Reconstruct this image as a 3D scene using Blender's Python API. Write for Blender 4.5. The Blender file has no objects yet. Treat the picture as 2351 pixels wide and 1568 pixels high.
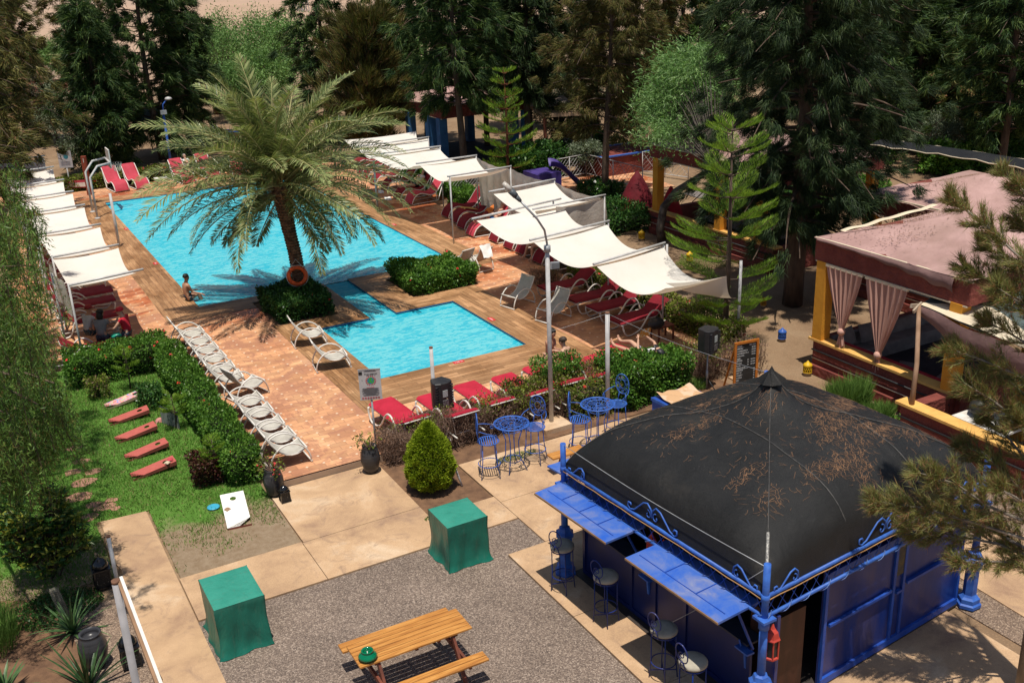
import bpy, bmesh, math, random
import numpy as np
from math import sin, cos, pi, radians, sqrt
from mathutils import Vector, Matrix
rnd = random.Random(7)
NP = np.random.default_rng(11)
SC = bpy.context.scene
COL = SC.collection

# ---------------------------------------------------------------- camera
H = 10.2
FPX, PITCH, ROLL, YAW = 2370.31, radians(20.7807), radians(-2.2259), radians(28.5199)
CX, CY = 1175.5, 784.0
_f = Vector((sin(YAW)*cos(PITCH), cos(YAW)*cos(PITCH), -sin(PITCH)))
_r0 = Vector((cos(YAW), -sin(YAW), 0)); _u0 = _r0.cross(_f)
RT = cos(ROLL)*_r0 + sin(ROLL)*_u0; UP = -sin(ROLL)*_r0 + cos(ROLL)*_u0; FW = _f
cam = bpy.data.cameras.new("camera"); cam_o = bpy.data.objects.new("camera", cam); COL.objects.link(cam_o)
cam_o.matrix_world = Matrix(((RT.x, UP.x, -FW.x, 0), (RT.y, UP.y, -FW.y, 0), (RT.z, UP.z, -FW.z, H), (0, 0, 0, 1)))
cam.sensor_width = 36; cam.lens = 36*FPX/2351.0; cam.clip_end = 3000; cam.clip_start = .1
SC.camera = cam_o

def at(px, py, z=0.0):
    """survey helper: the point of the level plane z seen at a measured image point"""
    d = RT*((px-CX)/FPX) - UP*((py-CY)/FPX) + FW
    t = (z-H)/d.z
    return Vector((d.x*t, d.y*t, z))

# ---------------------------------------------------------------- materials
def nt_new(name):
    m = bpy.data.materials.new(name); m.use_nodes = True
    nt = m.node_tree; nt.nodes.clear()
    out = nt.nodes.new('ShaderNodeOutputMaterial')
    return m, nt, out
def N(nt, typ, ins=None, **kw):
    n = nt.nodes.new('ShaderNode'+typ)
    for k, v in kw.items(): setattr(n, k, v)
    if ins:
        for k, v in ins.items():
            if isinstance(v, bpy.types.NodeSocket): nt.links.new(v, n.inputs[k])
            else: n.inputs[k].default_value = v
    return n
def c4(c): return (c[0], c[1], c[2], 1.0)
def ramp(nt, fac, stops, interp='LINEAR'):
    r = N(nt, 'ValToRGB', {'Fac': fac}); e = r.color_ramp.elements; r.color_ramp.interpolation = interp
    while len(e) < len(stops): e.new(.5)
    for el, (p, c) in zip(e, stops):
        el.position = p; el.color = c4(c) if hasattr(c, '__len__') else (c, c, c, 1)
    return r.outputs['Color']
def mixc(nt, fac, a, b, mode='MIX'):
    n = N(nt, 'Mix', data_type='RGBA', blend_type=mode)
    for k, v in ((0, fac), (6, a), (7, b)):
        if isinstance(v, bpy.types.NodeSocket): nt.links.new(v, n.inputs[k])
        else: n.inputs[k].default_value = v if k == 0 else c4(v)
    return n.outputs[2]
def pos(nt, obj=False, scale=None, rot=0):
    o = N(nt, 'TexCoord').outputs['Object'] if obj else N(nt, 'NewGeometry').outputs['Position']
    if scale or rot:
        m = N(nt, 'Mapping', {'Vector': o}); m.inputs['Scale'].default_value = scale or (1, 1, 1); m.inputs['Rotation'].default_value = (0, 0, rot)
        o = m.outputs[0]
    return o
def noise(nt, vec, scale, detail=4, rough=.55, dist=0):
    return N(nt, 'TexNoise', {'Vector': vec, 'Scale': scale, 'Detail': detail, 'Roughness': rough, 'Distortion': dist}).outputs['Fac']
def bump(nt, h, strength=.3, dist=.02):
    return N(nt, 'Bump', {'Height': h, 'Strength': strength, 'Distance': dist}).outputs[0]
def finish(nt, out, col, rough=.6, metal=0, nrm=None, spec=.3, **kw):
    p = N(nt, 'BsdfPrincipled')
    for k, v in {'Base Color': col, 'Roughness': rough, 'Metallic': metal, 'Specular IOR Level': spec, **kw}.items():
        if isinstance(v, bpy.types.NodeSocket): nt.links.new(v, p.inputs[k])
        elif k == 'Base Color': p.inputs[k].default_value = c4(v)
        else: p.inputs[k].default_value = v
    if nrm: nt.links.new(nrm, p.inputs['Normal'])
    nt.links.new(p.outputs[0], out.inputs[0]); return p
def mat(name, c1, c2=None, scale=3, rough=.6, bmp=0, bscale=30, bdist=.01, metal=0, spec=.3, lo=.35, hi=.65, obj=False, stretch=None, dirt=0, sheen=0):
    m, nt, out = nt_new(name); P = pos(nt, obj, stretch)
    c2 = c2 or tuple(x*.72 for x in c1)
    col = ramp(nt, noise(nt, P, scale, 5), [(lo, c1), (hi, c2)])
    if dirt:
        d = ramp(nt, noise(nt, P, scale*.35, 6, .7), [(.45, 0), (.75, 1)])
        dd = N(nt, 'Math', {0: d, 1: dirt}, operation='MULTIPLY').outputs[0]
        col = mixc(nt, dd, col, (.16, .11, .07))
    nr = bump(nt, noise(nt, P, bscale, 4), bmp, bdist) if bmp else None
    finish(nt, out, col, rough, metal, nr, spec)
    return m
def leafmat(name, c1, c2, c3=None, trans=.25, rough=.5, nscale=.9, dead=None, deadamt=0):
    m, nt, out = nt_new(name)
    g = N(nt, 'NewGeometry'); r = g.outputs['Random Per Island']; P = g.outputs['Position']
    a = N(nt, 'Math', {0: r, 1: noise(nt, P, nscale, 2)}, operation='ADD').outputs[0]
    a = N(nt, 'Math', {0: a, 1: .5}, operation='MULTIPLY').outputs[0]
    col = ramp(nt, a, [(.22, c1), (.5, c2), (.8, c3 or c2)])
    if dead:
        dr = N(nt, 'Math', {0: r, 1: 7.31}, operation='MULTIPLY').outputs[0]
        dr = N(nt, 'Math', {0: dr}, operation='FRACT').outputs[0]
        dm = N(nt, 'Math', {0: dr, 1: deadamt}, operation='LESS_THAN').outputs[0]
        col = mixc(nt, dm, col, dead)
    p = N(nt, 'BsdfPrincipled', {'Base Color': col, 'Roughness': rough, 'Specular IOR Level': .25})
    tr = N(nt, 'BsdfTranslucent', {'Color': mixc(nt, 1.0, col, (1.0, 1.15, .6), 'MULTIPLY')})
    mx = N(nt, 'MixShader', {0: trans, 1: p.outputs[0], 2: tr.outputs[0]})
    nt.links.new(mx.outputs[0], out.inputs[0]); return m

# ---------------------------------------------------------------- mesh building
class MB:
    def __init__(s): s.v = []; s.f = []; s.m = []; s.sm = []
    def add(s, vs, fs, mi=0, smooth=False, M=None):
        b = len(s.v)
        for p in vs:
            p = Vector(p); s.v.append(tuple(M @ p) if M else tuple(p))
        for f in fs: s.f.append(tuple(b+i for i in f)); s.m.append(mi); s.sm.append(smooth)
        return s
    def box(s, c, d, rz=0, mi=0, M=None, taper=1):
        x, y, z = d[0]/2, d[1]/2, d[2]/2
        vs = [Vector((sx*x*(taper if sz > 0 else 1), sy*y*(taper if sz > 0 else 1), sz*z)) for sx, sy, sz in
              ((-1,-1,-1),(1,-1,-1),(1,1,-1),(-1,1,-1),(-1,-1,1),(1,-1,1),(1,1,1),(-1,1,1))]
        R = Matrix.Translation(c) @ Matrix.Rotation(rz, 4, 'Z')
        if M: R = M @ R
        return s.add(vs, [(3,2,1,0),(4,5,6,7),(0,1,5,4),(1,2,6,5),(2,3,7,6),(3,0,4,7)], mi, False, R)
    def bar(s, a, b, w, h=None, mi=0, upv=(0,0,1)):
        a = Vector(a); b = Vector(b); d = b-a; L = d.length
        if L < 1e-6: return s
        d.normalize(); u = Vector(upv)
        if abs(d.dot(u)) > .98: u = Vector((1,0,0))
        sd = d.cross(u).normalized(); u = sd.cross(d)
        M = Matrix(((sd.x, d.x, u.x, 0), (sd.y, d.y, u.y, 0), (sd.z, d.z, u.z, 0), (0,0,0,1)))
        return s.box((0,0,0), (w, L, h or w), 0, mi, Matrix.Translation((a+b)/2) @ M)
    def tube(s, pts, r, n=8, closed=False, mi=0, cap=True):
        pts = [Vector(p) for p in pts]; k = len(pts)
        rs = r if hasattr(r, '__len__') else [r]*k
        ring = []; prev = None; b0 = len(s.v)
        for i, p in enumerate(pts):
            if closed: t = pts[(i+1) % k]-pts[i-1]
            else: t = pts[min(i+1, k-1)]-pts[max(i-1, 0)]
            if t.length < 1e-9: t = Vector((0,0,1))
            t.normalize()
            if prev is None:
                a = Vector((0,0,1)) if abs(t.z) < .9 else Vector((1,0,0)); u = t.cross(a).normalized()
            else:
                u = prev-t*prev.dot(t)
                u = u.normalized() if u.length > 1e-6 else t.orthogonal().normalized()
            prev = u; w = t.cross(u)
            for j in range(n):
                an = 2*pi*j/n; s.v.append(tuple(p+(u*cos(an)+w*sin(an))*rs[i]))
        for i in range(k if closed else k-1):
            i2 = (i+1) % k
            for j in range(n):
                j2 = (j+1) % n
                s.f.append((b0+i*n+j, b0+i*n+j2, b0+i2*n+j2, b0+i2*n+j)); s.m.append(mi); s.sm.append(True)
        if cap and not closed:
            s.f.append(tuple(b0+j for j in reversed(range(n)))); s.m.append(mi); s.sm.append(False)
            s.f.append(tuple(b0+(k-1)*n+j for j in range(n))); s.m.append(mi); s.sm.append(False)
        return s
    def lathe(s, prof, n=20, c=(0,0,0), mi=0, smooth=True, M=None, sx=1, sy=1):
        vs = []; fs = []
        for r, z in prof:
            for j in range(n):
                a = 2*pi*j/n; vs.append((c[0]+r*cos(a)*sx, c[1]+r*sin(a)*sy, c[2]+z))
        for i in range(len(prof)-1):
            for j in range(n):
                j2 = (j+1) % n; fs.append((i*n+j, i*n+j2, (i+1)*n+j2, (i+1)*n+j))
        s.add(vs, fs, mi, smooth, M)
        for i, fl in ((0, True), (len(prof)-1, False)):
            if prof[i][0] > 1e-4:
                idx = [len(s.v)-len(vs)+i*n+j for j in range(n)]
                s.f.append(tuple(reversed(idx)) if fl else tuple(idx)); s.m.append(mi); s.sm.append(False)
        return s
    def prism(s, poly, z0, z1, mi=0, top_mi=None, M=None):
        n = len(poly); ar = sum(poly[i][0]*poly[(i+1) % n][1]-poly[(i+1) % n][0]*poly[i][1] for i in range(n))
        if ar < 0: poly = poly[::-1]
        vs = [(p[0], p[1], z0) for p in poly]+[(p[0], p[1], z1) for p in poly]
        s.add(vs, [(i, (i+1) % n, n+(i+1) % n, n+i) for i in range(n)]+[tuple(reversed(range(n)))], mi, False, M)
        b = len(s.v)-2*n
        s.f.append(tuple(b+n+i for i in range(n))); s.m.append(mi if top_mi is None else top_mi); s.sm.append(False)
        return s
    def poly(s, pts, mi=0, smooth=False): return s.add(pts, [tuple(range(len(pts)))], mi, smooth)
    def grid(s, fn, nu, nv, mi=0, smooth=True):
        vs = [fn(i/nu, j/nv) for j in range(nv+1) for i in range(nu+1)]
        return s.add(vs, [(j*(nu+1)+i, j*(nu+1)+i+1, (j+1)*(nu+1)+i+1, (j+1)*(nu+1)+i) for j in range(nv) for i in range(nu)], mi, smooth)
    def ball(s, c, r, n=10, mi=0, sc=(1,1,1)):
        k = max(4, n//2+1); prof = [(max(sin(pi*i/k), 0)*r, -cos(pi*i/k)*r) for i in range(k+1)]
        M = Matrix.Translation(c) @ Matrix.Diagonal((sc[0], sc[1], sc[2], 1))
        return s.lathe(prof, n, (0,0,0), mi, True, M)
    def mesh(s, name, mats):
        me = bpy.data.meshes.new(name); me.from_pydata(s.v, [], s.f)
        for m in (mats if isinstance(mats, (list, tuple)) else [mats]): me.materials.append(m)
        me.polygons.foreach_set('material_index', s.m); me.polygons.foreach_set('use_smooth', s.sm)
        me.update(); return me
    def build(s, name, mats, parent=None, world=False, bevel=0):
        if world and parent is not None:
            inv = parent_mat(parent).inverted(); s.v = [tuple(inv @ Vector(p)) for p in s.v]
        me = s.mesh(name, mats)
        if bevel:
            bm = bmesh.new(); bm.from_mesh(me)
            bmesh.ops.bevel(bm, geom=[e for e in bm.edges if e.is_manifold and e.calc_face_angle(0) > .5], offset=bevel, segments=1, affect='EDGES', clamp_overlap=True)
            bm.to_mesh(me); bm.free()
        return link(name, me, parent)
def parent_mat(o):
    M = o.matrix_basis.copy()
    while o.parent: o = o.parent; M = o.matrix_basis @ M
    return M
def link(name, data, parent=None):
    o = bpy.data.objects.new(name, data); COL.objects.link(o)
    if parent is not None: o.parent = parent
    return o
def tag(o, label=None, cat=None, group=None, kind=None):
    if label: o['label'] = label
    if cat: o['category'] = cat
    if group: o['group'] = group
    if kind: o['kind'] = kind
    return o
def thing(name, label, cat, loc=(0,0,0), rz=0, group=None):
    o = link(name, None); o.location = loc; o.rotation_euler = (0, 0, rz)
    o.empty_display_size = .1
    return tag(o, label, cat, group)
def struct(o): o['kind'] = 'structure'; return o
def dup(root, loc, rz=None, label=None, group=None, scale=None):
    r = root.copy(); COL.objects.link(r); r.location = loc
    if rz is not None: r.rotation_euler = (0, 0, rz)
    if scale: r.scale = scale if hasattr(scale, '__len__') else (scale,)*3
    if label: r['label'] = label
    if group: r['group'] = group
    for ch in list(root.children):
        c = ch.copy(); COL.objects.link(c); c.parent = r
        for g in list(ch.children):
            d = g.copy(); COL.objects.link(d); d.parent = c
    return r
def ordn(i): return ['first','second','third','fourth','fifth','sixth','seventh','eighth','ninth','tenth','eleventh','twelfth','thirteenth','fourteenth'][i]

# ---------------------------------------------------------------- foliage by numpy
def nrm(a): return a/np.maximum(np.linalg.norm(a, axis=-1, keepdims=True), 1e-9)
def leaves(name, P, D, L, W, m, shape='tri', bend=0.0, sidev=None):
    """P base points, D directions, L lengths, W widths -> one mesh of separate blades"""
    n = len(P); P = np.asarray(P, float); D = nrm(np.asarray(D, float))
    L = np.broadcast_to(np.asarray(L, float), (n,))[:, None]; W = np.broadcast_to(np.asarray(W, float), (n,))[:, None]
    S = nrm(np.cross(D, NP.normal(size=(n, 3)) if sidev is None else sidev))
    if shape == 'tri':
        vs = np.stack([P-S*W/2, P+S*W/2, P+D*L], 1); k = 3
    elif shape == 'rhomb':
        up = np.cross(S, D)
        vs = np.stack([P, P+D*L*.5+S*W/2+up*W*.15, P+D*L-up*L*bend, P+D*L*.5-S*W/2+up*W*.15], 1); k = 4
    vs = vs.reshape(-1, 3); me = bpy.data.meshes.new(name)
    me.vertices.add(len(vs)); me.vertices.foreach_set('co', vs.ravel().astype(np.float32))
    me.loops.add(n*k); me.loops.foreach_set('vertex_index', np.arange(n*k, dtype=np.int32))
    me.polygons.add(n); me.polygons.foreach_set('loop_start', np.arange(0, n*k, k, dtype=np.int32))
    me.materials.append(m); me.update(calc_edges=True); return me
def tuft(C, D, n, spread, L, W, down=0.0, jit=.05):
    """n blades from each clump centre, fanning around its direction"""
    C = np.repeat(C, n, 0); D = np.repeat(nrm(D), n, 0); k = len(C)
    d = D+NP.normal(size=(k, 3))*spread; d[:, 2] -= down
    P = C+NP.normal(size=(k, 3))*jit
    return P, nrm(d), L*NP.uniform(.6, 1.15, k), W*NP.uniform(.7, 1.2, k)
# ---------------------------------------------------------------- light
SUNV = Vector((-.10, -.20, 1)).normalized()
w = bpy.data.worlds.new("World"); SC.world = w; w.use_nodes = True
wn = w.node_tree; wn.nodes.clear()
sky = wn.nodes.new('ShaderNodeTexSky'); sky.sky_type = 'NISHITA'; sky.sun_disc = False
sky.sun_elevation = math.asin(SUNV.z); sky.sun_rotation = math.atan2(SUNV.x, SUNV.y)
sky.dust_density = 1.2
bg = wn.nodes.new('ShaderNodeBackground'); bg.inputs[1].default_value = .085
wo = wn.nodes.new('ShaderNodeOutputWorld'); wn.links.new(sky.outputs[0], bg.inputs[0]); wn.links.new(bg.outputs[0], wo.inputs[0])
sun = bpy.data.lights.new("sun", 'SUN'); sun.energy = 5.0; sun.angle = radians(.53); sun.color = (1.0, .94, .84)
sun_o = link("sun", sun); sun_o.rotation_euler = SUNV.to_track_quat('Z', 'Y').to_euler()
SC.view_settings.view_transform = 'Standard'; SC.view_settings.look = 'None'; SC.view_settings.exposure = 0
SC.cycles.max_bounces = 6; SC.cycles.transparent_max_bounces = 12; SC.cycles.caustics_reflective = False; SC.cycles.caustics_refractive = False
SC.cycles.use_adaptive_sampling = True

# ---------------------------------------------------------------- materials of the setting
def m_ground():
    m, nt, out = nt_new('dry_earth'); P = pos(nt)
    near = ramp(nt, noise(nt, P, .5, 6, .65), [(.3, (.20, .125, .075)), (.5, (.27, .18, .11)), (.7, (.33, .235, .15))])
    peb = ramp(nt, N(nt, 'TexVoronoi', {'Vector': P, 'Scale': 22}).outputs['Distance'], [(.1, (1.25, 1.2, 1.15)), (.45, (.75, .75, .75))])
    near = mixc(nt, .6, near, peb, 'MULTIPLY')
    far = ramp(nt, noise(nt, P, .012, 8, .6), [(.35, (.36, .25, .175)), (.5, (.42, .29, .205)), (.65, (.35, .255, .20))])
    spk = ramp(nt, noise(nt, P, .16, 3, .6), [(.70, 1), (.76, .42)])
    far = mixc(nt, 1, far, spk, 'MULTIPLY')
    ln = N(nt, 'VectorMath', {0: P}, operation='LENGTH').outputs['Value']
    f = N(nt, 'MapRange', {'Value': ln, 'From Min': 75, 'From Max': 130}).outputs[0]
    vf = N(nt, 'MapRange', {'Value': ln, 'From Min': 280, 'From Max': 600}).outputs[0]
    col = mixc(nt, f, near, mixc(nt, vf, far, (.33, .27, .26)))  # farthest hills turn greyer: distance haze put into the colour
    finish(nt, out, col, .95, nrm=bump(nt, noise(nt, P, 25, 5, .7), .5, .03), spec=.1); return m
def m_gravel(name, tone=1.0, tint=(1, 1, 1)):
    m, nt, out = nt_new(name); P = pos(nt)
    v = N(nt, 'TexVoronoi', {'Vector': P, 'Scale': 55, 'Randomness': 1})
    c = ramp(nt, N(nt, 'SeparateColor', {0: v.outputs['Color']}).outputs[0], [(0, (.12*tone, .092*tone, .078*tone)), (.45, (.20*tone, .15*tone, .12*tone)), (.8, (.28*tone, .215*tone, .17*tone)), (1, (.42*tone, .335*tone, .27*tone))])
    big = ramp(nt, noise(nt, P, .9, 5), [(.3, .85), (.7, 1.12)])
    c = mixc(nt, 1, c, big, 'MULTIPLY'); c = mixc(nt, 1, c, tint, 'MULTIPLY')
    e = ramp(nt, v.outputs['Distance'], [(.0, 1), (.8, 0)])
    finish(nt, out, c, .85, nrm=bump(nt, e, 1.0, .014), spec=.2); return m
def m_concrete(name='concrete'):
    m, nt, out = nt_new(name); P = pos(nt)
    c = ramp(nt, noise(nt, P, .7, 8, .62, .4), [(.34, (.31, .195, .125)), (.45, (.43, .28, .165)), (.55, (.50, .33, .195)), (.66, (.58, .43, .29))])
    st = ramp(nt, noise(nt, P, 2.3, 6, .7, 1.2), [(.53, 0), (.70, .6)])
    c = mixc(nt, st, c, (.25, .165, .12))
    vo = N(nt, 'TexVoronoi', {'Vector': pos(nt, scale=(1, 1, 1)), 'Scale': .42}, feature='DISTANCE_TO_EDGE').outputs['Distance']
    wv = N(nt, 'Math', {0: vo, 1: N(nt, 'Math', {0: noise(nt, P, 3.0, 5), 1: .05}, operation='MULTIPLY').outputs[0]}, operation='ADD').outputs[0]
    c = mixc(nt, ramp(nt, wv, [(.018, .32), (.026, 0)]), c, (.18, .12, .085))
    g = ramp(nt, noise(nt, P, 75, 3, .7), [(.3, .8), (.7, 1.15)])
    c = mixc(nt, 1, c, g, 'MULTIPLY')
    finish(nt, out, c, .9, nrm=bump(nt, noise(nt, P, 60, 4, .7), .35, .006), spec=.15); return m
def m_tile():
    m, nt, out = nt_new('terracotta_tile'); P = pos(nt)
    sx = N(nt, 'SeparateXYZ', {0: P})
    g = .372
    def cell(sock, off=0):
        a = N(nt, 'Math', {0: sock, 1: off}, operation='ADD').outputs[0]
        a = N(nt, 'Math', {0: a, 1: g}, operation='DIVIDE').outputs[0]
        f = N(nt, 'Math', {0: a}, operation='FRACT').outputs[0]
        h = N(nt, 'Math', {0: f, 1: .5}, operation='SUBTRACT').outputs[0]
        return N(nt, 'Math', {0: h}, operation='ABSOLUTE').outputs[0]
    ax, ay = cell(sx.outputs[0]), cell(sx.outputs[1])
    s = N(nt, 'Math', {0: ax, 1: ay}, operation='ADD').outputs[0]          # diamond insets at cell centres
    wob = N(nt, 'Math', {0: noise(nt, P, 1.1, 2), 1: .09}, operation='MULTIPLY').outputs[0]
    dia = N(nt, 'Math', {0: s, 1: wob}, operation='LESS_THAN').outputs[0]
    dia = N(nt, 'Math', {0: s, 1: .098}, operation='LESS_THAN').outputs[0]
    ax2, ay2 = cell(sx.outputs[0], g/4), cell(sx.outputs[1], g/4)
    br = N(nt, 'TexBrick', {'Vector': P, 'Scale': 1.0, 'Mortar Size': .007, 'Brick Width': g, 'Row Height': g/2, 'Color1': (.0, .0, .0, 1), 'Color2': (1, 1, 1, 1), 'Mortar': (.5, .5, .5, 1), 'Bias': 0})
    br.offset = .5
    var = noise(nt, P, .35, 7, .65, .8)
    c = ramp(nt, var, [(.28, (.38, .15, .075)), (.42, (.52, .25, .125)), (.55, (.61, .32, .165)), (.72, (.68, .41, .235))])
    tv = N(nt, 'SeparateColor', {0: br.outputs['Color']}).outputs[0]
    tv = ramp(nt, tv, [(0, .74), (1, 1.16)]); c = mixc(nt, 1, c, tv, 'MULTIPLY')
    stn = ramp(nt, noise(nt, P, 1.15, 7, .66, 1.2), [(.47, 0), (.60, .8)]); c = mixc(nt, stn, c, (.36, .165, .10))
    lt = ramp(nt, noise(nt, P, .6, 7, .7, .6), [(.60, 0), (.72, .45)]); c = mixc(nt, lt, c, (.72, .5, .36))
    # wet patches near the pool
    wet = ramp(nt, noise(nt, P, .42, 5, .6, 1.0), [(.54, 0), (.60, 1)])
    yy = N(nt, 'MapRange', {'Value': sx.outputs[1], 'From Min': 26, 'From Max': 31}).outputs[0]
    wet = N(nt, 'Math', {0: wet, 1: yy}, operation='MULTIPLY').outputs[0]
    c = mixc(nt, wet, c, mixc(nt, 1, c, (.80, .48, .36), 'MULTIPLY'))
    c = mixc(nt, br.outputs['Fac'], c, mixc(nt, .7, c, (.26, .13, .08)))
    c = mixc(nt, dia, c, (.64, .49, .35))
    rg = N(nt, 'MapRange', {'Value': wet, 'To Min': .75, 'To Max': .3}).outputs[0]
    finish(nt, out, c, rg, nrm=bump(nt, br.outputs['Fac'], .25, -.004), spec=.3); return m
def m_deck(name, along):
    m, nt, out = nt_new(name); P = pos(nt, rot=(pi/2 if along == 'y' else 0))
    br = N(nt, 'TexBrick', {'Vector': P, 'Scale': 1.0, 'Mortar Size': .004, 'Brick Width': 1.15, 'Row Height': .145, 'Color1': (0, 0, 0, 1), 'Color2': (1, 1, 1, 1), 'Mortar': (.5, .5, .5, 1)})
    br.offset = .37
    st = N(nt, 'Mapping', {'Vector': P}); st.inputs['Scale'].default_value = (1.2, 22, 1)
    gr = noise(nt, st.outputs[0], 1.6, 6, .7)
    c = ramp(nt, gr, [(.25, (.17, .09, .045)), (.5, (.35, .205, .11)), (.75, (.50, .335, .195))])
    tv = ramp(nt, N(nt, 'SeparateColor', {0: br.outputs['Color']}).outputs[0], [(0, (.72, .68, .62)), (1, (1.22, 1.2, 1.18))]); c = mixc(nt, 1, c, tv, 'MULTIPLY')
    ws = ramp(nt, noise(nt, pos(nt), .5, 6, .65, .8), [(.38, (.72, .62, .5)), (.6, (1.12, 1.08, 1.02))]); c = mixc(nt, 1, c, ws, 'MULTIPLY')
    c = mixc(nt, br.outputs['Fac'], c, (.06, .035, .02))
    finish(nt, out, c, .5, nrm=bump(nt, br.outputs['Fac'], .3, -.003), spec=.35); return m
def m_basin(name, c1, c2):
    m, nt, out = nt_new(name); P = pos(nt)
    br = N(nt, 'TexBrick', {'Vector': P, 'Scale': 1, 'Mortar Size': .004, 'Brick Width': .06, 'Row Height': .06, 'Color1': c4(c1), 'Color2': c4(c2), 'Mortar': c4(c1)}); br.offset = 0
    finish(nt, out, br.outputs['Color'], .4); return m
def m_water(name, tint, sc, bstr, foam=None):
    m, nt, out = nt_new(name); P = pos(nt, scale=(.55, 1.5, 1), rot=radians(12))
    h = noise(nt, P, sc, 5, .62, .9)
    h2 = noise(nt, P, sc*3.1, 3, .6, .5)
    hh = N(nt, 'Math', {0: h, 1: h2}, operation='ADD').outputs[0]
    nb = bump(nt, hh, bstr, .09)
    # ripple and caustic light painted into the tint along the wave noise
    tt = ramp(nt, hh, [(.60, tuple(x*.90 for x in tint)), (.98, tint), (1.26, (min(1, tint[0]*1.2+.05), 1, 1)), (1.4, (1, 1, 1))])
    tr = N(nt, 'BsdfTransparent', {'Color': tt})
    gl = N(nt, 'BsdfGlossy', {'Roughness': .03, 'Color': (.75, .9, 1, 1), 'Normal': nb})
    fr = N(nt, 'Fresnel', {'IOR': 1.33, 'Normal': nb})
    mx = N(nt, 'MixShader', {0: fr.outputs[0], 1: tr.outputs[0], 2: gl.outputs[0]})
    sub = N(nt, 'BsdfDiffuse', {'Color': ramp(nt, hh, [(.66, (.015, .58, .84)), (1.0, (.03, .69, .90)), (1.28, (.055, .74, .92)), (1.46, (.16, .82, .96))]), 'Normal': nb})  # paler crests hold the same painted ripple light
    mx2 = N(nt, 'MixShader', {0: .50, 1: mx.outputs[0], 2: sub.outputs[0]})
    nt.links.new(mx2.outputs[0], out.inputs[0]); return m
M_ground = m_ground(); M_gravel = m_gravel('grey_gravel'); M_conc = m_concrete(); M_tile = m_tile()
M_dx = m_deck('wood_plank_x', 'x'); M_dy = m_deck('wood_plank_y', 'y')
M_kerb = mat('kerb_concrete', (.42, .30, .21), (.30, .21, .15), 1.5, .9, .3, 40)
M_basin = m_basin('pool_tile', (.04, .68, .94), (.06, .74, .97)); M_basin2 = m_basin('small_pool_tile', (.15, .80, .95), (.19, .85, .97))
M_band = mat('blue_mosaic', (.02, .12, .32), (.10, .32, .55), 40, .3, lo=.45, hi=.55)
M_water = m_water('rippled_water', (.62, .97, 1.0), 3.4, .32); M_water2 = m_water('calm_water', (.78, .98, 1.0), 3.2, .16)

# ---------------------------------------------------------------- terrain
def terrain_z(x, y):
    d = sqrt(x*x+y*y)
    def ss(a, b): t = min(1, max(0, (d-a)/(b-a))); return t*t*(3-2*t)
    z = -.02
    if d > 110:
        z += ss(110, 420)*(3.5*sin(x*.013+1)*cos(y*.011)+3) + ss(320, 1400)*(95+30*sin(x*.006+y*.002)+14*sin(x*.017)*sin(y*.013+2))
    return z
b = MB(); rads = [0, 8, 16, 24, 32, 42, 55, 70, 85, 100, 115, 135, 160, 190, 225, 265, 310, 365, 430, 500, 590, 700, 850, 1050, 1300, 1600, 2000]
n = 96; vs = [(0, 0, -.02)]
for r in rads[1:]:
    for j in range(n):
        a = 2*pi*j/n; x, y = r*sin(a), r*cos(a); vs.append((x, y, terrain_z(x, y)))
fs = [(0, 1+(j+1) % n, 1+j) for j in range(n)]
for i in range(len(rads)-2):
    for j in range(n):
        a = 1+i*n+j; c = 1+i*n+(j+1) % n; fs.append((a, c, c+n, a+n))
b.add(vs, fs, 0, True)
bm_t = b
g = struct(b.build('ground', M_ground))
# turn the ground's faces upward whatever their order
bm = bmesh.new(); bm.from_mesh(g.data); bmesh.ops.recalc_face_normals(bm, faces=bm.faces)
if sum(f.normal.z for f in bm.faces) < 0: bmesh.ops.reverse_faces(bm, faces=bm.faces)
bm.to_mesh(g.data); bm.free()

# ---------------------------------------------------------------- gravel and paving
def slab(name, polys, z0, z1, m):
    b = MB()
    for p in polys: b.prism([tuple(q) for q in p], z0, z1)
    return struct(b.build(name, m))
slab('gravel_patio', [[(2.0, -6), (7.45, -6), (7.45, 15.19), (2.0, 15.19)], [(7.45, 14.19), (8.25, 14.2), (8.25, 15.21), (7.45, 15.2)]], -.05, .004, M_gravel)
M_gravel2 = m_gravel('pale_gravel', 1.12, (1.0, .93, .84))
slab('gravel_bed', [[(-1.5, 3), (1.32, 3), (1.32, 16.6), (-1.5, 17.2)], [(12.95, 2), (22, 2), (19, 10.5), (15.8, 17), (12.7, 17.4)]], -.05, .003, M_gravel2)
# concrete: joints between bays stay open as narrow gaps
J = .012
bays = [((2.17, 15.2), (4.42-J, 16.63)), ((4.42, 15.2), (6.82, 16.6-J)), ((4.44, 16.6), (6.82, 18.84)), ((6.82+J, 15.2), (8.25-J, 16.17)),
        ((8.25, 14.2), (9.85, 15.9)), ((8.25, 15.9+J), (9.85, 17.78)), ((9.85+J, 14.6), (12.6, 17.72)), ((7.45+J, 12.0), (8.25, 14.18)),
        ((7.45+J, 9.9), (12.55, 12.0-J)), ((7.45+J, 7.2), (9.6, 9.9-J)), ((9.6+J, 7.2), (12.6, 9.9-J)), ((8.25, 12.0), (12.55, 14.2-J)), ((7.45+J, -6), (9.6, 7.2-J)), ((9.6+J, -6), (13.2, 7.2-J))]
slab('concrete_paving', [[(a[0], a[1]), (c[0], a[1]), (c[0], c[1]), (a[0], c[1])] for a, c in bays], -.05, .032, M_conc)
wob = [(1.28+.05*sin(y*2.3)+.03*sin(y*5.1), y) for y in [6+.5*i for i in range(28)]]
slab('concrete_walk', [wob+[(1.22, 19.52), (2.14, 19.45), (2.16, 6)]], -.05, .028, M_conc)
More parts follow.
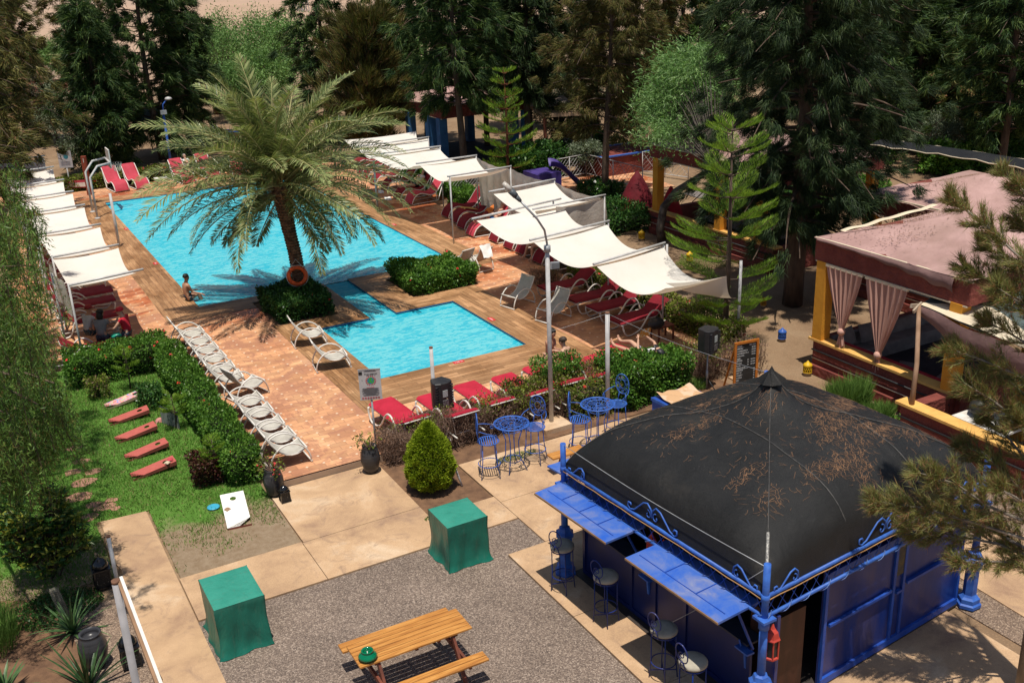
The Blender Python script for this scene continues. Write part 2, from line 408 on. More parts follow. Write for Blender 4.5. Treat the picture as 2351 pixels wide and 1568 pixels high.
slab('concrete_slabs', [[(14.0, 11.3), (15.6, 11.2), (15.7, 12.6), (14.1, 12.7)], [(13.5, 8.2), (15.6, 8.1), (15.6, 10.1), (13.6, 10.2)], [(15.9, 6.5), (18.2, 6.4), (18.2, 8.3), (16, 8.4)],
     [(16.0, 17.3), (16.9, 17.2), (16.95, 18.2), (16.05, 18.3)], [(16.1, 18.45), (17.1, 18.3), (17.2, 19.6), (16.2, 19.7)], [(16.3, 15.8), (17.1, 15.7), (17.0, 17.05), (16.1, 17.15)],
     [(17.2, 19.8), (18.3, 19.6), (19.0, 22.8), (18.0, 23)]], -.05, .022, M_conc)
slab('pipe_footing', [[(10.55, 18.0), (11.25, 18.0), (11.25, 18.65), (10.55, 18.65)]], -.02, .12, M_conc)
# raised pool terrace (kerb body + tiled top built round the deck and the basins)
ZT = .2
PX0, PX1, PY0, PY1 = 6.05, 14.8, 31.35, 49.0            # main pool
SX0, SX1, SY0, SY1 = 8.55, 12.80, 22.75, 27.25          # small pool
CX0, CX1 = 10.08, 10.92                                 # channel
def rects(xs, ys, inside):
    out = []
    for i in range(len(xs)-1):
        for j in range(len(ys)-1):
            if inside((xs[i]+xs[i+1])/2, (ys[j]+ys[j+1])/2): out.append((xs[i], ys[j], xs[i+1], ys[j+1]))
    return out
DX0, DX1 = 4.9, 15.95
def is_pool(x, y): return (PX0 < x < PX1 and PY0 < y < PY1) or (SX0 < x < SX1 and SY0 < y < SY1) or (CX0 < x < CX1 and SY1-.01 < y < PY0+.01)
BEDS = [(7.55, 28.15, 9.45, 30.75), (11.95, 28.3, 14.25, 30.55)]
def is_bed(x, y): return any(a < x < c and b_ < y < d for a, b_, c, d in BEDS)
def is_deck(x, y):
    if is_pool(x, y) or is_bed(x, y): return False
    if DX0 < x < DX1 and 30.2 < y < 50.15 and not (x > 9 and y < 30.2): return True
    if 7.45 < x < 14.1 and 21.0 < y < 28.3: return not (x > 13.9 and y > 28)
    return 9.45 < x < 11.95 and 28 < y < 30.3 or (7.45 < x < 9.6 and 26 < y < 28.2)
def in_terr(x, y):
    if y < 18.86 or y > 53.5: return False
    if x < 4.78: return y > 28.9 and x > 1.2
    if x > 17.0: return y > 18.9 and x < 17.3+(y-28)*.11 and (y > 27)
    return True
xs = sorted({1.2, 4.78, DX0, PX0, 7.45, 7.55, SX0, 9.45, CX0, CX1, 11.95, SX1, 14.1, 14.25, PX1, DX1, 17.0, 18.0, 19.2})
ys = sorted({18.86, 21.0, SY0, SY1, 28.15, 28.3, 28.9, 30.2, 30.55, 30.75, PY0, 35, 40, 45, PY1, 50.15, 53.5})
b = MB()
for r in rects(xs, ys, lambda x, y: in_terr(x, y) and not is_pool(x, y) and not is_bed(x, y)): b.box(((r[0]+r[2])/2, (r[1]+r[3])/2, ZT/2-.03), (r[2]-r[0], r[3]-r[1], ZT-.02+.02*0+.0))
struct(b.build('terrace_kerb', M_kerb))
b = MB()
zt = ZT-.006
for r in rects(xs, ys, lambda x, y: in_terr(x, y) and not is_pool(x, y) and not is_bed(x, y) and not is_deck(x, y)): b.poly([(r[0], r[1], zt), (r[2], r[1], zt), (r[2], r[3], zt), (r[0], r[3], zt)])
struct(b.build('tiled_terrace', M_tile))
# deck with mitred corners: boards run along each pool side
b = MB()
def along(x, y):
    if y > 30.2:
        if y > PY1: return 0 if PX0-(y-PY1) < x < PX1+(y-PY1) else 1
        if y < PY0 and PX0-(PY0-y) < x < PX1+(PY0-y): return 0
        return 1 if (x < PX0 or x > PX1) else 0
    if SY0-1.8 < y < 28.3:
        if y < SY0: return 0 if SX0-(SY0-y)*.62 < x < SX1+(SY0-y)*.75 else 1
        if y > SY1: return 0 if SX0-(y-SY1) < x < SX1+(y-SY1) else 1
        return 1
    return 1
zd = ZT+.002
dxs = sorted(set(xs)); 
for r in rects(xs, ys, is_deck):
    corners = []
    nx = max(1, int((r[2]-r[0])/.1)); ny = max(1, int((r[3]-r[1])/.1)); 
    # split a rectangle on its mitre line only where both directions occur
    kinds = {along(r[0]+(i+.5)*(r[2]-r[0])/nx, r[1]+(j+.5)*(r[3]-r[1])/ny) for i in range(nx) for j in range(ny)}
    if len(kinds) == 1: b.poly([(r[0], r[1], zd), (r[2], r[1], zd), (r[2], r[3], zd), (r[0], r[3], zd)], kinds.pop())
    else:
        for i in range(nx):
            for j in range(ny):
                x0, x1 = r[0]+i*(r[2]-r[0])/nx, r[0]+(i+1)*(r[2]-r[0])/nx; y0, y1 = r[1]+j*(r[3]-r[1])/ny, r[1]+(j+1)*(r[3]-r[1])/ny
                b.poly([(x0, y0, zd), (x1, y0, zd), (x1, y1, zd), (x0, y1, zd)], along((x0+x1)/2, (y0+y1)/2))
struct(b.build('pool_deck', [M_dx, M_dy]))
# basins: walls and floors
def basin(name, x0, y0, x1, y1, zf, m, gaps=()):
    b = MB(); zt = ZT-.012
    b.poly([(x0, y0, zf), (x1, y0, zf), (x1, y1, zf), (x0, y1, zf)])
    def wall(p, q):
        segs = [(0, 1)]
        L = (Vector(q)-Vector(p)).length
        for side, a, c in gaps:
            if side == (p, q): segs = [(0, a/L), (c/L, 1)]
        for s0, s1 in segs:
            A = Vector(p).lerp(Vector(q), s0); B = Vector(p).lerp(Vector(q), s1)
            b.poly([(A.x, A.y, zf), (B.x, B.y, zf), (B.x, B.y, zt-.13), (A.x, A.y, zt-.13)])
            b.poly([(A.x, A.y, zt-.13), (B.x, B.y, zt-.13), (B.x, B.y, zt), (A.x, A.y, zt)], 1)
    P = [(x0, y0), (x1, y0), (x1, y1), (x0, y1)]
    for i in range(4): wall(P[i], P[(i+1) % 4])
    return struct(b.build(name, [m, M_band]))
basin('pool_basin', PX0, PY0, PX1, PY1, -1.15, M_basin, [(((PX0, PY0), (PX1, PY0)), CX0-PX0, CX1-PX0)])
basin('small_pool_basin', SX0, SY0, SX1, SY1, -.75, M_basin2, [(((SX1, SY1), (SX0, SY1)), SX1-CX1, SX1-CX0)])
b = MB(); zt = ZT-.012
b.poly([(CX0, SY1, -.75), (CX1, SY1, -.75), (CX1, PY0, -.75), (CX0, PY0, -.75)])
for x in (CX0, CX1):
    b.poly([(x, SY1, -.75), (x, PY0, -.75), (x, PY0, zt-.13), (x, SY1, zt-.13)]); b.poly([(x, SY1, zt-.13), (x, PY0, zt-.13), (x, PY0, zt), (x, SY1, zt)], 1)
b.poly([(CX0, PY0, -1.15), (CX1, PY0, -1.15), (CX1, PY0, -.75), (CX0, PY0, -.75)])
struct(b.build('channel_basin', [M_basin2, M_band]))
zw = .155
b = MB(); b.poly([(PX0, PY0, zw), (PX1, PY0, zw), (PX1, PY1, zw), (PX0, PY1, zw)]); struct(b.build('pool_water', M_water))
zw2 = .135
b = MB(); b.poly([(SX0, SY0, zw2), (SX1, SY0, zw2), (SX1, SY1, zw2), (SX0, SY1, zw2)]); b.poly([(CX0, SY1, zw2), (CX1, SY1, zw2), (CX1, PY0, zw2), (CX0, PY0, zw2)]); struct(b.build('small_pool_water', M_water2))
# white entry steps in the pool corners
M_step = mat('white_step', (.55, .75, .82), (.45, .68, .78), 2, .5)
b = MB()
for i in range(3): b.prism([(PX0+.01, PY0+.01), (PX0+2.4-.5*i, PY0+.01), (PX0+1.6-.5*i, PY0+.75-.22*i), (PX0+.01, PY0+.8-.22*i)], -1.1, -.55+.3*i*1.0-.05)
struct(b.build('pool_steps', M_step))
b = MB()
for i in range(3): b.prism([(PX1-.01, PY0+.01), (PX1-2.6+.5*i, PY0+.01), (PX1-2.0+.5*i, PY0+.9-.22*i), (PX1-.01, PY0+1.2-.25*i)], -1.1, -.5+.25*i)
struct(b.build('pool_steps', M_step))
# soil beds
M_soil = mat('brown_soil', (.20, .11, .06), (.11, .06, .035), 4, .95, .8, 30, .03)
b = MB()
for a, b_, c, d in BEDS: b.prism([(a, b_), (c, b_), (c, d), (a, d)], -.05, .16)
struct(b.build('planting_soil', M_soil))
slab('hedge_soil', [[(6.82, 17.8), (15.8, 17.8), (15.8, 18.86), (6.82, 18.86)], [(6.83, 16.2), (8.22, 16.2), (8.22, 17.8), (6.83, 17.8)], [(-1.4, 13.2), (.5, 13.2), (.2, 17.2), (-1.6, 18.2)]], -.05, .008, M_soil)

# ---------------------------------------------------------------- lawn
def m_lawn():
    m, nt, out = nt_new('lawn_soil'); P = pos(nt)
    gr = ramp(nt, noise(nt, P, 2.2, 6, .65), [(.3, (.06, .15, .02)), (.6, (.11, .23, .04))])
    br = ramp(nt, noise(nt, P, 6, 6, .7), [(.3, (.22, .15, .09)), (.7, (.33, .25, .17))])
    s = N(nt, 'SeparateXYZ', {0: P})
    yy = N(nt, 'MapRange', {'Value': s.outputs[1], 'From Min': 17.2, 'From Max': 19.6, 'To Min': .42, 'To Max': -.25}).outputs[0]
    a = N(nt, 'Math', {0: noise(nt, P, .9, 6, .7), 1: yy}, operation='ADD').outputs[0]
    k = ramp(nt, a, [(.45, 0), (.62, 1)])
    finish(nt, out, mixc(nt, k, gr, br), .95, nrm=bump(nt, noise(nt, P, 45, 5, .8), .8, .03), spec=.1); return m
b = MB(); b.prism([(-6, 15.5), (.2, 17.4), (1.2, 17.4), (1.2, 19.55), (2.2, 19.5), (2.2, 16.65), (4.42, 16.65), (4.42, 19.2), (4.6, 27.3), (2, 28.6), (-6, 29)], -.05, .006)
struct(b.build('lawn', m_lawn()))
def vnoise(x, y, s, seed=0):
    return (np.sin(x*s+seed)+np.sin(y*s*1.17+seed*2.1+1.3*np.sin(x*s*.6))+np.sin((x+y)*s*.73+seed*.7+np.sin(y*s*.5)))/3
M_grass = leafmat('grass_blades', (.05, .13, .018), (.12, .24, .035), (.22, .33, .07), .3, .6, 2.5, (.34, .27, .13), .10)
def lawn_pts(n):
    x = NP.uniform(-2.2, 4.4, n); y = NP.uniform(16.7, 27.3, n)
    k = ~((x > 1.22) & (x < 2.17) & (y < 19.52)); k &= ~((x < 1.22) & (y < 17.3+.35*vnoise(x, y, 3)));
    dens = .62+.5*vnoise(x, y, 1.9)+.35*vnoise(x, y, 5.3, 4)-np.clip((19.6-y)/2.1, 0, 1.6)*.9*((x > 2.1))
    dens = np.where(y > 19.7, dens+.5, dens+.42)
    k &= NP.uniform(0, 1, n) < dens
    return x[k], y[k]
x, y = lawn_pts(95000); n = len(x)
P_ = np.stack([x, y, np.full(n, .004)], 1); D_ = NP.normal(size=(n, 3))*.55; D_[:, 2] = 1
me = leaves('grass', P_, D_, NP.uniform(.035, .10, n), NP.uniform(.010, .02, n), M_grass); tag(link('grass', me), 'short green lawn with worn dry patches around the wooden boards', 'grass', kind='stuff')
# stepping stones
M_stone = mat('red_flagstone', (.42, .21, .15), (.30, .15, .11), 3, .9, .4, 25)
st = [(192,1108,.26),(168,1085,.2),(185,1060,.18),(215,1083,.2),(182,1142,.3),(240,1165,.22),(215,1160,.17),(265,1168,.12),(205,1188,.22),(170,1030,.18),(255,1150,.14)]
for i, (px, py, r) in enumerate(st):
    c = at(px, py, 0); b = MB(); rr = random.Random(i)
    b.prism([(r*(1+rr.uniform(-.22, .22))*cos(a*pi/4), r*.75*(1+rr.uniform(-.22, .22))*sin(a*pi/4)) for a in range(8)], -.01, .014)
    o = b.build('stepping_stone', M_stone); o.location = (c.x, c.y, .004)
    tag(o, f'flat red stepping stone in the lawn, {ordn(i)} of the scattered path beside the shade', 'stone', 'red stones laid in the lawn')
# ================================================================ vegetation
M_bark = mat('bark', (.13, .09, .065), (.06, .04, .03), 6, .9, .8, 18, .03, stretch=(1, 1, .3))
M_bark_red = mat('red_brown_bark', (.22, .07, .035), (.09, .03, .02), 5, .9, .8, 18, .03, stretch=(1, 1, .3))
M_bark_pale = mat('pale_bark', (.30, .26, .21), (.12, .10, .08), 4, .9, .6, 18, .03, stretch=(1, 1, .3))
M_cas = leafmat('casuarina_needles', (.008, .024, .008), (.030, .070, .016), (.12, .17, .04), .2, .6, .7)
M_casd = leafmat('dark_casuarina_needles', (.008, .02, .008), (.022, .048, .015), (.08, .115, .035), .15, .6, .9)
M_cas_b = leafmat('brownish_needles', (.022, .028, .007), (.085, .09, .02), (.24, .20, .06), .22, .6, .9, (.17, .09, .045), .12)
M_cas_n = leafmat('tipped_needles', (.08, .10, .025), (.20, .21, .06), (.33, .32, .12), .22, .6, 1.5, (.30, .15, .08), .22)
M_euc = leafmat('willowy_leaves', (.06, .13, .035), (.16, .29, .09), (.30, .44, .17), .3, .45, 1.2)
M_gum = leafmat('far_tree_leaves', (.05, .12, .03), (.13, .24, .065), (.24, .38, .12), .25, .6, .5)
M_olive = leafmat('olive_leaves', (.07, .10, .055), (.17, .21, .13), (.30, .34, .24), .2, .6, 1.0)
M_pep = leafmat('pepper_leaves', (.035, .085, .018), (.10, .19, .035), (.20, .30, .07), .3, .5, 1.3, (.20, .16, .05), .1)
M_arau = leafmat('araucaria_needles', (.06, .13, .012), (.15, .27, .02), (.29, .41, .045), .25, .5, 1.5)
M_hedge = leafmat('hedge_leaves', (.03, .08, .012), (.08, .19, .025), (.18, .32, .05), .25, .38, 2.0)
M_hedge_y = leafmat('yellowish_hedge_leaves', (.06, .09, .015), (.15, .20, .03), (.28, .32, .05), .25, .45, 2.0, (.22, .14, .09), .2)
M_dry = leafmat('dry_twigs', (.10, .06, .045), (.20, .125, .09), (.32, .21, .15), .05, .9, 2.0)
M_thuja = leafmat('thuja_sprays', (.10, .16, .008), (.24, .33, .015), (.42, .50, .04), .2, .6, 3.0)
M_palm = leafmat('palm_leaflets', (.06, .085, .03), (.20, .245, .085), (.44, .45, .21), .25, .32, .8, (.30, .25, .12), .10)
M_darkleaf = leafmat('dark_glossy_leaves', (.014, .045, .012), (.04, .11, .025), (.10, .20, .04), .2, .35, 2.0)
M_burg = leafmat('burgundy_leaves', (.04, .012, .012), (.10, .03, .025), (.06, .09, .02), .2, .4, 2.0)
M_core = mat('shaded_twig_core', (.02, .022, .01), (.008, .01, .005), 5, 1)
M_flower = mat('red_petals', (.75, .03, .03), (.55, .02, .05), 9, .5)
M_pinkfl = mat('pink_petals', (.8, .25, .30), (.7, .12, .2), 9, .5)

def path_branch(p0, az, l, rise, droop, k=6, sway=.08, r=rnd):
    d = Vector((cos(az), sin(az), 0)); sd = Vector((-sin(az), cos(az), 0)); w = r.uniform(-sway, sway)
    return [Vector(p0)+d*(l*s)+sd*(w*l*s*s*2)+Vector((0, 0, rise*l*s-droop*l*s*s)) for s in [i/k for i in range(k+1)]]

def casuarina(label, loc, h, R, z0=1.0, m=None, seed=1, nb=52, plumes=9, needles=52, nl=.34, nw=.022, down=.35, rise=.35, droop=.45, top=.25, group=None, bark=None, lean=(0, 0), tr=.2, spread=.42, name='casuarina_tree', cat='tree', prof=None):
    """airy needle tree: trunk, limbs and plumes of fine blades at the limb ends"""
    r = random.Random(seed)
    root = thing(name, label, cat, loc, 0, group)
    b = MB(); k = 9
    def tp(t): return Vector((lean[0]*t*t+.12*sin(t*5+seed), lean[1]*t*t+.1*sin(t*4+seed*2), h*t))
    b.tube([tp(i/k) for i in range(k+1)], [tr*(1-.85*i/k) for i in range(k+1)], 8)
    C = []; D = []
    for i in range(nb):
        t = (i+.5)/nb; z = z0+(h-z0)*t*.985; tt = z/h
        pr = prof(t) if prof else (.55+.5*sin(pi*min(1, t*.9+.12))) if t < .75 else (1-(t-.75)/.25*(1-top))*.98
        l = R*pr*r.uniform(.72, 1.12); az = i*2.39996+r.uniform(-.4, .4)
        p0 = tp(tt); pts = path_branch(p0, az, l, rise*r.uniform(.5, 1.3), droop*r.uniform(.5, 1.4), r=r)
        b.tube(pts, [max(.012, tr*.28*(1-tt*.6)*(1-.8*j/6)) for j in range(7)], 4, cap=False)
        for q in range(plumes):
            s = .22+.78*(q+r.random())/plumes; j = min(5, int(s*6)); pt = pts[j].lerp(pts[j+1], s*6-j)
            dr = (pts[j+1]-pts[j]).normalized()
            off = Vector((r.gauss(0, 1), r.gauss(0, 1), r.gauss(0, .7)))*(.16+.10*l*s)
            C.append(pt+off); dd = dr*.8+off.normalized()*.5; dd.z += r.uniform(-.15, .35); D.append(dd)
    b.build('trunk', bark or M_bark, root)
    C = np.array([tuple(c) for c in C]); D = np.array([tuple(d) for d in D])
    P, d, L, W = tuft(C, D, int(needles*1.25), spread, nl*1.1, nw*1.35, down, .045+.09*nl)
    link('crown', leaves('crown', P, d, L, W, m or M_cas), root)
    return root

def broadleaf(label, loc, h, R, z0, m, seed, clumps=60, n=130, L=.2, W=.09, group=None, name='tree', cat='tree', bark=None, down=.2, sq=.8, tr=.14, lean=(0, 0), jit=.34):
    r = random.Random(seed); root = thing(name, label, cat, loc, 0, group)
    b = MB(); cz = (z0+h)/2; hz = (h-z0)/2
    top = Vector((lean[0], lean[1], z0+hz*.5))
    b.tube([(0, 0, -.05), (lean[0]*.3+.08, lean[1]*.3, z0*.6), tuple(top)], [tr, tr*.8, tr*.5], 8)
    C = []; D = []
    for i in range(clumps):
        a = r.uniform(0, 2*pi); u = r.uniform(-1, 1); q = r.uniform(.45, 1)**.6; e = sqrt(1-u*u)
        o = Vector((cos(a)*e*R*q, sin(a)*e*R*q, u*hz*q*sq)); c = Vector((lean[0], lean[1], cz))+o*r.uniform(.85, 1.12)
        b.tube([tuple(top), tuple(top.lerp(c, .5)+Vector((0, 0, .1*hz))), tuple(c)], [tr*.35, tr*.2, .012], 4, cap=False)
        C.append(tuple(c)); D.append(tuple(o.normalized()+Vector((0, 0, .3))))
    b.build('trunk', bark or M_bark, root)
    P, d, LL, WW = tuft(np.array(C), np.array(D), n, .8, L, W, down, jit*R*.42)
    link('crown', leaves('crown', P, d, LL, WW, m, 'rhomb', .1), root)
    return root

# -------- trees of the background grove
def g0(px, py): return tuple(at(px, py, 0))
casuarina('tall dark green casuarina behind the far left end of the pool', g0(372, 366), 13, 3.5, .7, M_cas, 3, 74, 11, 60, .42, .034, .25, .35, .5)
casuarina('brownish green casuarina at the upper left edge, its boughs over the white sails', (1.0, 47.5, 0), 12, 3.6, 1.6, M_cas_b, 5, 70, 10, 60, .40, .032, .3, .3, .5)
casuarina('small rusty brown casuarina between the upper left tree and the tall dark one', g0(235, 330), 11.5, 2.1, 2.5, M_cas_b, 15, 40, 8, 46, .42, .036, .3)
casuarina('dark casuarina with a slim crown behind the right side of the palm', g0(765, 330), 11.5, 2.3, 1.0, M_cas, 8, 56, 9, 50, .42, .034, .3)
casuarina('bushy upright casuarina with long feathery shoots behind the palm', g0(860, 372), 7.4, 2.0, .5, M_cas_b, 9, 54, 10, 64, .55, .03, -.45, .8, .1, spread=.3)
casuarina('tall dark casuarina with a bare brown trunk behind the second white sail', g0(1063, 414), 12.5, 2.7, 3.4, M_cas, 21, 64, 10, 58, .40, .032, .4, bark=M_bark)
casuarina('tall blackish casuarina with two thin trunks beside the timber shelter', g0(1220, 380), 12.5, 2.6, 3.2, M_casd, 22, 62, 10, 58, .42, .034, .5)
casuarina('olive brown casuarina with a forked trunk behind the leftmost purple slide', g0(1397, 460), 11, 2.6, 2.6, M_cas_b, 23, 64, 11, 92, .30, .017, .35, tr=.17)
casuarina('massive dark casuarina towering between the two red pavilions', (21.3, 21.6, 0), 12, 3.0, 2.3, M_casd, 31, 100, 14, 112, .30, .0135, .42, .25, .5, tr=.3)
casuarina('dark casuarina at the upper right corner behind the curved fabric roof', g0(2290, 405), 12, 3.0, 1.7, M_cas, 33, 66, 10, 58, .42, .032, .4)
casuarina('dark casuarina between the massive one and the curved fabric roof', g0(2010, 330), 12, 2.5, 2.0, M_cas, 34, 54, 9, 52, .42, .034, .4)
casuarina('slender casuarina against the bare hill right of the tall forked one', g0(1560, 330), 11, 1.5, 2.0, M_cas, 35, 36, 8, 44, .42, .034, .4)
casuarina('yellow green casuarina lit by the sun behind the dark upper right trees', g0(2165, 345), 5.4, 1.9, .6, M_cas_n, 36, 36, 8, 46, .4, .034, .2)
for i, (px, py, hh, R, z0, mm, lab) in enumerate([(2090, 345, 9, 2.2, 1.2, M_cas, 'dark casuarina above the black strip of the curved roof'), (2130, 240, 8, 2.6, .6, M_cas_b, 'bushy casuarina on the slope at the upper right'), (2260, 280, 10, 2.8, .6, M_cas, 'broad dark casuarina behind the upper right group'), (1850, 330, 11, 2.8, 1.0, M_casd, 'blackish casuarina hidden behind the massive one'), (1650, 300, 10, 2.0, 2.8, M_cas, 'dark casuarina behind the willowy tree'), (1125, 345, 10.5, 2.2, 2.6, M_cas, 'dark casuarina directly behind the small Norfolk pine'), (985, 330, 11, 2.4, 2.4, M_cas, 'dark casuarina left of the bare brown trunk'), (1320, 345, 11.5, 2.4, 3.4, M_cas_b, 'olive toned casuarina left of the forked one'), (1460, 380, 12, 2.5, 2.8, M_cas_b, 'sunlit olive casuarina right of the forked one'),
        (1960, 385, 12, 2.6, 3.2, M_cas, 'dark casuarina just right of the massive one'), (2340, 350, 12.5, 3.0, 1.8, M_cas, 'dark casuarina cut by the right edge of the picture'), (2200, 300, 10, 1.6, 2.2, M_cas, 'thin casuarina before the pale hill at the upper right'),
        (440, 335, 9, 2.0, .5, M_cas, 'dark casuarina filling the gap between the tall one and the palm'), (250, 395, 8.5, 1.9, .5, M_cas, 'dark casuarina at the left foot of the tall one'), (60, 330, 9.5, 2.6, .8, M_cas_b, 'brownish casuarina behind the sails at the left edge'), (-15, 440, 9, 2.2, .6, M_cas_b, 'dusty casuarina cut by the left edge'), (1180, 300, 11, 2.2, 2.8, M_cas, 'dark casuarina behind the timber shelter')]):
    casuarina(lab, g0(px, py), hh, R, z0, mm, 200+i, 60, 9, 52, .42, .034, .35, tr=.17)
# gums and acacias farther back
G = 'pale green trees of the far grove'
for i, (px, py, hh, R, lab) in enumerate([(515, 232, 5.8, 2.6, 'round pale green tree just right of the tall dark casuarina'), (575, 200, 7.0, 3.2, 'broad pale green tree at the left of the far grove'), (640, 215, 6.3, 3.0, 'dense grey green tree in the middle of the far grove'),
        (700, 235, 6.8, 2.8, 'pale green tree at the right of the far grove behind the palm tips'), (610, 262, 4.4, 2.3, 'low green tree in front of the far grove'), (545, 275, 3.8, 2.0, 'low bright tree left of the red frame'), (895, 215, 7.5, 2.6, 'green gum tree behind the feathery casuarina'),
        (940, 245, 5.5, 2.2, 'green gum tree left of the pink pavilion roof'), (1150, 250, 5, 2.3, 'grey gum tree beyond the timber shelter'), (480, 210, 6.0, 2.2, 'green tree half hidden by the tall dark casuarina'),
        (145, 190, 4.2, 1.8, 'bright vine covered tree by the far pergola'), (60, 180, 4.5, 2.4, 'green tree at the far upper left'), (1660, 250, 6, 2.6, 'green tree far behind the willowy tree'), (2230, 300, 4.6, 2.3, 'light green tree beyond the dark upper right trees'), (2060, 250, 6.2, 2.6, 'dense green tree far behind the massive casuarina'), (1800, 250, 6.5, 2.8, 'dim green tree behind the massive casuarina'), (1500, 235, 5.5, 2.4, 'green tree behind the forked casuarina')]):
    broadleaf(lab, g0(px, py), hh, R, .8, M_gum, 50+i, 70, 120, .24, .075, 'pale green trees of the far grove')
for i, (px, py, hh, R, lab) in enumerate([(205, 395, 3.6, 1.3, 'grey green olive tree behind the far signboard'), (130, 330, 4.0, 1.8, 'grey green olive tree left of the red scaffold tower'), (1285, 345, 3.6, 1.6, 'silvery olive tree behind the timber shelter'), (1335, 322, 3.4, 1.5, 'silvery olive tree right of the timber shelter'), (1250, 290, 4.0, 1.7, 'silvery olive tree farthest back behind the timber shelter'),
        (2140, 375, 2.4, 1.2, 'silvery olive tree beyond the curved fabric roof'), (1345, 400, 1.7, .8, 'small olive bush beyond the white lattice fence')]):
    broadleaf(lab, g0(px, py), hh, R, .4, M_olive, 80+i, 60, 120, .16, .045, 'olive trees', name='olive_tree', cat='olive tree')
# willowy gum with the leaning trunk
r_ = random.Random(5)
wroot = thing('willowy_tree', 'light green willowy tree on a black leaning trunk beside the yellow pillars', 'tree', g0(1520, 560))
b = MB(); tp = at(1640, 385, 3.3)-Vector(wroot.location); cp = at(1588, 200, 5.5)-Vector(wroot.location)
b.tube([(0, 0, -.05), (-.06, .05, .6), (.05, 0, 1.35), (.55, -.1, 1.9), tuple(tp.lerp(Vector((.55, -.1, 1.9)), .4)), tuple(tp)], [.17, .15, .14, .13, .11, .09], 8)
C = []; D = []
for i in range(120):
    a = r_.uniform(0, 2*pi); u = r_.uniform(-1, 1); q = r_.uniform(.3, 1)**.5; e = sqrt(1-u*u)
    c = cp+Vector((cos(a)*e*1.75*q, sin(a)*e*1.6*q, u*1.45*q))
    if i % 5 == 0: c = at(1510+r_.uniform(-30, 60), 275+r_.uniform(-30, 25), 4.5)-Vector(wroot.location)+Vector((r_.gauss(0, .25), r_.gauss(0, .3), r_.gauss(0, .2)))
    b.tube([tuple(tp), tuple(tp.lerp(c, .6)+Vector((0, 0, .3))), tuple(c)], [.022, .012, .005], 4, cap=False); C.append(tuple(c)); D.append((cos(a)*.7, sin(a)*.7, .5))
b.build('trunk', mat('black_bark', (.045, .035, .03), (.14, .12, .10), 5, .9, .6, 18, .03), wroot)
P, d, L, W = tuft(np.array(C), np.array(D), 165, .6, .2, .034, .6, .26)
link('crown', leaves('crown', P, d, L, W, M_euc, 'rhomb', .3), wroot)

# -------- pepper tree hanging in at the left edge
def pepper(label, loc, seeds, spots, bark=M_bark):
    root = thing('pepper_tree', label, 'tree', loc); b = MB(); o = Vector(loc); r = random.Random(seeds)
    b.tube([(0, 0, -.05), (.1, .05, 1.5), (-.1, .1, 3.2), (0, 0, 5.0)], [.24, .2, .15, .08], 8)
    C = []; D = []
    for (px, py, z, rad, n) in spots:
        c0 = at(px, py, z)-o
        b.tube([(-.05, .05, min(4.6, c0.z*.6+1)), tuple(Vector((0, 0, c0.z*.9)).lerp(c0, .5)+Vector((0, 0, .35))), tuple(c0)], [.07, .04, .015], 5, cap=False)
        for i in range(n):
            a = r.uniform(0, 2*pi); q = rad*sqrt(r.random()); p = c0+Vector((cos(a)*q, sin(a)*q, r.uniform(-.5, .35)*rad))
            l = r.uniform(.5, 1.15); k = 7     # hanging shoot with leaves along it
            sw = Vector((r.gauss(0, .12), r.gauss(0, .12), 0))
            for s in range(k):
                t = s/(k-1); C.append(tuple(p+sw*t*l*2+Vector((cos(a)*.25*t*(1-t), sin(a)*.25*t*(1-t), -l*t)))); D.append((sw.x*2, sw.y*2, -1))
            b.tube([tuple(p), tuple(p+sw*l*2-Vector((0, 0, l)))], .006, 3, cap=False)
    b.build('trunk', bark, root)
    P, d, L, W = tuft(np.array(C), np.array(D), 15, .95, .115, .017, .1, .05)
    link('crown', leaves('crown', P, d, L, W, M_pep, 'rhomb', .3), root)
pepper('feathery pepper tree hanging in at the left edge above the lawn', (-1.4, 21.5, 0), 4,
       [(0, 390, 6.3, .5, 16), (20, 490, 5.6, .5, 18), (0, 560, 5.2, .6, 26), (60, 610, 4.9, .35, 9), (5, 680, 4.7, .55, 26), (-5, 770, 4.2, .6, 36), (45, 770, 4.1, .45, 26),
        (15, 860, 3.9, .5, 34), (70, 880, 3.7, .45, 30), (10, 950, 3.6, .45, 28), (90, 930, 3.6, .35, 20), (45, 1000, 3.4, .35, 20), (10, 1030, 3.3, .35, 20), (125, 880, 3.7, .22, 12), (-60, 800, 5.0, .9, 36), (-80, 620, 6.2, 1.0, 30), (-70, 1000, 4, .6, 20), (-30, 480, 7.2, .8, 24)])
casuarina('dark casuarina behind the pepper tree, its twigs across the nearest white sail', (-.2, 29.5, 0), 7.5, 2.0, 1.2, M_cas_b, 41, 44, 9, 56, .34, .022, .45, .25, .5)
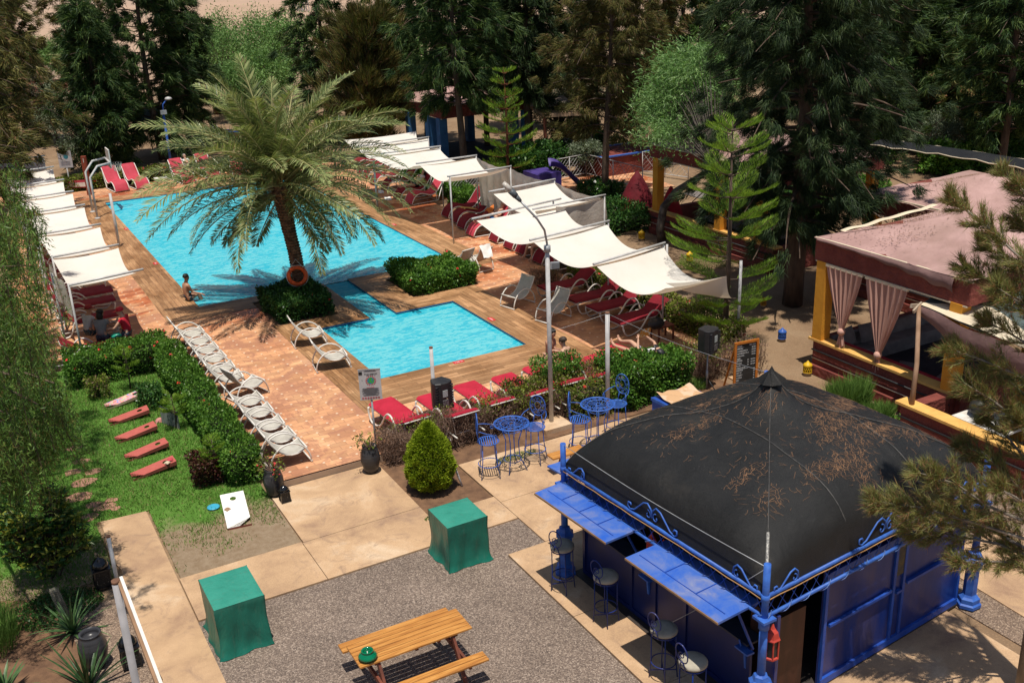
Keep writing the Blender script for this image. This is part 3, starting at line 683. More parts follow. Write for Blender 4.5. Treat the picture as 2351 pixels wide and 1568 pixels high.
# the casuarina whose boughs reach in from the right edge
def ray(px, py, depth): d = RT*((px-CX)/FPX)-UP*((py-CY)/FPX)+FW; return Vector((0, 0, H))+d*depth
def near_pine():
    T0 = ray(2450, 1100, 13.4); root = thing('casuarina_tree', 'near casuarina reaching in from the right edge over the black canopy', 'tree', (T0.x, T0.y, 0)); o = Vector(root.location); r = random.Random(9)
    b = MB(); b.tube([(0, 0, -.05), (0, .05, 2.5), (-.05, 0, 5), (0, .05, 7.5)], [.2, .17, .11, .03], 10)
    def on_trunk(py):
        lo, hi = 0, 9
        for _ in range(40):
            m = (lo+hi)/2; q = Vector((o.x, o.y, m-H)); y = CY-FPX*q.dot(UP)/q.dot(FW)
            if y > py: lo = m
            else: hi = m
        return Vector((0, 0, lo))
    C = []; D = []
    sprays = [(1260, 2010, 1150, -.2, 1.0), (1300, 2085, 1215, .2, .8), (1230, 2110, 1085, -.5, .8), (1200, 2215, 1020, .1, .8), (1330, 2190, 1290, -.3, .7), (1150, 2265, 965, .4, .7), (1290, 2160, 1160, .5, .9), (1340, 2320, 1250, .3, .7), (1240, 2290, 1120, -.4, .8),
              (1080, 2215, 880, -.3, .8), (960, 2178, 800, .1, .8), (900, 2255, 735, .3, .6), (1020, 2275, 850, .5, .7), (780, 2185, 455, -.2, .75), (760, 2250, 560, .3, .7), (820, 2215, 615, 0, .7), (640, 2300, 400, .2, .6), (860, 2290, 660, -.4, .7), (700, 2330, 500, .4, .7), (1080, 2330, 960, -.3, .7)]
    for ya, px, py, dd, wd in sprays:
        A = on_trunk(ya); tip = ray(px, py, (o+A-Vector((0, 0, H))).dot(FW)+dd)-o
        c1 = A.lerp(tip, .4)+Vector((0, 0, .10))+Vector((r.gauss(0, .08), r.gauss(0, .08), 0)); P5 = [A, c1, A.lerp(tip, .75)+Vector((0, 0, .08)), tip]
        b.tube([tuple(q) for q in P5], [.030, .020, .012, .004], 5, cap=False); L_ = (tip-A).length
        n = int(30*L_*wd)+8
        for i in range(n):
            t = min(1, .12+.9*r.random()**.8); k = min(2, int(t*3)); p = P5[k].lerp(P5[k+1], t*3-k); ax = (P5[k+1]-P5[k]).normalized()
            sd = Vector((r.gauss(0, 1), r.gauss(0, 1), r.gauss(0, .7))); sd = (sd-ax*sd.dot(ax)).normalized(); ln = wd*(.12+.42*sin(pi*min(1, .15+.8*t))*r.uniform(.4, 1)); tip2 = p+(ax*.9+sd*.75).normalized()*ln
            b.tube([tuple(p), tuple(tip2)], .0045, 3, cap=False); dr = (tip2-p).normalized()
            for q in range(4): C.append(tuple(p.lerp(tip2, .25+.25*q))); D.append(tuple(dr+Vector((0, 0, .2))))
    b.build('trunk', M_bark_pale, root)
    P, d, L, W = tuft(np.array(C), np.array(D), 20, .42, .15, .0075, -.05, .012)
    link('crown', leaves('crown', P, d, L, W, M_cas_n), root)
near_pine()

# -------- araucarias (tiers of up-curved boughs)
def araucaria(label, loc, h, R, tiers, seed, z0=.6, nl=.09, nw=.016, group=None, dens=30, bark=None, name='norfolk_pine', per=5, rtop=.38, comb=13):
    r = random.Random(seed); root = thing(name, label, 'conifer', loc, 0, group); b = MB()
    b.tube([(0, 0, -.03), (.03, 0, h*.5), (0, .02, h)], [h*.012+.008, h*.009+.005, .008], 8)
    P = []; D = []
    for t in range(tiers):
        f = t/(tiers-1); z = z0+(h*.955-z0)*f; l = R*(rtop+(1-rtop)*(1-f)**.8)*(1 if t > 1 else .8)
        for k in range(per):
            az = k*2*pi/per+t*1.1+r.uniform(-.4, .4); ll = l*r.uniform(.78, 1.15)
            if t and r.random() < .16: continue
            d = Vector((cos(az), sin(az), 0)); sd = Vector((-sin(az), cos(az), 0)); zz = r.uniform(-.07, .07)
            up = .30+.25*f
            pts = [Vector((0, 0, z+zz))+d*(ll*s)+Vector((0, 0, ll*(up*.35*s+up*.5*s*s-.10*sin(pi*s)*(1-f)))) for s in [i/6 for i in range(7)]]
            b.tube([tuple(p) for p in pts], [.014*h/5*(1-.8*i/6)+.003 for i in range(7)], 4, cap=False)
            nseg = max(5, int(ll*comb))
            for i in range(nseg):
                s = .22+.78*i/(nseg-1); j = min(5, int(s*6)); p = pts[j].lerp(pts[j+1], s*6-j); w = .30*R*(.55+.45*ll/R)*sin(pi*min(1, .12+s*.92))**.6+.03
                for sg in (-1, 1):
                    e = (sd*sg*.62+d*.75+Vector((0, 0, .30))).normalized(); m_ = max(3, int(w*dens))
                    for q in range(m_):
                        c = p+e*(w*(q+.5)/m_)
                        for u_ in range(2):
                            P.append(tuple(c)); D.append(tuple(e*.7+Vector((0, 0, r.uniform(.2, 1.0)))+sd*r.uniform(-.6, .6)))
    b.build('trunk', bark or M_bark_red, root)
    P = np.array(P); D = np.array(D); n = len(P)
    link('crown', leaves('crown', P, D, nl*NP.uniform(.7, 1.2, n), nw*NP.uniform(.8, 1.2, n), M_arau), root)
    return root
araucaria('bright green tiered Norfolk pine in front of the nearest white sail', (17.15, 19.75, 0), 6.05, 1.8, 10, 2, .95, .11, .012, bark=M_bark)
araucaria('small tiered Norfolk pine behind the white sails by the timber shelter', g0(1168, 446), 5.5, 1.6, 9, 3, 1.2, .15, .024, dens=13, rtop=.25, comb=9)
araucaria('distant small Norfolk pine in front of the far grove', g0(603, 235), 3.6, 1.1, 6, 4, 1.0, .2, .04, dens=8, comb=8)
for i, (px, py, h_, lab) in enumerate([(300, 895, 1.15, 'sapling conifer in the lawn behind the back hedge row'), (405, 985, .85, 'sapling conifer between the lawn boards and the long hedge'), (500, 1105, .95, 'sapling conifer beside the burgundy leaved shrub')]):
    c = at(px, py, 0); araucaria(lab, (c.x, c.y, 0), h_, .40, 4, 20+i, h_*.5, .05, .010, dens=60, comb=36, group='sapling conifers on the lawn', name='conifer_sapling', bark=M_bark)

# -------- date palm
PB = Vector((8.87, 29.9, .16)); PH = 3.75
palm = thing('date_palm', 'big date palm standing in a clipped bed at the pool edge', 'palm tree', tuple(PB))
b = MB(); k = 16
def pt(t): return Vector((-.16*t+.05*sin(t*6), .05*t, PH*t))
def pr_(t): return .205+.07*max(0, t-.55)*2.2-.03*sin(t*3)
b.tube([tuple(pt(i/k)) for i in range(k+1)], [pr_(i/k) for i in range(k+1)], 14)
for i in range(42):                                    # leaf-base scales in spirals
    t = i/42; c = pt(t); rr = pr_(t)
    for j in range(13):
        a = 2*pi*(j+.5*(i % 2))/13+.05*i; d = Vector((cos(a), sin(a), 0)); s = Vector((-sin(a), cos(a), 0))
        q = c+d*(rr-.012); o = .04+.02*rnd.random()+.05*max(0, t-.7); w = .055
        b.add([q-s*w, q+s*w, q+d*o+s*w*.45+Vector((0, 0, .085)), q+d*o-s*w*.45+Vector((0, 0, .085)), q-s*w*.9+Vector((0, 0, .105)), q+s*w*.9+Vector((0, 0, .105))], [(0, 1, 2, 3), (3, 2, 5, 4), (0, 3, 4), (1, 5, 2)])
M_ptrunk = mat('palm_trunk', (.22, .135, .08), (.075, .045, .03), 7, .95, .8, 24, .02)
b.build('trunk', M_ptrunk, palm)
b = MB()                                               # cut leaf stubs and fruit stalks under the crown
for i in range(70):
    a = rnd.uniform(0, 2*pi); z = PH-.55+rnd.uniform(0, .7); d = Vector((cos(a), sin(a), 0)); c = pt(z/PH)+d*.22; c.z = z
    b.bar(tuple(c), tuple(c+d*rnd.uniform(.12, .3)+Vector((0, 0, rnd.uniform(.05, .3)))), .05, .02)
b.build('leaf_stubs', mat('cut_palm_stubs', (.30, .19, .10), (.16, .09, .05), 9, .9), palm)
M_rach = mat('palm_rachis', (.38, .36, .16), (.26, .24, .10), 3, .6)
def frond_mesh(L, el, curl, seed, twist=0):
    r = np.random.default_rng(seed); n = 88
    s = np.linspace(0, 1, n+1); ang = el-curl*s**1.35
    dx = np.cos(ang)*L/n; dz = np.sin(ang)*L/n
    X = np.concatenate([[0], np.cumsum(dx[:-1])]); Z = np.concatenate([[0], np.cumsum(dz[:-1])]); Y = twist*s**2*L*.16
    T = nrm(np.stack([np.gradient(X), np.gradient(Y), np.gradient(Z)], 1)); Yv = np.array([0, 1., 0]); S = nrm(np.cross(T, np.cross(Yv, T))); U = np.cross(T, S); U *= np.sign(U[:, 2:3]+1e-9)
    Pp, Dd, Ll, Ww, Sd = [], [], [], [], []
    for i in range(9, n+1):
        for sg in (-1, 1):
            f = s[i]; ll = .62*np.sin(np.pi*min(1, .16+.80*f))**.55*(1 if f < .93 else .8)*r.uniform(.85, 1.1)
            fwd = .5+.8*f; lift = .55+r.uniform(-.42, .4)
            d = S[i]*sg*1.0+T[i]*fwd+U[i]*lift
            Pp.append([X[i], Y[i], Z[i]]); Dd.append(d); Ll.append(ll); Ww.append(.040*r.uniform(.8, 1.1)); Sd.append(U[i]*.9+T[i]*.3*r.normal())
    me = leaves('frond', np.array(Pp), np.array(Dd), np.array(Ll), np.array(Ww), M_palm, 'rhomb', .22, np.array(Sd))
    b = MB(); idx = list(range(0, n+1, 6)); b.tube([(X[i], Y[i], Z[i]) for i in idx], [.032*(1-.85*s[i])+.004 for i in idx], 5)
    bm = bmesh.new(); bm.from_mesh(me); off = len(bm.verts); me2 = b.mesh('r', M_rach); nb0 = len(bm.faces); bm.from_mesh(me2); bm.faces.ensure_lookup_table()
    for f in bm.faces[nb0:]: f.material_index = 1; f.smooth = True
    bm.to_mesh(me); bm.free(); me.materials.append(M_rach); return me
cls = []
for ci, (el, curl, L) in enumerate([(1.42, .5, 3.3), (1.2, .85, 3.8), (.95, 1.05, 4.3), (.66, 1.1, 4.6), (.38, 1.1, 4.6), (.10, 1.05, 4.2), (-.2, .95, 3.4), (-.6, .6, 2.3)]):
    cls.append([frond_mesh(L, el, curl, 100+ci*3+q, (-1, 1, .3)[q]) for q in range(2)])
counts = [9, 13, 16, 18, 18, 18, 15, 9]; az = 0
for ci, cnt in enumerate(counts):
    for j in range(cnt):
        az = 2*pi*j/cnt+ci*.83+rnd.uniform(-.3, .3)
        if ci >= 5 and abs((az-math.radians(245)+pi) % (2*pi)-pi) < .5: continue
        o = link('frond', rnd.choice(cls[ci]), palm); c = pt(1)
        o.location = (c.x+.12*cos(az), c.y+.12*sin(az), PH-.05+.38-.09*ci); o.rotation_euler = (rnd.uniform(-.55, .55), rnd.uniform(-.16, .14), az); s = rnd.uniform(.76, 1.06); o.scale = (s, s, s)
# far palm on the left and a small one
def small_palm(label, loc, h, L, n, seed):
    r = random.Random(seed); root = thing('palm_tree', label, 'palm tree', loc); b = MB()
    b.tube([(0, 0, 0), (0, 0, h)], [.3, .25], 8); b.build('trunk', M_ptrunk, root)
    for j in range(n):
        ci = j % 6; o = link('frond', cls[ci+1][j % 2], root); o.location = (0, 0, h); a = j*2.39996; o.rotation_euler = (0, 0, a); s = L/4.3*r.uniform(.85, 1.1); o.scale = (s,)*3
small_palm('distant bushy palm behind the red scaffold ladder', g0(214, 222), 1.6, 3.6, 30, 2)
small_palm('distant palm half hidden behind the tall dark casuarina', g0(500, 262), 1.2, 3.0, 24, 3)

# -------- hedges and shrubs
def box_leaves(x0, y0, x1, y1, h, dens, lump=.12, seed=0, base=.0, z0=.12):
    """leaf positions on the skin of a clipped hedge with an uneven surface"""
    a = [(x1-x0)*(y1-y0), (y1-y0)*h, (y1-y0)*h, (x1-x0)*h, (x1-x0)*h]; P = []; D = []
    for i, ar in enumerate(a):
        n = int(ar*dens); u = NP.uniform(0, 1, n); v = NP.uniform(0, 1, n)**.9
        X, Y, Z = {0: (x0+u*(x1-x0), y0+v*(y1-y0), np.full(n, h)), 1: (np.full(n, x0), y0+u*(y1-y0), v*h), 2: (np.full(n, x1), y0+u*(y1-y0), v*h),
                   3: (x0+u*(x1-x0), np.full(n, y0), v*h), 4: (x0+u*(x1-x0), np.full(n, y1), v*h)}[i]
        Nn = np.array([(0, 0, 1), (-1, 0, .15), (1, 0, .15), (0, -1, .15), (0, 1, .15)][i], float)
        off = lump*vnoise(X*1.0+seed, Y+Z*1.3, 3.1, seed)+lump*.7*vnoise(X+Z, Y*1.2, 7.7, seed+2)-np.abs(NP.normal(0, lump*.8, n))
        p = np.stack([X, Y, Z], 1)+Nn*off[:, None]; p[:, 2] += base
        k = p[:, 2] > base+z0*NP.uniform(0, 1, n)*.6
        P.append(p[k]); D.append(np.tile(Nn, (n, 1))[k])
    P = np.concatenate(P); D = np.concatenate(D)
    return P, nrm(D+NP.normal(size=D.shape)*.75)
def flowers(pts, r=.045, m=None):
    b = MB()
    for p in pts:
        p = Vector(p); n = Vector((rnd.gauss(0, .5), rnd.gauss(0, .5)-.3, 1)).normalized(); u = n.orthogonal().normalized(); w = n.cross(u)
        for k in range(5):
            a = 2*pi*k/5; d = u*cos(a)+w*sin(a); s = u*-sin(a)+w*cos(a)
            b.add([p, p+d*r*.6+s*r*.4+n*r*.25, p+d*r*1.1+n*r*.15, p+d*r*.6-s*r*.4+n*r*.25], [(0, 1, 2, 3)])
    return b
def hedge(label, x0, y0, x1, y1, h, m=None, dens=1500, L=.062, W=.04, base=0, seed=1, lump=.10, nfl=0, name='hedge', group=None, flm=None, extra=None, fr=.045):
    root = thing(name, label, name.replace('_', ' '), ((x0+x1)/2, (y0+y1)/2, base), 0, group); c = Vector(root.location)
    P, D = box_leaves(x0-c.x, y0-c.y, x1-c.x, y1-c.y, h, dens, lump, seed)
    if extra is not None: P = np.concatenate([P, extra[0]]); D = np.concatenate([D, extra[1]])
    n = len(P); link('leaves', leaves('leaves', P, D, L*NP.uniform(.7, 1.3, n), W*NP.uniform(.7, 1.2, n), m or M_hedge, 'rhomb', .15), root)
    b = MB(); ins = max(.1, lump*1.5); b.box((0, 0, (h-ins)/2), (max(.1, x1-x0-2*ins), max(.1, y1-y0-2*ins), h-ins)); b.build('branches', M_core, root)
    if nfl:
        k = NP.choice(len(P), nfl); flowers([P[i]+np.array([0, 0, .03]) for i in k if P[i][2] > h*.45], fr, flm).build('flowers', flm or M_flower, root)['kind'] = 'stuff'
    return root
hedge('square clipped green bed of shrubs around the palm trunk', 7.68, 28.3, 9.32, 30.6, .62, M_darkleaf, 1300, .085, .05, .16, 3, .12, 14, 'shrub_bed')
hedge('square green shrub bed with red flowers beside the pool channel', 12.05, 28.35, 14.2, 30.45, .62, M_hedge, 1500, .09, .05, .16, 4, .13, 26, 'shrub_bed')
hedge('long clipped hedge between the lawn and the row of white chairs', 3.88, 19.45, 4.55, 27.0, .74, M_hedge, 1500, .06, .04, 0, 5, .10, 22)
hedge('clipped hedge across the back of the lawn under the nearest left sail', 1.75, 26.95, 4.4, 28.25, .78, M_hedge, 1500, .06, .04, 0, 6, .11, 26)
hedge('low green hedge behind the lone umbrella post at the far end of the pool', 4.5, 52.5, 15.5, 53.4, .7, M_hedge_y, 700, .11, .07, .1, 7, .13, 40, fr=.08)
hedge('trimmed green hedge with yellow leaves behind the right red loungers', 16.75, 19.3, 17.5, 26.9, .85, M_hedge_y, 1250, .07, .045, 0, 8, .12, 26)
hedge('green hedge behind the far right loungers', 18.75, 32.0, 19.6, 45.5, .8, M_hedge, 700, .1, .06, 0, 9, .14, 20)
hedge('green hedge strip behind the towel covered loungers', 18.55, 28.4, 19.2, 31.2, .75, M_hedge, 1000, .08, .05, 0, 9, .12, 10)
hedge('leafy bush with pink flowers at the end of the front hedge near the chalkboard', 12.65, 18.05, 14.7, 19.2, .98, M_hedge, 1500, .075, .05, 0, 10, .13, 16, 'bush')
hedge('green flowering bush behind the blue bistro tables', 10.2, 18.75, 11.5, 19.35, .95, M_hedge_y, 1300, .06, .035, 0, 12, .13, 12, 'bush')
hedge('bushy plant in front of the two talking men', 11.15, 19.0, 12.3, 19.7, 1.15, M_hedge, 900, .07, .035, 0, 13, .16, 3, 'bush')
hedge('thin yellow green hedge behind the right blue bistro table', 11.4, 18.1, 12.7, 18.75, .78, M_hedge_y, 900, .06, .035, 0, 14, .12, 6, 'bush')
# leggy dry hedge in front of the loungers: upright twigs with a few green shoots
def dry_hedge(label, x0, y0, x1, y1, h, seed, n=9000, green=.06, name='dry_hedge'):
    root = thing(name, label, 'hedge', ((x0+x1)/2, (y0+y1)/2, 0)); c = Vector(root.location)
    X = NP.uniform(x0, x1, n)-c.x; Y = NP.uniform(y0, y1, n)-c.y; Z = NP.uniform(0, 1, n)**.8*h*(.82+.18*vnoise(X, Y, 4, seed))
    D = NP.normal(size=(n, 3))*.55; D[:, 2] += .55
    P = np.stack([X, Y, Z], 1)
    link('twigs', leaves('twigs', P, D, NP.uniform(.08, .2, n), NP.uniform(.006, .014, n), M_dry), root)
    b = MB(); r = random.Random(seed)
    for i in range(int((x1-x0)*16)):
        a = Vector((r.uniform(x0, x1)-c.x, r.uniform(y0, y1)-c.y, 0)); e = a+Vector((r.gauss(0, .12), r.gauss(0, .08), h*r.uniform(.6, .95))); b.tube([tuple(a), tuple(a.lerp(e, .5)+Vector((r.gauss(0, .04), r.gauss(0, .04), 0))), tuple(e)], [.012, .009, .004], 4, cap=False)
    b.build('stems', mat('dry_stems', (.16, .10, .07), (.10, .06, .045), 9, .9), root)
    ng = int(n*green)
    if ng:
        cl = NP.uniform(0, 1, (max(3, ng//60), 2)); q = NP.integers(0, len(cl), ng)
        P = np.stack([x0-c.x+cl[q, 0]*(x1-x0)+NP.normal(0, .12, ng), y0-c.y+cl[q, 1]*(y1-y0)+NP.normal(0, .08, ng), h*(.8+NP.normal(0, .12, ng))], 1)
        link('green_shoots', leaves('green_shoots', P, NP.normal(size=(ng, 3))+np.array([0, 0, .6]), NP.uniform(.04, .07, ng), .03, M_hedge_y, 'rhomb', .1), root)['kind'] = 'stuff'
dry_hedge('dry leafless brown hedge right of the clay pot below the red loungers', 6.95, 18.45, 9.5, 19.2, .86, 1, 16000, .05)
dry_hedge('half dry hedge with green shoots behind the left blue bistro table', 9.4, 18.5, 11.5, 19.2, .86, 2, 11000, .3)
dry_hedge('half dry hedge below the lying sunbather', 11.9, 18.7, 13.6, 19.75, .9, 3, 8000, .3)
dry_hedge('small leafless thorny shrub beside the grey lamp post shadow', 15.6, 26.9, 16.6, 27.5, .7, 4, 2600, .05)
dry_hedge('bare pale shrub behind the chalkboard', 16.2, 17.9, 17.0, 18.9, 1.0, 5, 3400, .03)
dry_hedge('dark tangled shrub under the loudspeaker beside the black canopy', 15.2, 18.3, 16.2, 19.1, .95, 6, 4200, .3)
# round thuja
def thuja(label, loc, h, R):
    root = thing('thuja', label, 'conifer', loc); n = 15000
    u = NP.uniform(0, 1, n); a = NP.uniform(0, 2*pi, n); rr = R*np.sin(np.pi*np.clip(.10+.9*u, 0, 1)**.62)**.85; rr = np.where(u > .42, R*np.maximum(0, 1-((u-.30)/.71)**1.7)**.85, rr)
    lump = 1+.06*np.sin(a*5+u*14)+.05*np.sin(a*9-u*23)-np.abs(NP.normal(0, .05, n)); rr = rr*lump
    P = np.stack([rr*np.cos(a), rr*np.sin(a), .10+u*(h-.1)], 1); D = np.stack([np.cos(a)*.65, np.sin(a)*.65, np.full(n, .75)], 1)+NP.normal(size=(n, 3))*.3
    link('foliage', leaves('foliage', P, D, NP.uniform(.05, .10, n), .022, M_thuja, 'rhomb', .1), root)
    b = MB(); b.lathe([(.05, 0), (R*.75, h*.15), (R*.86, h*.38), (R*.6, h*.7), (.05, h*.94)], 14); b.build('branches', mat('thuja_core', (.05, .07, .01), (.02, .03, .006), 8, 1), root)
thuja('egg shaped bright yellow green thuja in the dirt bed', (7.35, 17.2, 0), 1.46, .47)
# burgundy shrub, low border shrubs, white flowering shrub
hedge('burgundy leaved shrub at the near end of the long hedge', 3.25, 19.75, 3.75, 20.4, .62, M_burg, 1500, .07, .04, 0, 21, .14, 0, 'shrub')
hedge('straggly green shrub at the lawn edge beside the sapling', 3.05, 24.6, 3.6, 25.3, .5, M_darkleaf, 900, .07, .045, 0, 22, .15, 0, 'shrub')
hedge('small leafy shrub in the lawn corner by the back hedge', 2.0, 25.9, 2.5, 26.3, .55, M_hedge_y, 900, .06, .04, 0, 23, .14, 0, 'shrub')
hedge('dark green oleander bush under the small Norfolk pine', 22.9, 41.6, 25.9, 43.4, 1.3, M_darkleaf, 420, .2, .09, 0, 24, .3, 0, 'shrub')
hedge('white flowering shrub beside the forked casuarina', 23.6, 35.8, 25.2, 37, .7, M_darkleaf, 500, .14, .06, 0, 25, .2, 30, 'shrub', flm=mat('white_petals', (.8, .8, .72), None, 5), fr=.07)
for i, (px, py, w_, h_, lab) in enumerate([(1985, 372, 2.2, 1.5, 'round dark bush beyond the black net strip, left of the others'), (2075, 335, 2.6, 2.0, 'tall dark bush at the foot of the upper right casuarinas'), (2185, 398, 2.2, 1.2, 'low green bush behind the curved pink roof'), (1820, 505, 1.8, 1.1, 'dark bush in the shade left of the massive trunk'), (1975, 470, 1.6, 1.0, 'dark bush in the shade right of the massive trunk'), (2290, 375, 2.4, 1.6, 'dark bush near the right edge behind the roofs'), (1600, 350, 2.6, 1.4, 'green bush behind the mid pavilion roof'), (1330, 355, 2.2, 1.2, 'green bush past the playground fence')]):
    c = at(px, py, 0); hedge(lab, c.x-w_/2, c.y-w_/2, c.x+w_/2, c.y+w_/2, h_, M_darkleaf if i % 2 else M_hedge, 420, .16, .08, 0, 60+i, .38, 0, 'shrub')
hedge('dark shrub between the sails and the mid red pavilion', 20.6, 31.0, 23.2, 33.2, .8, M_darkleaf, 450, .14, .06, 0, 26, .25, 0, 'shrub')
hedge('rose bushes along the white lattice fence', 27.5, 42.5, 31.0, 43.8, .8, M_hedge, 420, .13, .07, 0, 27, .25, 26, 'shrub', flm=M_pinkfl, fr=.07)
# schefflera
def rosette_bush(label, loc, spots, m, seed, leafL=.13, per=9):
    root = thing('schefflera', label, 'shrub', loc); r = random.Random(seed); b = MB(); P = []; D = []
    for (cx, cy, cz, rad, n) in spots:
        for i in range(n):
            a = r.uniform(0, 2*pi); q = rad*sqrt(r.random()); u = r.uniform(-1, 1)
            c = Vector((cx+cos(a)*q, cy+sin(a)*q, cz+u*rad*.85)); b.tube([(cx*.25, cy*.25, 0), (cx*.7, cy*.7, cz*.45), tuple(c)], [.018, .012, .005], 4, cap=False)
            for k in range(per):
                t = 2*pi*k/per; P.append(tuple(c)); D.append((cos(t), sin(t), r.uniform(-.1, .55)))
    b.build('stems', M_bark, root); P = np.array(P); n = len(P)
    link('leaves', leaves('leaves', P, np.array(D), leafL*NP.uniform(.8, 1.2, n), .045, m, 'rhomb', .3), root)
M_sch = leafmat('variegated_leaves', (.012, .045, .010), (.04, .11, .02), (.38, .36, .05), .2, .35, 3.0)
c = at(120, 1330, 0)
rosette_bush('leafy shrub with yellow edged leaves in front of the lawn shade', (c.x, c.y, 0), [(-.35, .15, 1.15, .33, 60), (-.28, .1, .75, .35, 50), (.12, .25, .9, .3, 50), (.3, .35, 1.35, .22, 34), (.42, 0, .7, .3, 46), (0, -.1, .5, .35, 40), (.5, .1, 1.0, .2, 22)], M_sch, 3)
# strap-leaved yuccas, rosemary, grasses
def strap_plant(label, loc, n, L, W, m, name, cat, el0=.5, seed=1, curl=.9):
    root = thing(name, label, cat, loc); r = random.Random(seed); b = MB()
    for i in range(n):
        a = i*2.4+r.uniform(-.3, .3); el = el0+(1.5-el0)*((i+.5)/n)+r.uniform(-.1, .1); l = L*r.uniform(.75, 1.1); p = Vector((0, 0, .02)); prev = None; k = 7
        cu = curl*r.uniform(.4, 1.3)*(1.35-el/1.6)
        for j in range(k+1):
            s = j/k; d = Vector((cos(a)*cos(el-cu*s), sin(a)*cos(el-cu*s), sin(el-cu*s))); sd = Vector((-sin(a), cos(a), 0)); wd = W*(1-s**2.2)*.5+.001
            cur = (p-sd*wd, p+Vector((0, 0, -.25*wd)), p+sd*wd)
            if prev: b.add([prev[0], prev[1], prev[2], cur[2], cur[1], cur[0]], [(0, 1, 4, 5), (1, 2, 3, 4)], 0, True)
            prev = cur; p = p+d*(l/k)
    b.build('leaves', m, root); return root
M_yuc = mat('strap_leaf', (.10, .18, .06), (.04, .09, .03), 9, .45)
M_yuc2 = mat('dark_strap_leaf', (.05, .10, .03), (.02, .05, .018), 9, .4)
strap_plant('yucca with arching strap leaves beside the fuzzy cactus', tuple(at(168, 1455, 0)), 34, .72, .05, M_yuc, 'yucca', 'plant', .25, 4)
strap_plant('dark upright bird of paradise plant at the bottom left behind the tall pot', tuple(at(205, 1585, 0)), 30, .95, .05, M_yuc2, 'strap_plant', 'plant', .6, 5, .5)
strap_plant('green leafy plant at the bottom left corner', tuple(at(10, 1600, 0)), 24, .7, .08, M_yuc, 'strap_plant', 'plant', .4, 8, .8)
root = thing('cactus', 'fuzzy grey column cactus leaning beside the yucca', 'cactus', tuple(at(155, 1425, 0))); b = MB()
b.tube([(.02, 0, 0), (-.02, .02, .3), (-.07, .03, .6), (-.1, .04, .66)], [.045, .05, .045, .02], 10); b.build('stem', mat('cactus_skin', (.16, .15, .11), (.08, .08, .06), 12, .9), root)
n = 3500; t = NP.uniform(0, .64, n); a = NP.uniform(0, 2*pi, n); P = np.stack([-.1*t/.64+.048*np.cos(a), .03*t+.048*np.sin(a), t], 1); D = np.stack([np.cos(a), np.sin(a), NP.uniform(-.2, .8, n)], 1)
link('spines', leaves('spines', P, D, .035, .004, mat('pale_spines', (.42, .38, .30), None, 5)), root)
def spikes(label, loc, rx, ry, n, L, m, name='rosemary', cat='shrub', sp=.22):
    root = thing(name, label, cat, loc); a = NP.uniform(0, 2*pi, n); q = np.sqrt(NP.uniform(0, 1, n)); P = np.stack([np.cos(a)*q*rx, np.sin(a)*q*ry, NP.uniform(0, L*.75, n)], 1)
    D = NP.normal(size=(n, 3))*sp; D[:, 2] += 1; D[:, 0] += np.cos(a)*q*.3; D[:, 1] += np.sin(a)*q*.3
    link('shoots', leaves('shoots', P, D, L*NP.uniform(.25, .5, n), .014, m), root); return root
M_rose = leafmat('rosemary_shoots', (.05, .11, .02), (.12, .22, .04), (.20, .32, .07), .2, .6, 3)
spikes('tall bright green rosemary bush against the low red wall', tuple(at(1945, 945, 0)), .62, .36, 5200, .75, M_rose)
spikes('soft green grass clump right of the rosemary bush', tuple(at(2010, 965, 0)), .5, .3, 3600, .38, M_rose, 'grass_clump', 'grass')
spikes('tuft of grass beside the leafy front bush', tuple(at(1590, 895, 0)), .4, .22, 1800, .25, M_rose, 'grass_clump', 'grass')
spikes('low grass patch beneath the yellow lantern near the Norfolk pine', tuple(at(1640, 600, 0)), 1.6, .8, 6000, .12, M_grass, 'grass_clump', 'grass', .5)
spikes('patch of grass around the left blue bistro stools', tuple(at(1185, 1052, 0)), .5, .15, 1500, .09, M_grass, 'grass_clump', 'grass', .5)
spikes('green shrub shoots at the bottom left edge of the picture', tuple(at(-10, 1480, 0)), .35, .5, 2600, .55, M_rose, 'shrub', 'shrub')
def sprawl(label, loc, rx, ry, h, n, m, L=.05, W=.03):
    root = thing('creeping_plant', label, 'plant', loc); a = NP.uniform(0, 2*pi, n); q = np.sqrt(NP.uniform(0, 1, n))
    P = np.stack([np.cos(a)*q*rx, np.sin(a)*q*ry, NP.uniform(.01, h, n)*(1-q*.6)], 1); link('leaves', leaves('leaves', P, NP.normal(size=(n, 3))+np.array([0, 0, .8]), L, W, m, 'rhomb', .1), root)
sprawl('creeping green plant at the corner of the right red wall', tuple(at(2065, 985, 0)), .35, .4, .35, 900, M_hedge)
sprawl('dark ground cover beneath the schefflera', tuple(at(130, 1400, 0)), .75, .55, .14, 2600, M_darkleaf)
sprawl('weeds in the bare bed before the green covered cube', tuple(at(1000, 1190, 0)), .22, .1, .06, 260, M_hedge)
sprawl('low plants under the sails edge on the far left', (.4, 33, 0), .8, 4.5, .7, 7000, M_hedge, .09, .06)
sprawl('undergrowth below the pepper tree', (-.8, 24, 0), 1.4, 3.5, .5, 9000, M_darkleaf, .08, .05)
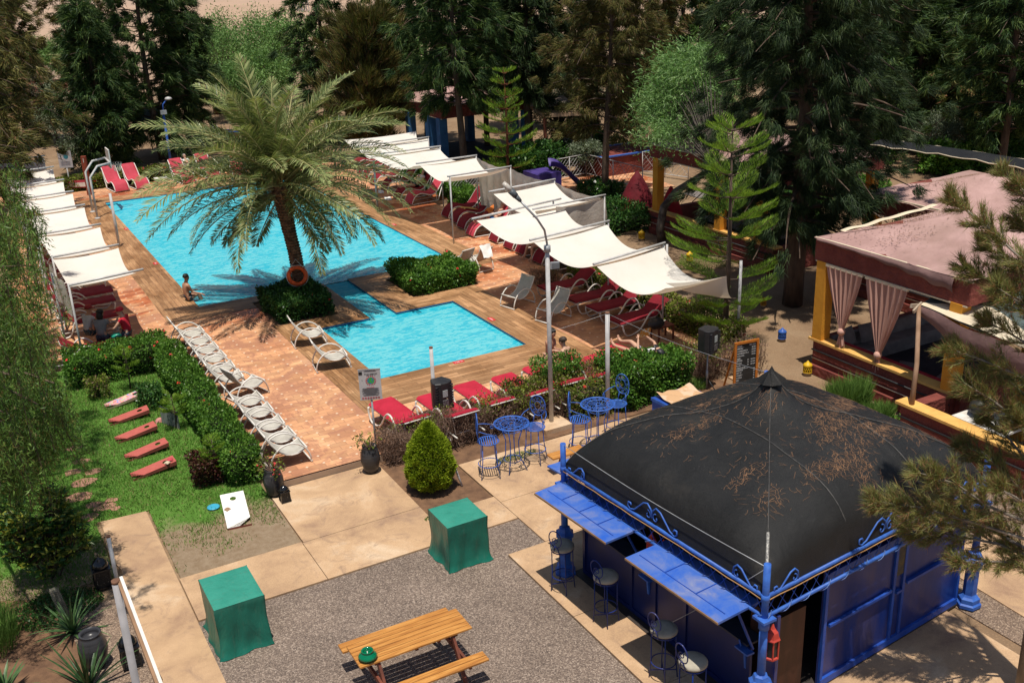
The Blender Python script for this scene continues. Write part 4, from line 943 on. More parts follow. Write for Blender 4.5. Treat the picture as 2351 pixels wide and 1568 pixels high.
# ================================================================ furniture and fittings
M_white = mat('white_paint', (.74, .71, .66), (.60, .56, .50), 6, .45, dirt=.15)
M_whitem = mat('white_metal_pole', (.56, .55, .54), (.42, .41, .40), 5, .45, dirt=.25)
M_grey = mat('grey_galvanised', (.42, .43, .44), (.30, .31, .32), 7, .45, metal=.3)
M_sail = None
def m_sail():
    m, nt, out = nt_new('sail_canvas'); P = pos(nt)
    c = ramp(nt, noise(nt, P, .8, 6, .6), [(.3, (.76, .71, .63)), (.7, (.84, .80, .74))])
    d = ramp(nt, noise(nt, P, 2.1, 7, .72), [(.62, 0), (.8, .35)]); c = mixc(nt, d, c, (.38, .31, .24))
    nb = bump(nt, noise(nt, pos(nt, scale=(1, .35, 1)), 3.0, 4, .6), .35, .05)
    p = N(nt, 'BsdfPrincipled', {'Base Color': c, 'Roughness': .85, 'Specular IOR Level': .1, 'Normal': nb}); t = N(nt, 'BsdfTranslucent', {'Color': mixc(nt, 1, c, (.95, .82, .66), 'MULTIPLY'), 'Normal': nb})
    mx = N(nt, 'MixShader', {0: .25, 1: p.outputs[0], 2: t.outputs[0]}); nt.links.new(mx.outputs[0], out.inputs[0]); return m
M_sail = m_sail()
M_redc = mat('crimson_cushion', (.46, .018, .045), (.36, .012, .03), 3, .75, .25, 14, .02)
M_redd = mat('shaded_red_cushion', (.215, .008, .020), (.15, .006, .014), 3, .8, .25, 14, .02)  # darker copy of the crimson; shade under the sails put into the colour
M_pinkc = mat('sun_faded_cushion', (.50, .055, .085), (.42, .04, .06), 3, .75, .25, 14, .02)
M_blue = mat('blue_paint', (.020, .085, .42), (.012, .055, .30), 4, .42, dirt=.12)
M_blueL = mat('light_blue_iron', (.045, .145, .50), (.03, .09, .36), 8, .45)
M_black = mat('black_plastic', (.018, .018, .02), (.03, .03, .032), 12, .45)
M_blackm = mat('black_ceramic', (.05, .05, .055), (.03, .03, .033), 6, .3, .3, 30, .004, stretch=(.3, .3, 6))
M_sling = mat('grey_sling', (.46, .44, .39), (.36, .34, .30), 5, .8, .2, 90, .003)

# ---- white sling beach chair, local +x is the front
def beach_chair():
    t = thing('beach_chair', 'x', 'chair'); W = .31
    b = MB(); prof = [(-.02, .90), (.02, .80), (.10, .66), (.20, .52), (.30, .41), (.42, .33), (.55, .29), (.68, .29), (.80, .33), (.92, .40)]
    b.grid(lambda u, v: (lambda i, f: (prof[i][0]+(prof[i+1][0]-prof[i][0])*f, -W+.03+(2*W-.06)*v, prof[i][1]+(prof[i+1][1]-prof[i][1])*f-.03*sin(pi*v)))(min(8, int(u*9)), u*9-min(8, int(u*9))), 18, 6)
    b.build('sling', M_sling, t)
    b = MB()
    for s in (-1, 1): b.tube([(x, s*(W-.02), z) for x, z in prof], .019, 8)
    b.tube([(prof[0][0], -W, prof[0][1]), (prof[0][0], W, prof[0][1])], .021, 8); b.tube([(prof[-1][0], -W-.02, prof[-1][1]), (prof[-1][0], W+.02, prof[-1][1])], .021, 8)
    b.build('seat_frame', M_white, t)
    for s in (-1, 1):
        b = MB(); pts = [(.02, s*W, .02)]+[(.50-.50*cos(a), s*(W+.015), .02+.58*sin(a)) for a in [pi*i/14 for i in range(1, 14)]]+[(1.0, s*W, .02)]
        b.tube(pts, .021, 8); b.build('arm_loop', M_white, t)
    b = MB()
    for x in (.02, 1.0): b.tube([(x, -W-.03, .03), (x, W+.03, .03)], .02, 8)
    for x, s in ((.02, -1), (.02, 1), (1, -1), (1, 1)): b.ball((x, s*W, .03), .032, 8)
    b.build('base_bars', M_white, t); return t
bc = beach_chair(); bc.scale = (.9,)*3; used = [False]
GW = 'white sling beach chairs'
def put(proto, flag, loc, rz, label, group):
    if not flag[0]:
        flag[0] = True; proto.location = loc; proto.rotation_euler = (0, 0, rz); proto['label'] = label; proto['group'] = group; return proto
    return dup(proto, loc, rz, label, group)
ys_row = [19.62, 20.32, 21.10, 21.88, 22.62, 23.5, 24.32, 25.1, 25.88, 26.68, 27.45, 28.2]
for i, yy in enumerate(ys_row):
    if i == 5: continue
    put(bc, used, (4.66-.005*i, yy+rnd.uniform(-.02, .02), ZT), rnd.uniform(-.05, .05), f'white sling chair in the long row beside the hedge, {ordn(i if i < 5 else i-1)} from the near end', GW)
o = put(bc, used, (4.95, 23.5, ZT), .3, 'white sling chair turned askew with its back out of line in the long hedge row', GW)
for (x, y, a, lab) in [(7.42, 26.3, -.12, 'empty white sling chair on the deck just below the palm bed, farther of two'), (7.35, 24.3, -.15, 'empty white sling chair on the deck left of the small pool, nearer of two'),
                       (13.75, 25.9, radians(195), 'white sling chair on the deck right of the small pool, farther one'), (13.95, 24.2, radians(197), 'white sling chair on the deck right of the small pool, beside the tall lamp pole'),
                       (15.1, 29.35, radians(100), 'white sling chair with a towel on its back beside the shrub bed'), (14.55, 29.55, radians(105), 'white sling chair half hidden behind the shrub bed')]:
    if a > 3: put(bc, used, (x+.95, y, ZT), a, lab, GW)
    else: put(bc, used, (x, y, ZT), a, lab, GW)
# towel hung over one chair back
def cloth(name, label, cat, pts, m, nu=8, nv=8, amp=.012, thick=0):
    A, B, C_, D_ = [Vector(p) for p in pts]; b = MB()
    b.grid(lambda u, v: tuple(A.lerp(B, u).lerp(D_.lerp(C_, u), v)+Vector((amp*sin(u*9+v*3), amp*cos(u*5+v*7), amp*sin(u*11)*cos(v*6)))), nu, nv)
    return tag(b.build(name, m), label, cat)
M_towel = mat('white_towel', (.80, .79, .76), (.66, .65, .62), 5, .95, .3, 50)
cloth('towel', 'white towel hung over the back of a sling chair by the shrub bed', 'towel', [(14.85, 29.32, ZT+.93), (15.3, 29.42, ZT+.93), (15.25, 29.12, ZT+.55), (14.85, 29.02, ZT+.58)], M_towel)

# ---- red loungers: local origin under the head end, +x towards the foot
def flat_lounger(back, cm, name='sun_lounger'):
    t = thing(name, 'x', 'sun lounger'); W = .325; zf = .38; Lb = .60; Lf = 1.26
    hx = -Lb*cos(back); hz = zf+Lb*sin(back)      # head end relative to the fold, fold at x=.70
    F = .70
    def pad(p, q, nm):
        b = MB(); P_, Q = Vector(p), Vector(q); d = (Q-P_); n = Vector((-d.z, 0, d.x)).normalized(); n = n if n.z > 0 else -n; th = .055; k = 8
        def top(u, v): e = (1-abs(2*v-1)**8); return P_+d*u+Vector((0, (-W+2*W*v), 0))+n*(th*e**.25*(1-.10*sin(u*pi*3)**2)+.004*sin(u*17))
        b.grid(lambda u, v: tuple(top(u, v)), 14, 10)
        b.grid(lambda u, v: tuple(P_+d*(1-u)+Vector((0, (-W+2*W*v), 0))), 2, 2, 0, False)
        for u in (0, 1): b.poly([tuple(P_+d*u+Vector((0, -W, 0)))]+[tuple(top(u, v/10)) for v in range(11)]+[tuple(P_+d*u+Vector((0, W, 0)))])
        b.build(nm, cm, t)
    pad((F, 0, zf), (F+Lf, 0, zf+.015), 'seat_cushion'); pad((F, 0, zf), (F+hx, 0, hz), 'back_cushion')
    for s in (-1, 1):
        b = MB(); y = s*(W+.035); x1 = F+Lf
        pts = [(x1-.05, y*.97, zf-.02), (x1-.06, y, zf-.14), (x1-.16, y, .06), (x1-.34, y, .03), (x1-.60, y, .10), (x1-.78, y, .26), (x1-.92, y, .44), (x1-1.08, y, .56), (x1-1.26, y, .54), (x1-1.38, y, .40), (x1-1.46, y, .18), (x1-1.56, y, .05), (x1-1.72, y, .03)]
        sm = []
        for i in range(len(pts)-1):
            for q in range(3):
                f = q/3; a = Vector(pts[max(0, i-1)]); p = Vector(pts[i]); c = Vector(pts[i+1]); d = Vector(pts[min(len(pts)-1, i+2)])
                sm.append(.5*((2*p)+(-a+c)*f+(2*a-5*p+4*c-d)*f*f+(-a+3*p-3*c+d)*f**3))
        sm.append(Vector(pts[-1])); b.tube([tuple(q) for q in sm], .023, 8); b.build('side_tube', M_white, t)
    b = MB()
    for s in (-1, 1):
        b.tube([(F+Lf-.04, s*(W-.03), zf-.03), (F, s*(W-.03), zf-.03), (F+hx, s*(W-.03), hz-.03)], .016, 6)
        b.tube([(F+hx*.7, s*(W-.06), zf+(hz-zf)*.7-.03), (F+hx*.9, s*(W-.06), .16), (F-.45, s*(W-.06), .14)], .014, 6)
    for x, z in ((F+Lf-.04, zf-.03), (F+hx, hz-.03), (F+.5, zf-.03), (F-.45, .14)): b.tube([(x, -W, z), (x, W, z)], .016, 6)
    for s in (-1, 1): b.bar((F-.7, s*(W+.02), .17), (F+.3, s*(W+.02), .17), .03, .02)
    b.build('frame', M_white, t); return t
def wave_lounger(cm):
    t = thing('wave_lounger', 'x', 'sun lounger'); W = .31
    pr = [(-.02, .98), (.10, .86), (.24, .68), (.38, .50), (.52, .38), (.68, .33), (.86, .36), (1.05, .43), (1.24, .47), (1.42, .44), (1.57, .33), (1.66, .17), (1.70, .06)]
    def P_(u): i = min(len(pr)-2, int(u*(len(pr)-1))); f = u*(len(pr)-1)-i; return pr[i][0]+(pr[i+1][0]-pr[i][0])*f, pr[i][1]+(pr[i+1][1]-pr[i][1])*f
    b = MB()
    def top(u, v):
        x, z = P_(u); x2, z2 = P_(min(1, u+.02)); x0, z0 = P_(max(0, u-.02)); d = Vector((x2-x0, 0, z2-z0)).normalized(); n = Vector((-d.z, 0, d.x)); n = n if n.z > -.2 and n.x > -1 else n
        e = 1-abs(2*v-1)**8; return Vector((x, -W+2*W*v, z))+n*(.045*e**.25+.006*abs(sin(v*pi*3)))
    b.grid(lambda u, v: tuple(top(u, v)), 40, 12)
    b.grid(lambda u, v: (P_(1-u)[0], -W+2*W*v, P_(1-u)[1]), 30, 1)
    b.build('cushion', cm, t)
    for s in (-1, 1):
        b = MB(); b.tube([(x+.01, s*(W+.02), z-.02) for x, z in pr], .022, 8); b.tube([(1.66, s*(W+.02), .03), (.45, s*(W+.02), .03), (.40, s*(W+.02), .06), (.10, s*(W+.02), .80)], .02, 8)
        b.tube([(.48, s*(W+.02), .03), (.48, s*(W+.02), .42)], .018, 6); b.build('side_frame', M_white, t)
    b = MB()
    for x, z in ((-.02, .96), (.45, .04), (1.68, .05), (1.0, .38), (.4, .44)): b.tube([(x, -W-.02, z), (x, W+.02, z)], .018, 6)
    b.build('cross_bars', M_white, t); return t
fa = flat_lounger(radians(24), M_redc); fa_u = [False]
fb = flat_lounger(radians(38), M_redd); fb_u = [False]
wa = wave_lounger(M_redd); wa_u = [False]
wb = wave_lounger(M_pinkc); wb_u = [False]
GR = 'red cushioned sun loungers'
def foot_at(x, y, a): return (x-1.96*cos(a), y-1.96*sin(a), ZT)      # place by the foot end
for (px, py, a, lab) in [(874, 918, 94, 'crimson lounger with lowered back nearest the clay pot, leftmost of the front row'), (982, 905, 93, 'crimson lounger behind the left loudspeaker in the front row'), (1066, 880, 92, 'crimson lounger just right of the left loudspeaker, beside the leafy hedge'),
                         (1152, 861, 92, 'crimson lounger to the left of the small green side table'), (1300, 822, 92, 'crimson lounger right behind the two talking men'), (1358, 815, 96, 'crimson lounger right of the two men, nearest the lying sunbather')]:
    p = at(px, py, ZT+.42); a = radians(a); q = (p.x, p.y-.02)
    put(fa, fa_u, foot_at(q[0], q[1], a), a, lab, GR)
p = at(1398, 796, ZT+.42); a = radians(100); SUNB = put(fa, fa_u, foot_at(p.x, p.y, a), a, 'crimson lounger on which the man with the book lies', GR)
p = at(1240, 850, ZT+.42); a = radians(92); MEN = put(fa, fa_u, foot_at(p.x, p.y+.35, a), a, 'crimson lounger shared by the two talking men', GR)
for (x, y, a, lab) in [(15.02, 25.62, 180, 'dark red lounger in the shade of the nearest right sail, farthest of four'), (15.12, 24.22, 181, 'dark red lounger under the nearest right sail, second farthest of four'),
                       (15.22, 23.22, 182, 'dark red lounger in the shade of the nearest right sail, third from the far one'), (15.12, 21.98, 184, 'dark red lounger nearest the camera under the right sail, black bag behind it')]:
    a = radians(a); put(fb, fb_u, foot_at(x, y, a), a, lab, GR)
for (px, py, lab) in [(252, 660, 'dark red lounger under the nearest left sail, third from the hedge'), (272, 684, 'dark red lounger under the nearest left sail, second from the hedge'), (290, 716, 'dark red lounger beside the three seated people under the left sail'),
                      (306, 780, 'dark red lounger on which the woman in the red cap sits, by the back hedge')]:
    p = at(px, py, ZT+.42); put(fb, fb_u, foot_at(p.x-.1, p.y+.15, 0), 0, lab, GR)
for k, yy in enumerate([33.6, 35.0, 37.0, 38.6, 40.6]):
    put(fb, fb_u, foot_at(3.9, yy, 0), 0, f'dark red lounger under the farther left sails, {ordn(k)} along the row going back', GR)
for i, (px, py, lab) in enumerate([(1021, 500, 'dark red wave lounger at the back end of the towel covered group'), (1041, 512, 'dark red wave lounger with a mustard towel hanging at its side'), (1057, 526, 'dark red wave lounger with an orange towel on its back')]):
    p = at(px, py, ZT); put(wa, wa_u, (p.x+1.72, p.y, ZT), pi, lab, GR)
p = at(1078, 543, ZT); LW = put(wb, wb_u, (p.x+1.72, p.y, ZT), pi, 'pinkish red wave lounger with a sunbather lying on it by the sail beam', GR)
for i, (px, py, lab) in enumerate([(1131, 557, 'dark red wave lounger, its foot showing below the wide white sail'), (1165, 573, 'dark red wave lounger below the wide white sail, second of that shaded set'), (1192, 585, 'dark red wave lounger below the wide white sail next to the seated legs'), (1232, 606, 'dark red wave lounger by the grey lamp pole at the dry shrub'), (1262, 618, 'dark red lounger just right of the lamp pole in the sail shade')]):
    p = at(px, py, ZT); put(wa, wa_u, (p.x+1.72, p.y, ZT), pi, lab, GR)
p = at(932, 468, ZT); put(wb, wb_u, (p.x+1.72, p.y, ZT), pi+.12, 'bright red wave lounger standing in full sun in front of the lattice screen', GR)
for i, (px, py, lab) in enumerate([(907, 457, 'dark wave lounger with the dozing woman in a white top'), (878, 436, 'dark red wave lounger third from the sunny one going back'), (852, 424, 'dark red wave lounger fourth from the sunny one going back'), (834, 410, 'dark red wave lounger fifth from the sunny one going back'), (822, 398, 'dark red wave lounger sixth from the sunny one, behind palm fronds'), (808, 388, 'dark red wave lounger seventh from the sunny one, behind palm fronds')]):
    p = at(px, py, ZT); put(wa, wa_u, (p.x+1.72, p.y, ZT), pi+.1, lab, GR)
for (px, py, a, lab) in [(282, 441, -82, 'faded red wave lounger by the basketball hoop at the far end'), (330, 434, -80, 'faded red wave lounger second from the left at the far end'), (436, 422, -82, 'faded red wave lounger with a person in white at the far end'),
                         (553, 416, -100, 'faded red wave lounger at the far end behind the palm'), (492, 409, -85, 'faded red wave lounger at the far end partly behind fronds')]:
    p = at(px, py, ZT); a = radians(a); put(wb, wb_u, (p.x-1.7*cos(a), p.y-1.7*sin(a), ZT), a, lab, GR)
# towels and small things on loungers
M_must = mat('mustard_towel', (.55, .33, .12), (.42, .25, .09), 6, .95, .3, 40); M_orng = mat('orange_towel', (.70, .22, .05), (.55, .16, .04), 6, .95, .3, 40)
def drape(label, x, y, z, pts, m, W=.24): 
    b = MB(); b.grid(lambda u, v: (lambda i, f: (x+pts[i][0]+(pts[i+1][0]-pts[i][0])*f, y-W+2*W*v+.02*sin(u*8), z+pts[i][1]+(pts[i+1][1]-pts[i][1])*f+.01*sin(v*9+u*5)))(min(len(pts)-2, int(u*(len(pts)-1))), u*(len(pts)-1)-min(len(pts)-2, int(u*(len(pts)-1)))), 14, 6)
    return tag(b.build('towel', m), label, 'towel')
p = at(1041, 512, ZT); drape('mustard towel spread along a dark red wave lounger', p.x+1.72, p.y+.1, ZT, [(-1.66, .20), (-1.5, .42), (-1.2, .54), (-.9, .46), (-.66, .40)], M_must)
p = at(1057, 526, ZT); drape('orange towel thrown over the back of a wave lounger', p.x+1.72, p.y, ZT, [(.06, .9), (-.02, 1.06), (-.2, .84), (-.38, .6), (-.5, .45)], M_orng)
cloth('newspaper', 'white paper lying on the wet tiles beside the far loungers', 'paper', [at(868, 437, ZT+.01), at(880, 437, ZT+.01), at(882, 443, ZT+.02), at(868, 444, ZT+.01)], M_towel)
cloth('newspaper', 'open white paper on the tiles left of the dozing woman', 'paper', [at(905-24, 452, ZT+.01), at(897, 452, ZT+.01), at(900, 459, ZT+.02), at(884, 460, ZT+.01)], M_towel)

# ---- sails and their frames
def sail(label, c, sag=.32, pull=.10, group='white shade sails', nu=18, nv=16, name='shade_sail'):
    """c: four world corners in order around"""
    A, B, C_, D_ = [Vector(q) for q in c]; cen = (A+B+C_+D_)/4; b = MB()
    def f(u, v):
        p = A.lerp(B, u).lerp(D_.lerp(C_, u), v); eu = 4*u*(1-u); ev = 4*v*(1-v)
        q = p.lerp(cen, pull*(ev*(abs(2*u-1)**2)+.25*eu*(abs(2*v-1)**2)))
        q.z = p.z-sag*(ev*.85+.15*eu*ev)-.05*eu*(1-ev)-.012*sin(u*9)*ev; return tuple(q)
    b.grid(f, nu, nv); r = MB()
    o = b.build(name, M_sail); tag(o, label, 'shade sail', group); return o
def post_frame(label, p0, p1, zt, posts, r=.032, pr=.028, ext=.05):
    t = thing('sail_gantry', label, 'frame', (p0[0], p0[1], ZT), 0, 'white steel frames of the sails'); b = MB()
    b.tube([(p0[0], p0[1], zt), (p1[0], p1[1], zt+.02)], r, 10); b.build('crossbeam', M_whitem, t, world=True)
    for q in posts:
        b = MB(); b.tube([(q[0], q[1], q[2] if len(q) > 2 else ZT-.02), (q[0], q[1], zt+ext)], pr, 10); b.build('post', M_whitem, t, world=True)
    return t
LB = [(2.22, 27.95, 4.15, 28.25), (2.2, 31.2, 4.06, 31.4), (2.15, 34.3, 4.02, 34.45), (2.1, 37.7, 4.02, 37.8), (2.1, 40.4, 4.0, 40.5), (2.1, 43.0, 4.0, 43.1), (2.1, 46.2, 4.0, 46.3), (2.1, 49.3, 4.0, 49.4)]
zL = 2.5
for i, (x0, y0, x1, y1) in enumerate(LB):
    post_frame(f'white steel frame of the left sails, {ordn(i)} from the camera', (x0, y0), (x1, y1), zL, [(x0, y0), (x0-.25, y0+1.3)] if i < 3 else [(x0, y0)])
for i in range(len(LB)-1):
    a, c = LB[i], LB[i+1]
    lab = f'white sail left of the pool, {ordn(i)} from the camera'
    sail(lab, [(a[0], a[1]+.08, zL-.06), (a[2]-.05, a[3]+.1, zL-.06), (c[2]-.05, c[3]-.1, zL-.06), (c[0], c[1]-.08, zL-.06)], .34, .10)
# flap hanging from the nearest left sail
sail('narrow white flap hanging down from the nearest left frame', [(2.2, 28.0, zL-.06), (2.25, 28.3, zL-.25), (2.25, 28.1, 1.3), (2.2, 27.95, 1.25)], .02, .02, nu=4, nv=10, name='sail_flap')
cloth('sail_flap', 'white canvas side sheet behind the nearest left frame', 'canvas', [(2.15, 28.2, 2.4), (2.05, 31.1, 2.4), (2.12, 31.0, 1.3), (2.2, 28.4, 1.5)], M_sail, 12, 8, .04)
zR = 2.6
RB = {'a': (at(955, 376, 2.7), at(1095, 358, 2.7)), 'b': (at(1027, 405.7, 2.7), at(1174, 383.5, 2.7)), 'c': (at(1122, 441, 2.7), at(1275, 413, 2.7)), 'd': (at(1083, 503, 2.7), at(1288, 458, 2.7)), 'd2': (at(1223, 481, 2.7), at(1390, 449, 2.7)),
      'e': (at(1216, 552, 2.7), at(1399, 508.5, 2.7)), 'f': (at(1362, 607, 2.7), at(1527, 559, 2.7)), 'z': (at(850, 356, 2.7), at(1012, 337, 2.7)), 'y': (at(815, 338, 2.7), at(985, 316, 2.7))}
def xy(v): return (v.x, v.y)
for k, lab, ps in [('y', 'white frame of the farthest right sail', 'r'), ('z', 'white frame between the two farthest right sails', 'r'), ('a', 'white frame at the far edge of the sail above the lattice', 'r'), ('b', 'white frame above the lattice screen', 'lr'), ('c', 'white frame behind the dark street lamp head', 'r'),
                   ('d', 'white frame with its open pipe end below the lamp head', 'm'), ('d2', 'white frame carrying the brown lined curtain', 'r'), ('e', 'white frame in the middle of the near right sails', 'r'), ('f', 'white frame between the two nearest right sails', 'r')]:
    p, q = RB[k]; ln = q-p; posts = []
    if 'r' in ps: posts.append((q.x-.04, q.y))
    if 'l' in ps: posts.append((p.x+.1, p.y))
    if 'm' in ps: posts.append((q.x-.3, q.y-.02))
    post_frame(lab, xy(p), xy(q), 2.7, posts, ext=.04)
def pp(px, py, z): return tuple(at(px, py, z))
SR = 'white shade sails'
sail('white sail beyond the dappled one, mostly behind palm fronds', [pp(790, 322, 2.62), pp(955, 302, 2.62), pp(982, 318, 2.62), pp(818, 340, 2.62)], .3)
sail('farthest white sail on the right, dappled by the palm', [pp(820, 342, 2.62), pp(982, 319, 2.62), pp(1008, 339, 2.62), pp(852, 360, 2.62)], .3)
sail('white sail second farthest on the right with leaf shadows', [pp(855, 362, 2.62), pp(1008, 341, 2.62), pp(1092, 361, 2.62), pp(950, 382, 2.62)], .35)
sail('white sail above the lattice screen on the right', [pp(965, 381, 2.62), pp(1092, 363, 2.62), pp(1168, 387, 2.62), pp(1035, 408, 2.62)], .42)
sail('wide white sail beyond the street lamp head', [pp(1133, 446, 2.62), pp(1271, 418, 2.62), pp(1383, 454, 2.6), pp(1232, 484, 2.6)], .4)
sail('wide white sail with the lamp arm across it', [pp(1094, 507, 2.62), pp(1287, 464, 2.62), pp(1394, 513, 2.62), pp(1226, 556, 2.62)], .42)
sail('white sail second nearest on the right', [pp(1226, 557, 2.62), pp(1394, 516, 2.62), pp(1522, 564, 2.62), pp(1368, 609, 2.62)], .42)
sail('nearest white sail on the right, overlapped by the Norfolk pine', [pp(1370, 612, 2.62), pp(1522, 566, 2.62), pp(1668, 634, 2.48), pp(1528, 662, 2.45)], .5, .08)
sail('drooping end flap of the nearest right sail', [pp(1528, 650, 2.42), pp(1668, 634, 2.48), pp(1680, 684, 1.8), pp(1620, 672, 2.0)], .12, .05, name='sail_flap')
t = thing('steel_post', 'white post below the near corner of the nearest right sail', 'post', at(1529, 705, .2)); b = MB(); b.tube([(0, 0, 0), (0, 0, 1.9)], .035, 10); b.build('pipe', M_whitem, t)
t = thing('steel_post', 'tall grey white post behind the Norfolk pine', 'post', (17.42, 19.55, 0)); b = MB(); b.tube([(0, 0, 0), (0, 0, 2.5)], .04, 10); b.build('pipe', M_whitem, t)
# curtains hanging behind the right sails
M_curt = mat('cream_curtain', (.52, .46, .40), (.40, .34, .29), 2, .9, .3, 12, .04)
def curtain(label, A, B, zt, zb, folds=7, amp=.07, m=M_curt, name='curtain', gather=0):
    A, B = Vector(A), Vector(B); d = B-A; n = Vector((-d.y, d.x, 0)).normalized(); b = MB()
    def f(u, v): p = A.lerp(B, u)+n*amp*sin(u*folds*2*pi+1.5*v)*(.3+.7*v); p.z = zt+(zb(u) if callable(zb) else zb-zt)*v-.10*sin(pi*u)*(1-v)+.0; return tuple(p)
    b.grid(f, folds*6, 10); return tag(b.build(name, m), label, 'curtain')
def hz_(v, z): return (v.x, v.y, z)
curtain('cream curtain hanging below the frame beyond the lattice screen', hz_(RB['b'][1], 0), hz_(RB['c'][1], 0), 2.62, .7, 5)
curtain('cream curtain below the farther frame at the right sails', hz_(RB['a'][1], 0), hz_(RB['b'][1], 0), 2.62, .8, 5)
curtain('shaded beige curtain bag hanging at the widest right sail', hz_(RB['d2'][1]+Vector((-1.9, -.05, 0)), 0), hz_(RB['d2'][1], 0), 2.62, 1.2, 2, .05)
curtain('grey curtain behind the middle right sails', hz_(RB['c'][1], 0), hz_(RB['d2'][1], 0), 2.6, 1.9, 4)
# ---- lattice screens
def lattice(label, A, B, zb, zt, step=.16, group='white lattice screens', r=.012, m=M_whitem):
    A, B = Vector(A), Vector(B); d = B-A; Lg = d.length; d.normalize(); t = thing('lattice_screen', label, 'screen', tuple(A), 0, group); b = MB()
    for z in (zb, zt): b.tube([tuple(A+Vector((0, 0, z))), tuple(B+Vector((0, 0, z)))], r*1.6, 6)
    for s in (0, .5, 1): b.tube([tuple(A+d*Lg*s), tuple(A+d*Lg*s+Vector((0, 0, zt+.02)))], r*1.8, 6)
    b.build('frame', m, t, world=True); b = MB(); hh = zt-zb; q = -hh
    while q < Lg:
        for sg in (0, 1):
            if sg and int(round((q+hh)/step)) % 4: continue
            s0, s1 = max(0, q), min(Lg, q+hh)
            if s1-s0 < .05: continue
            z0, z1 = zb+(s0-q), zb+(s1-q)
            if sg: z0, z1 = zb+zt-z0, zb+zt-z1
            b.tube([tuple(A+d*s0+Vector((0, 0, z0))), tuple(A+d*s1+Vector((0, 0, z1)))], r*.7, 4, cap=False)
        q += step
    b.build('bars', m, t, world=True)
lattice('white lattice screen under the sail with diagonal bars', at(1034, 463, .1), at(1111, 452, .1), .1, 1.35)
lattice('low white lattice beside the screen under the sails', at(1113, 450, .1), at(1175, 425, .1), .1, .9)
for a, c, lab in [((1190, 400), (1262, 380), 'white diagonal fence left of the purple slide'), ((1262, 380), (1263, 400), 'short white fence panel by the purple slide'), ((1280, 357), (1378, 393), 'white diagonal fence along the rose bushes'), ((1270, 420), (1345, 405), 'white wire fence in front of the playground'), ((1345, 405), (1475, 440), 'white wire fence before the red tent'), ((1475, 400), (1580, 415), 'white lattice behind the mid pavilion')]:
    lattice(lab, at(a[0], a[1], 0), at(c[0], c[1], 0), .15, 1.05, .22, 'white lattice fences of the playground')

# ---- poles, lamps
def pole(label, loc, h, r=.045, m=M_whitem, name='pole', cat='pole', cap=True, rust=True):
    t = thing(name, label, cat, loc); b = MB(); b.tube([(0, 0, -.02), (0, 0, h)], r, 14); b.build('pipe', m, t)
    if rust: b = MB(); b.tube([(0, 0, h-.02), (0, 0, h+.012)], r*1.03, 14); b.build('pipe_mouth', mat('rusty_rim', (.20, .10, .06), None, 9), t)
    return t
pole('short white post at the pool edge near the left sails', (5.23, 40.49, ZT), 2.05, .05, cap=False, rust=False)
pole('white post rising from the deck by the right pool edge', tuple(at(867, 476, .2)), 2.0, .045, rust=False)
pole('white pole in front of the hedge left of the right blue bistro table', (12.22, 18.0, 0), 2.58, .05)
pole('white pole behind the left loudspeaker', (8.67, 19.75, 0), 1.98, .042)
LP = Vector((10.92, 18.36, .1))
t = thing('street_lamp', 'tall grey lamp pole with a swan neck arm and dark cobra head over the sails', 'street lamp', tuple(LP)); b = MB()
b.tube([(0, 0, 0), (0, 0, 4.1)], [.052, .048], 16); b.build('pole', M_whitem, t)
hd = at(1195, 462, 5.35)-LP; el = at(1240, 510, 4.9)-LP
b = MB(); b.tube([(0, 0, 4.05), (0, 0, 4.2), tuple(Vector((0, 0, 4.4)).lerp(el, .35)), tuple(el.lerp(hd, .15)), tuple(el.lerp(hd, .6)), tuple(hd)], .024, 8); b.tube([(0, 0, 4.02), (0, 0, 4.16)], .075, 14); b.build('arm', M_grey, t)
b = MB(); dh = (hd-el).normalized(); sd = dh.cross(Vector((0, 0, 1))).normalized(); up_ = sd.cross(dh)
for s0, s1, w0, w1, mi in ((0, .14, .05, .075, 0), (.14, .30, .085, .10, 0), (.30, .52, .10, .06, 1)):
    a = hd+dh*s0; c = hd+dh*s1; pts = []
    for p, w in ((a, w0), (c, w1)):
        for k in range(10): an = 2*pi*k/10; pts.append(p+sd*cos(an)*w+up_*sin(an)*w*.72)
    b.add(pts, [(k, (k+1) % 10, 10+(k+1) % 10, 10+k) for k in range(10)]+[tuple(range(9, -1, -1)), tuple(range(10, 20))], mi, True)
b.build('lamp_head', [mat('lamp_housing', (.10, .12, .13), (.06, .07, .08), 8, .5), mat('lamp_glass', (.55, .52, .47), (.40, .36, .31), 10, .25)], t)
b = MB(); b.box((.12, -.10, 3.72), (.20, .05, .15), -.3); b.build('floodlight', M_grey, t)
b = MB(); b.box((.125, -.13, 3.72), (.165, .012, .115), -.3); b.build('floodlight_glass', mat('flood_glass', (.20, .21, .22), None, 8, .2), t)
CL = at(396, 398, 0)
t = thing('street_lamp', 'blue lamp post with a hooded head standing left of the palm', 'street lamp', tuple(CL)); b = MB(); b.tube([(0, 0, 0), (0, 0, 3.1)], .06, 10); b.tube([(0, 0, 3.1), (.05, 0, 3.5), (.25, -.05, 3.72)], .035, 8); b.build('pole', M_blueL, t)
b = MB(); b.lathe([(.02, .12), (.14, .08), (.20, 0), (.12, -.04)], 12, (.34, -.06, 3.74)); b.build('lamp_head', M_whitem, t)
b = MB(); b.box((0, -.1, 3.12), (.3, .12, .2)); b.build('floodlight', M_grey, t)
c = at(163, 168, 0); t = thing('street_lamp', 'far blue lamp post with a white head at the upper left', 'street lamp', tuple(c)); b = MB(); b.tube([(0, 0, 0), (0, 0, 3.6), (-.2, 0, 3.9)], .1, 8); b.build('pole', M_blueL, t); b = MB(); b.box((-.35, 0, 3.92), (.6, .25, .14)); b.build('lamp_head', M_whitem, t)
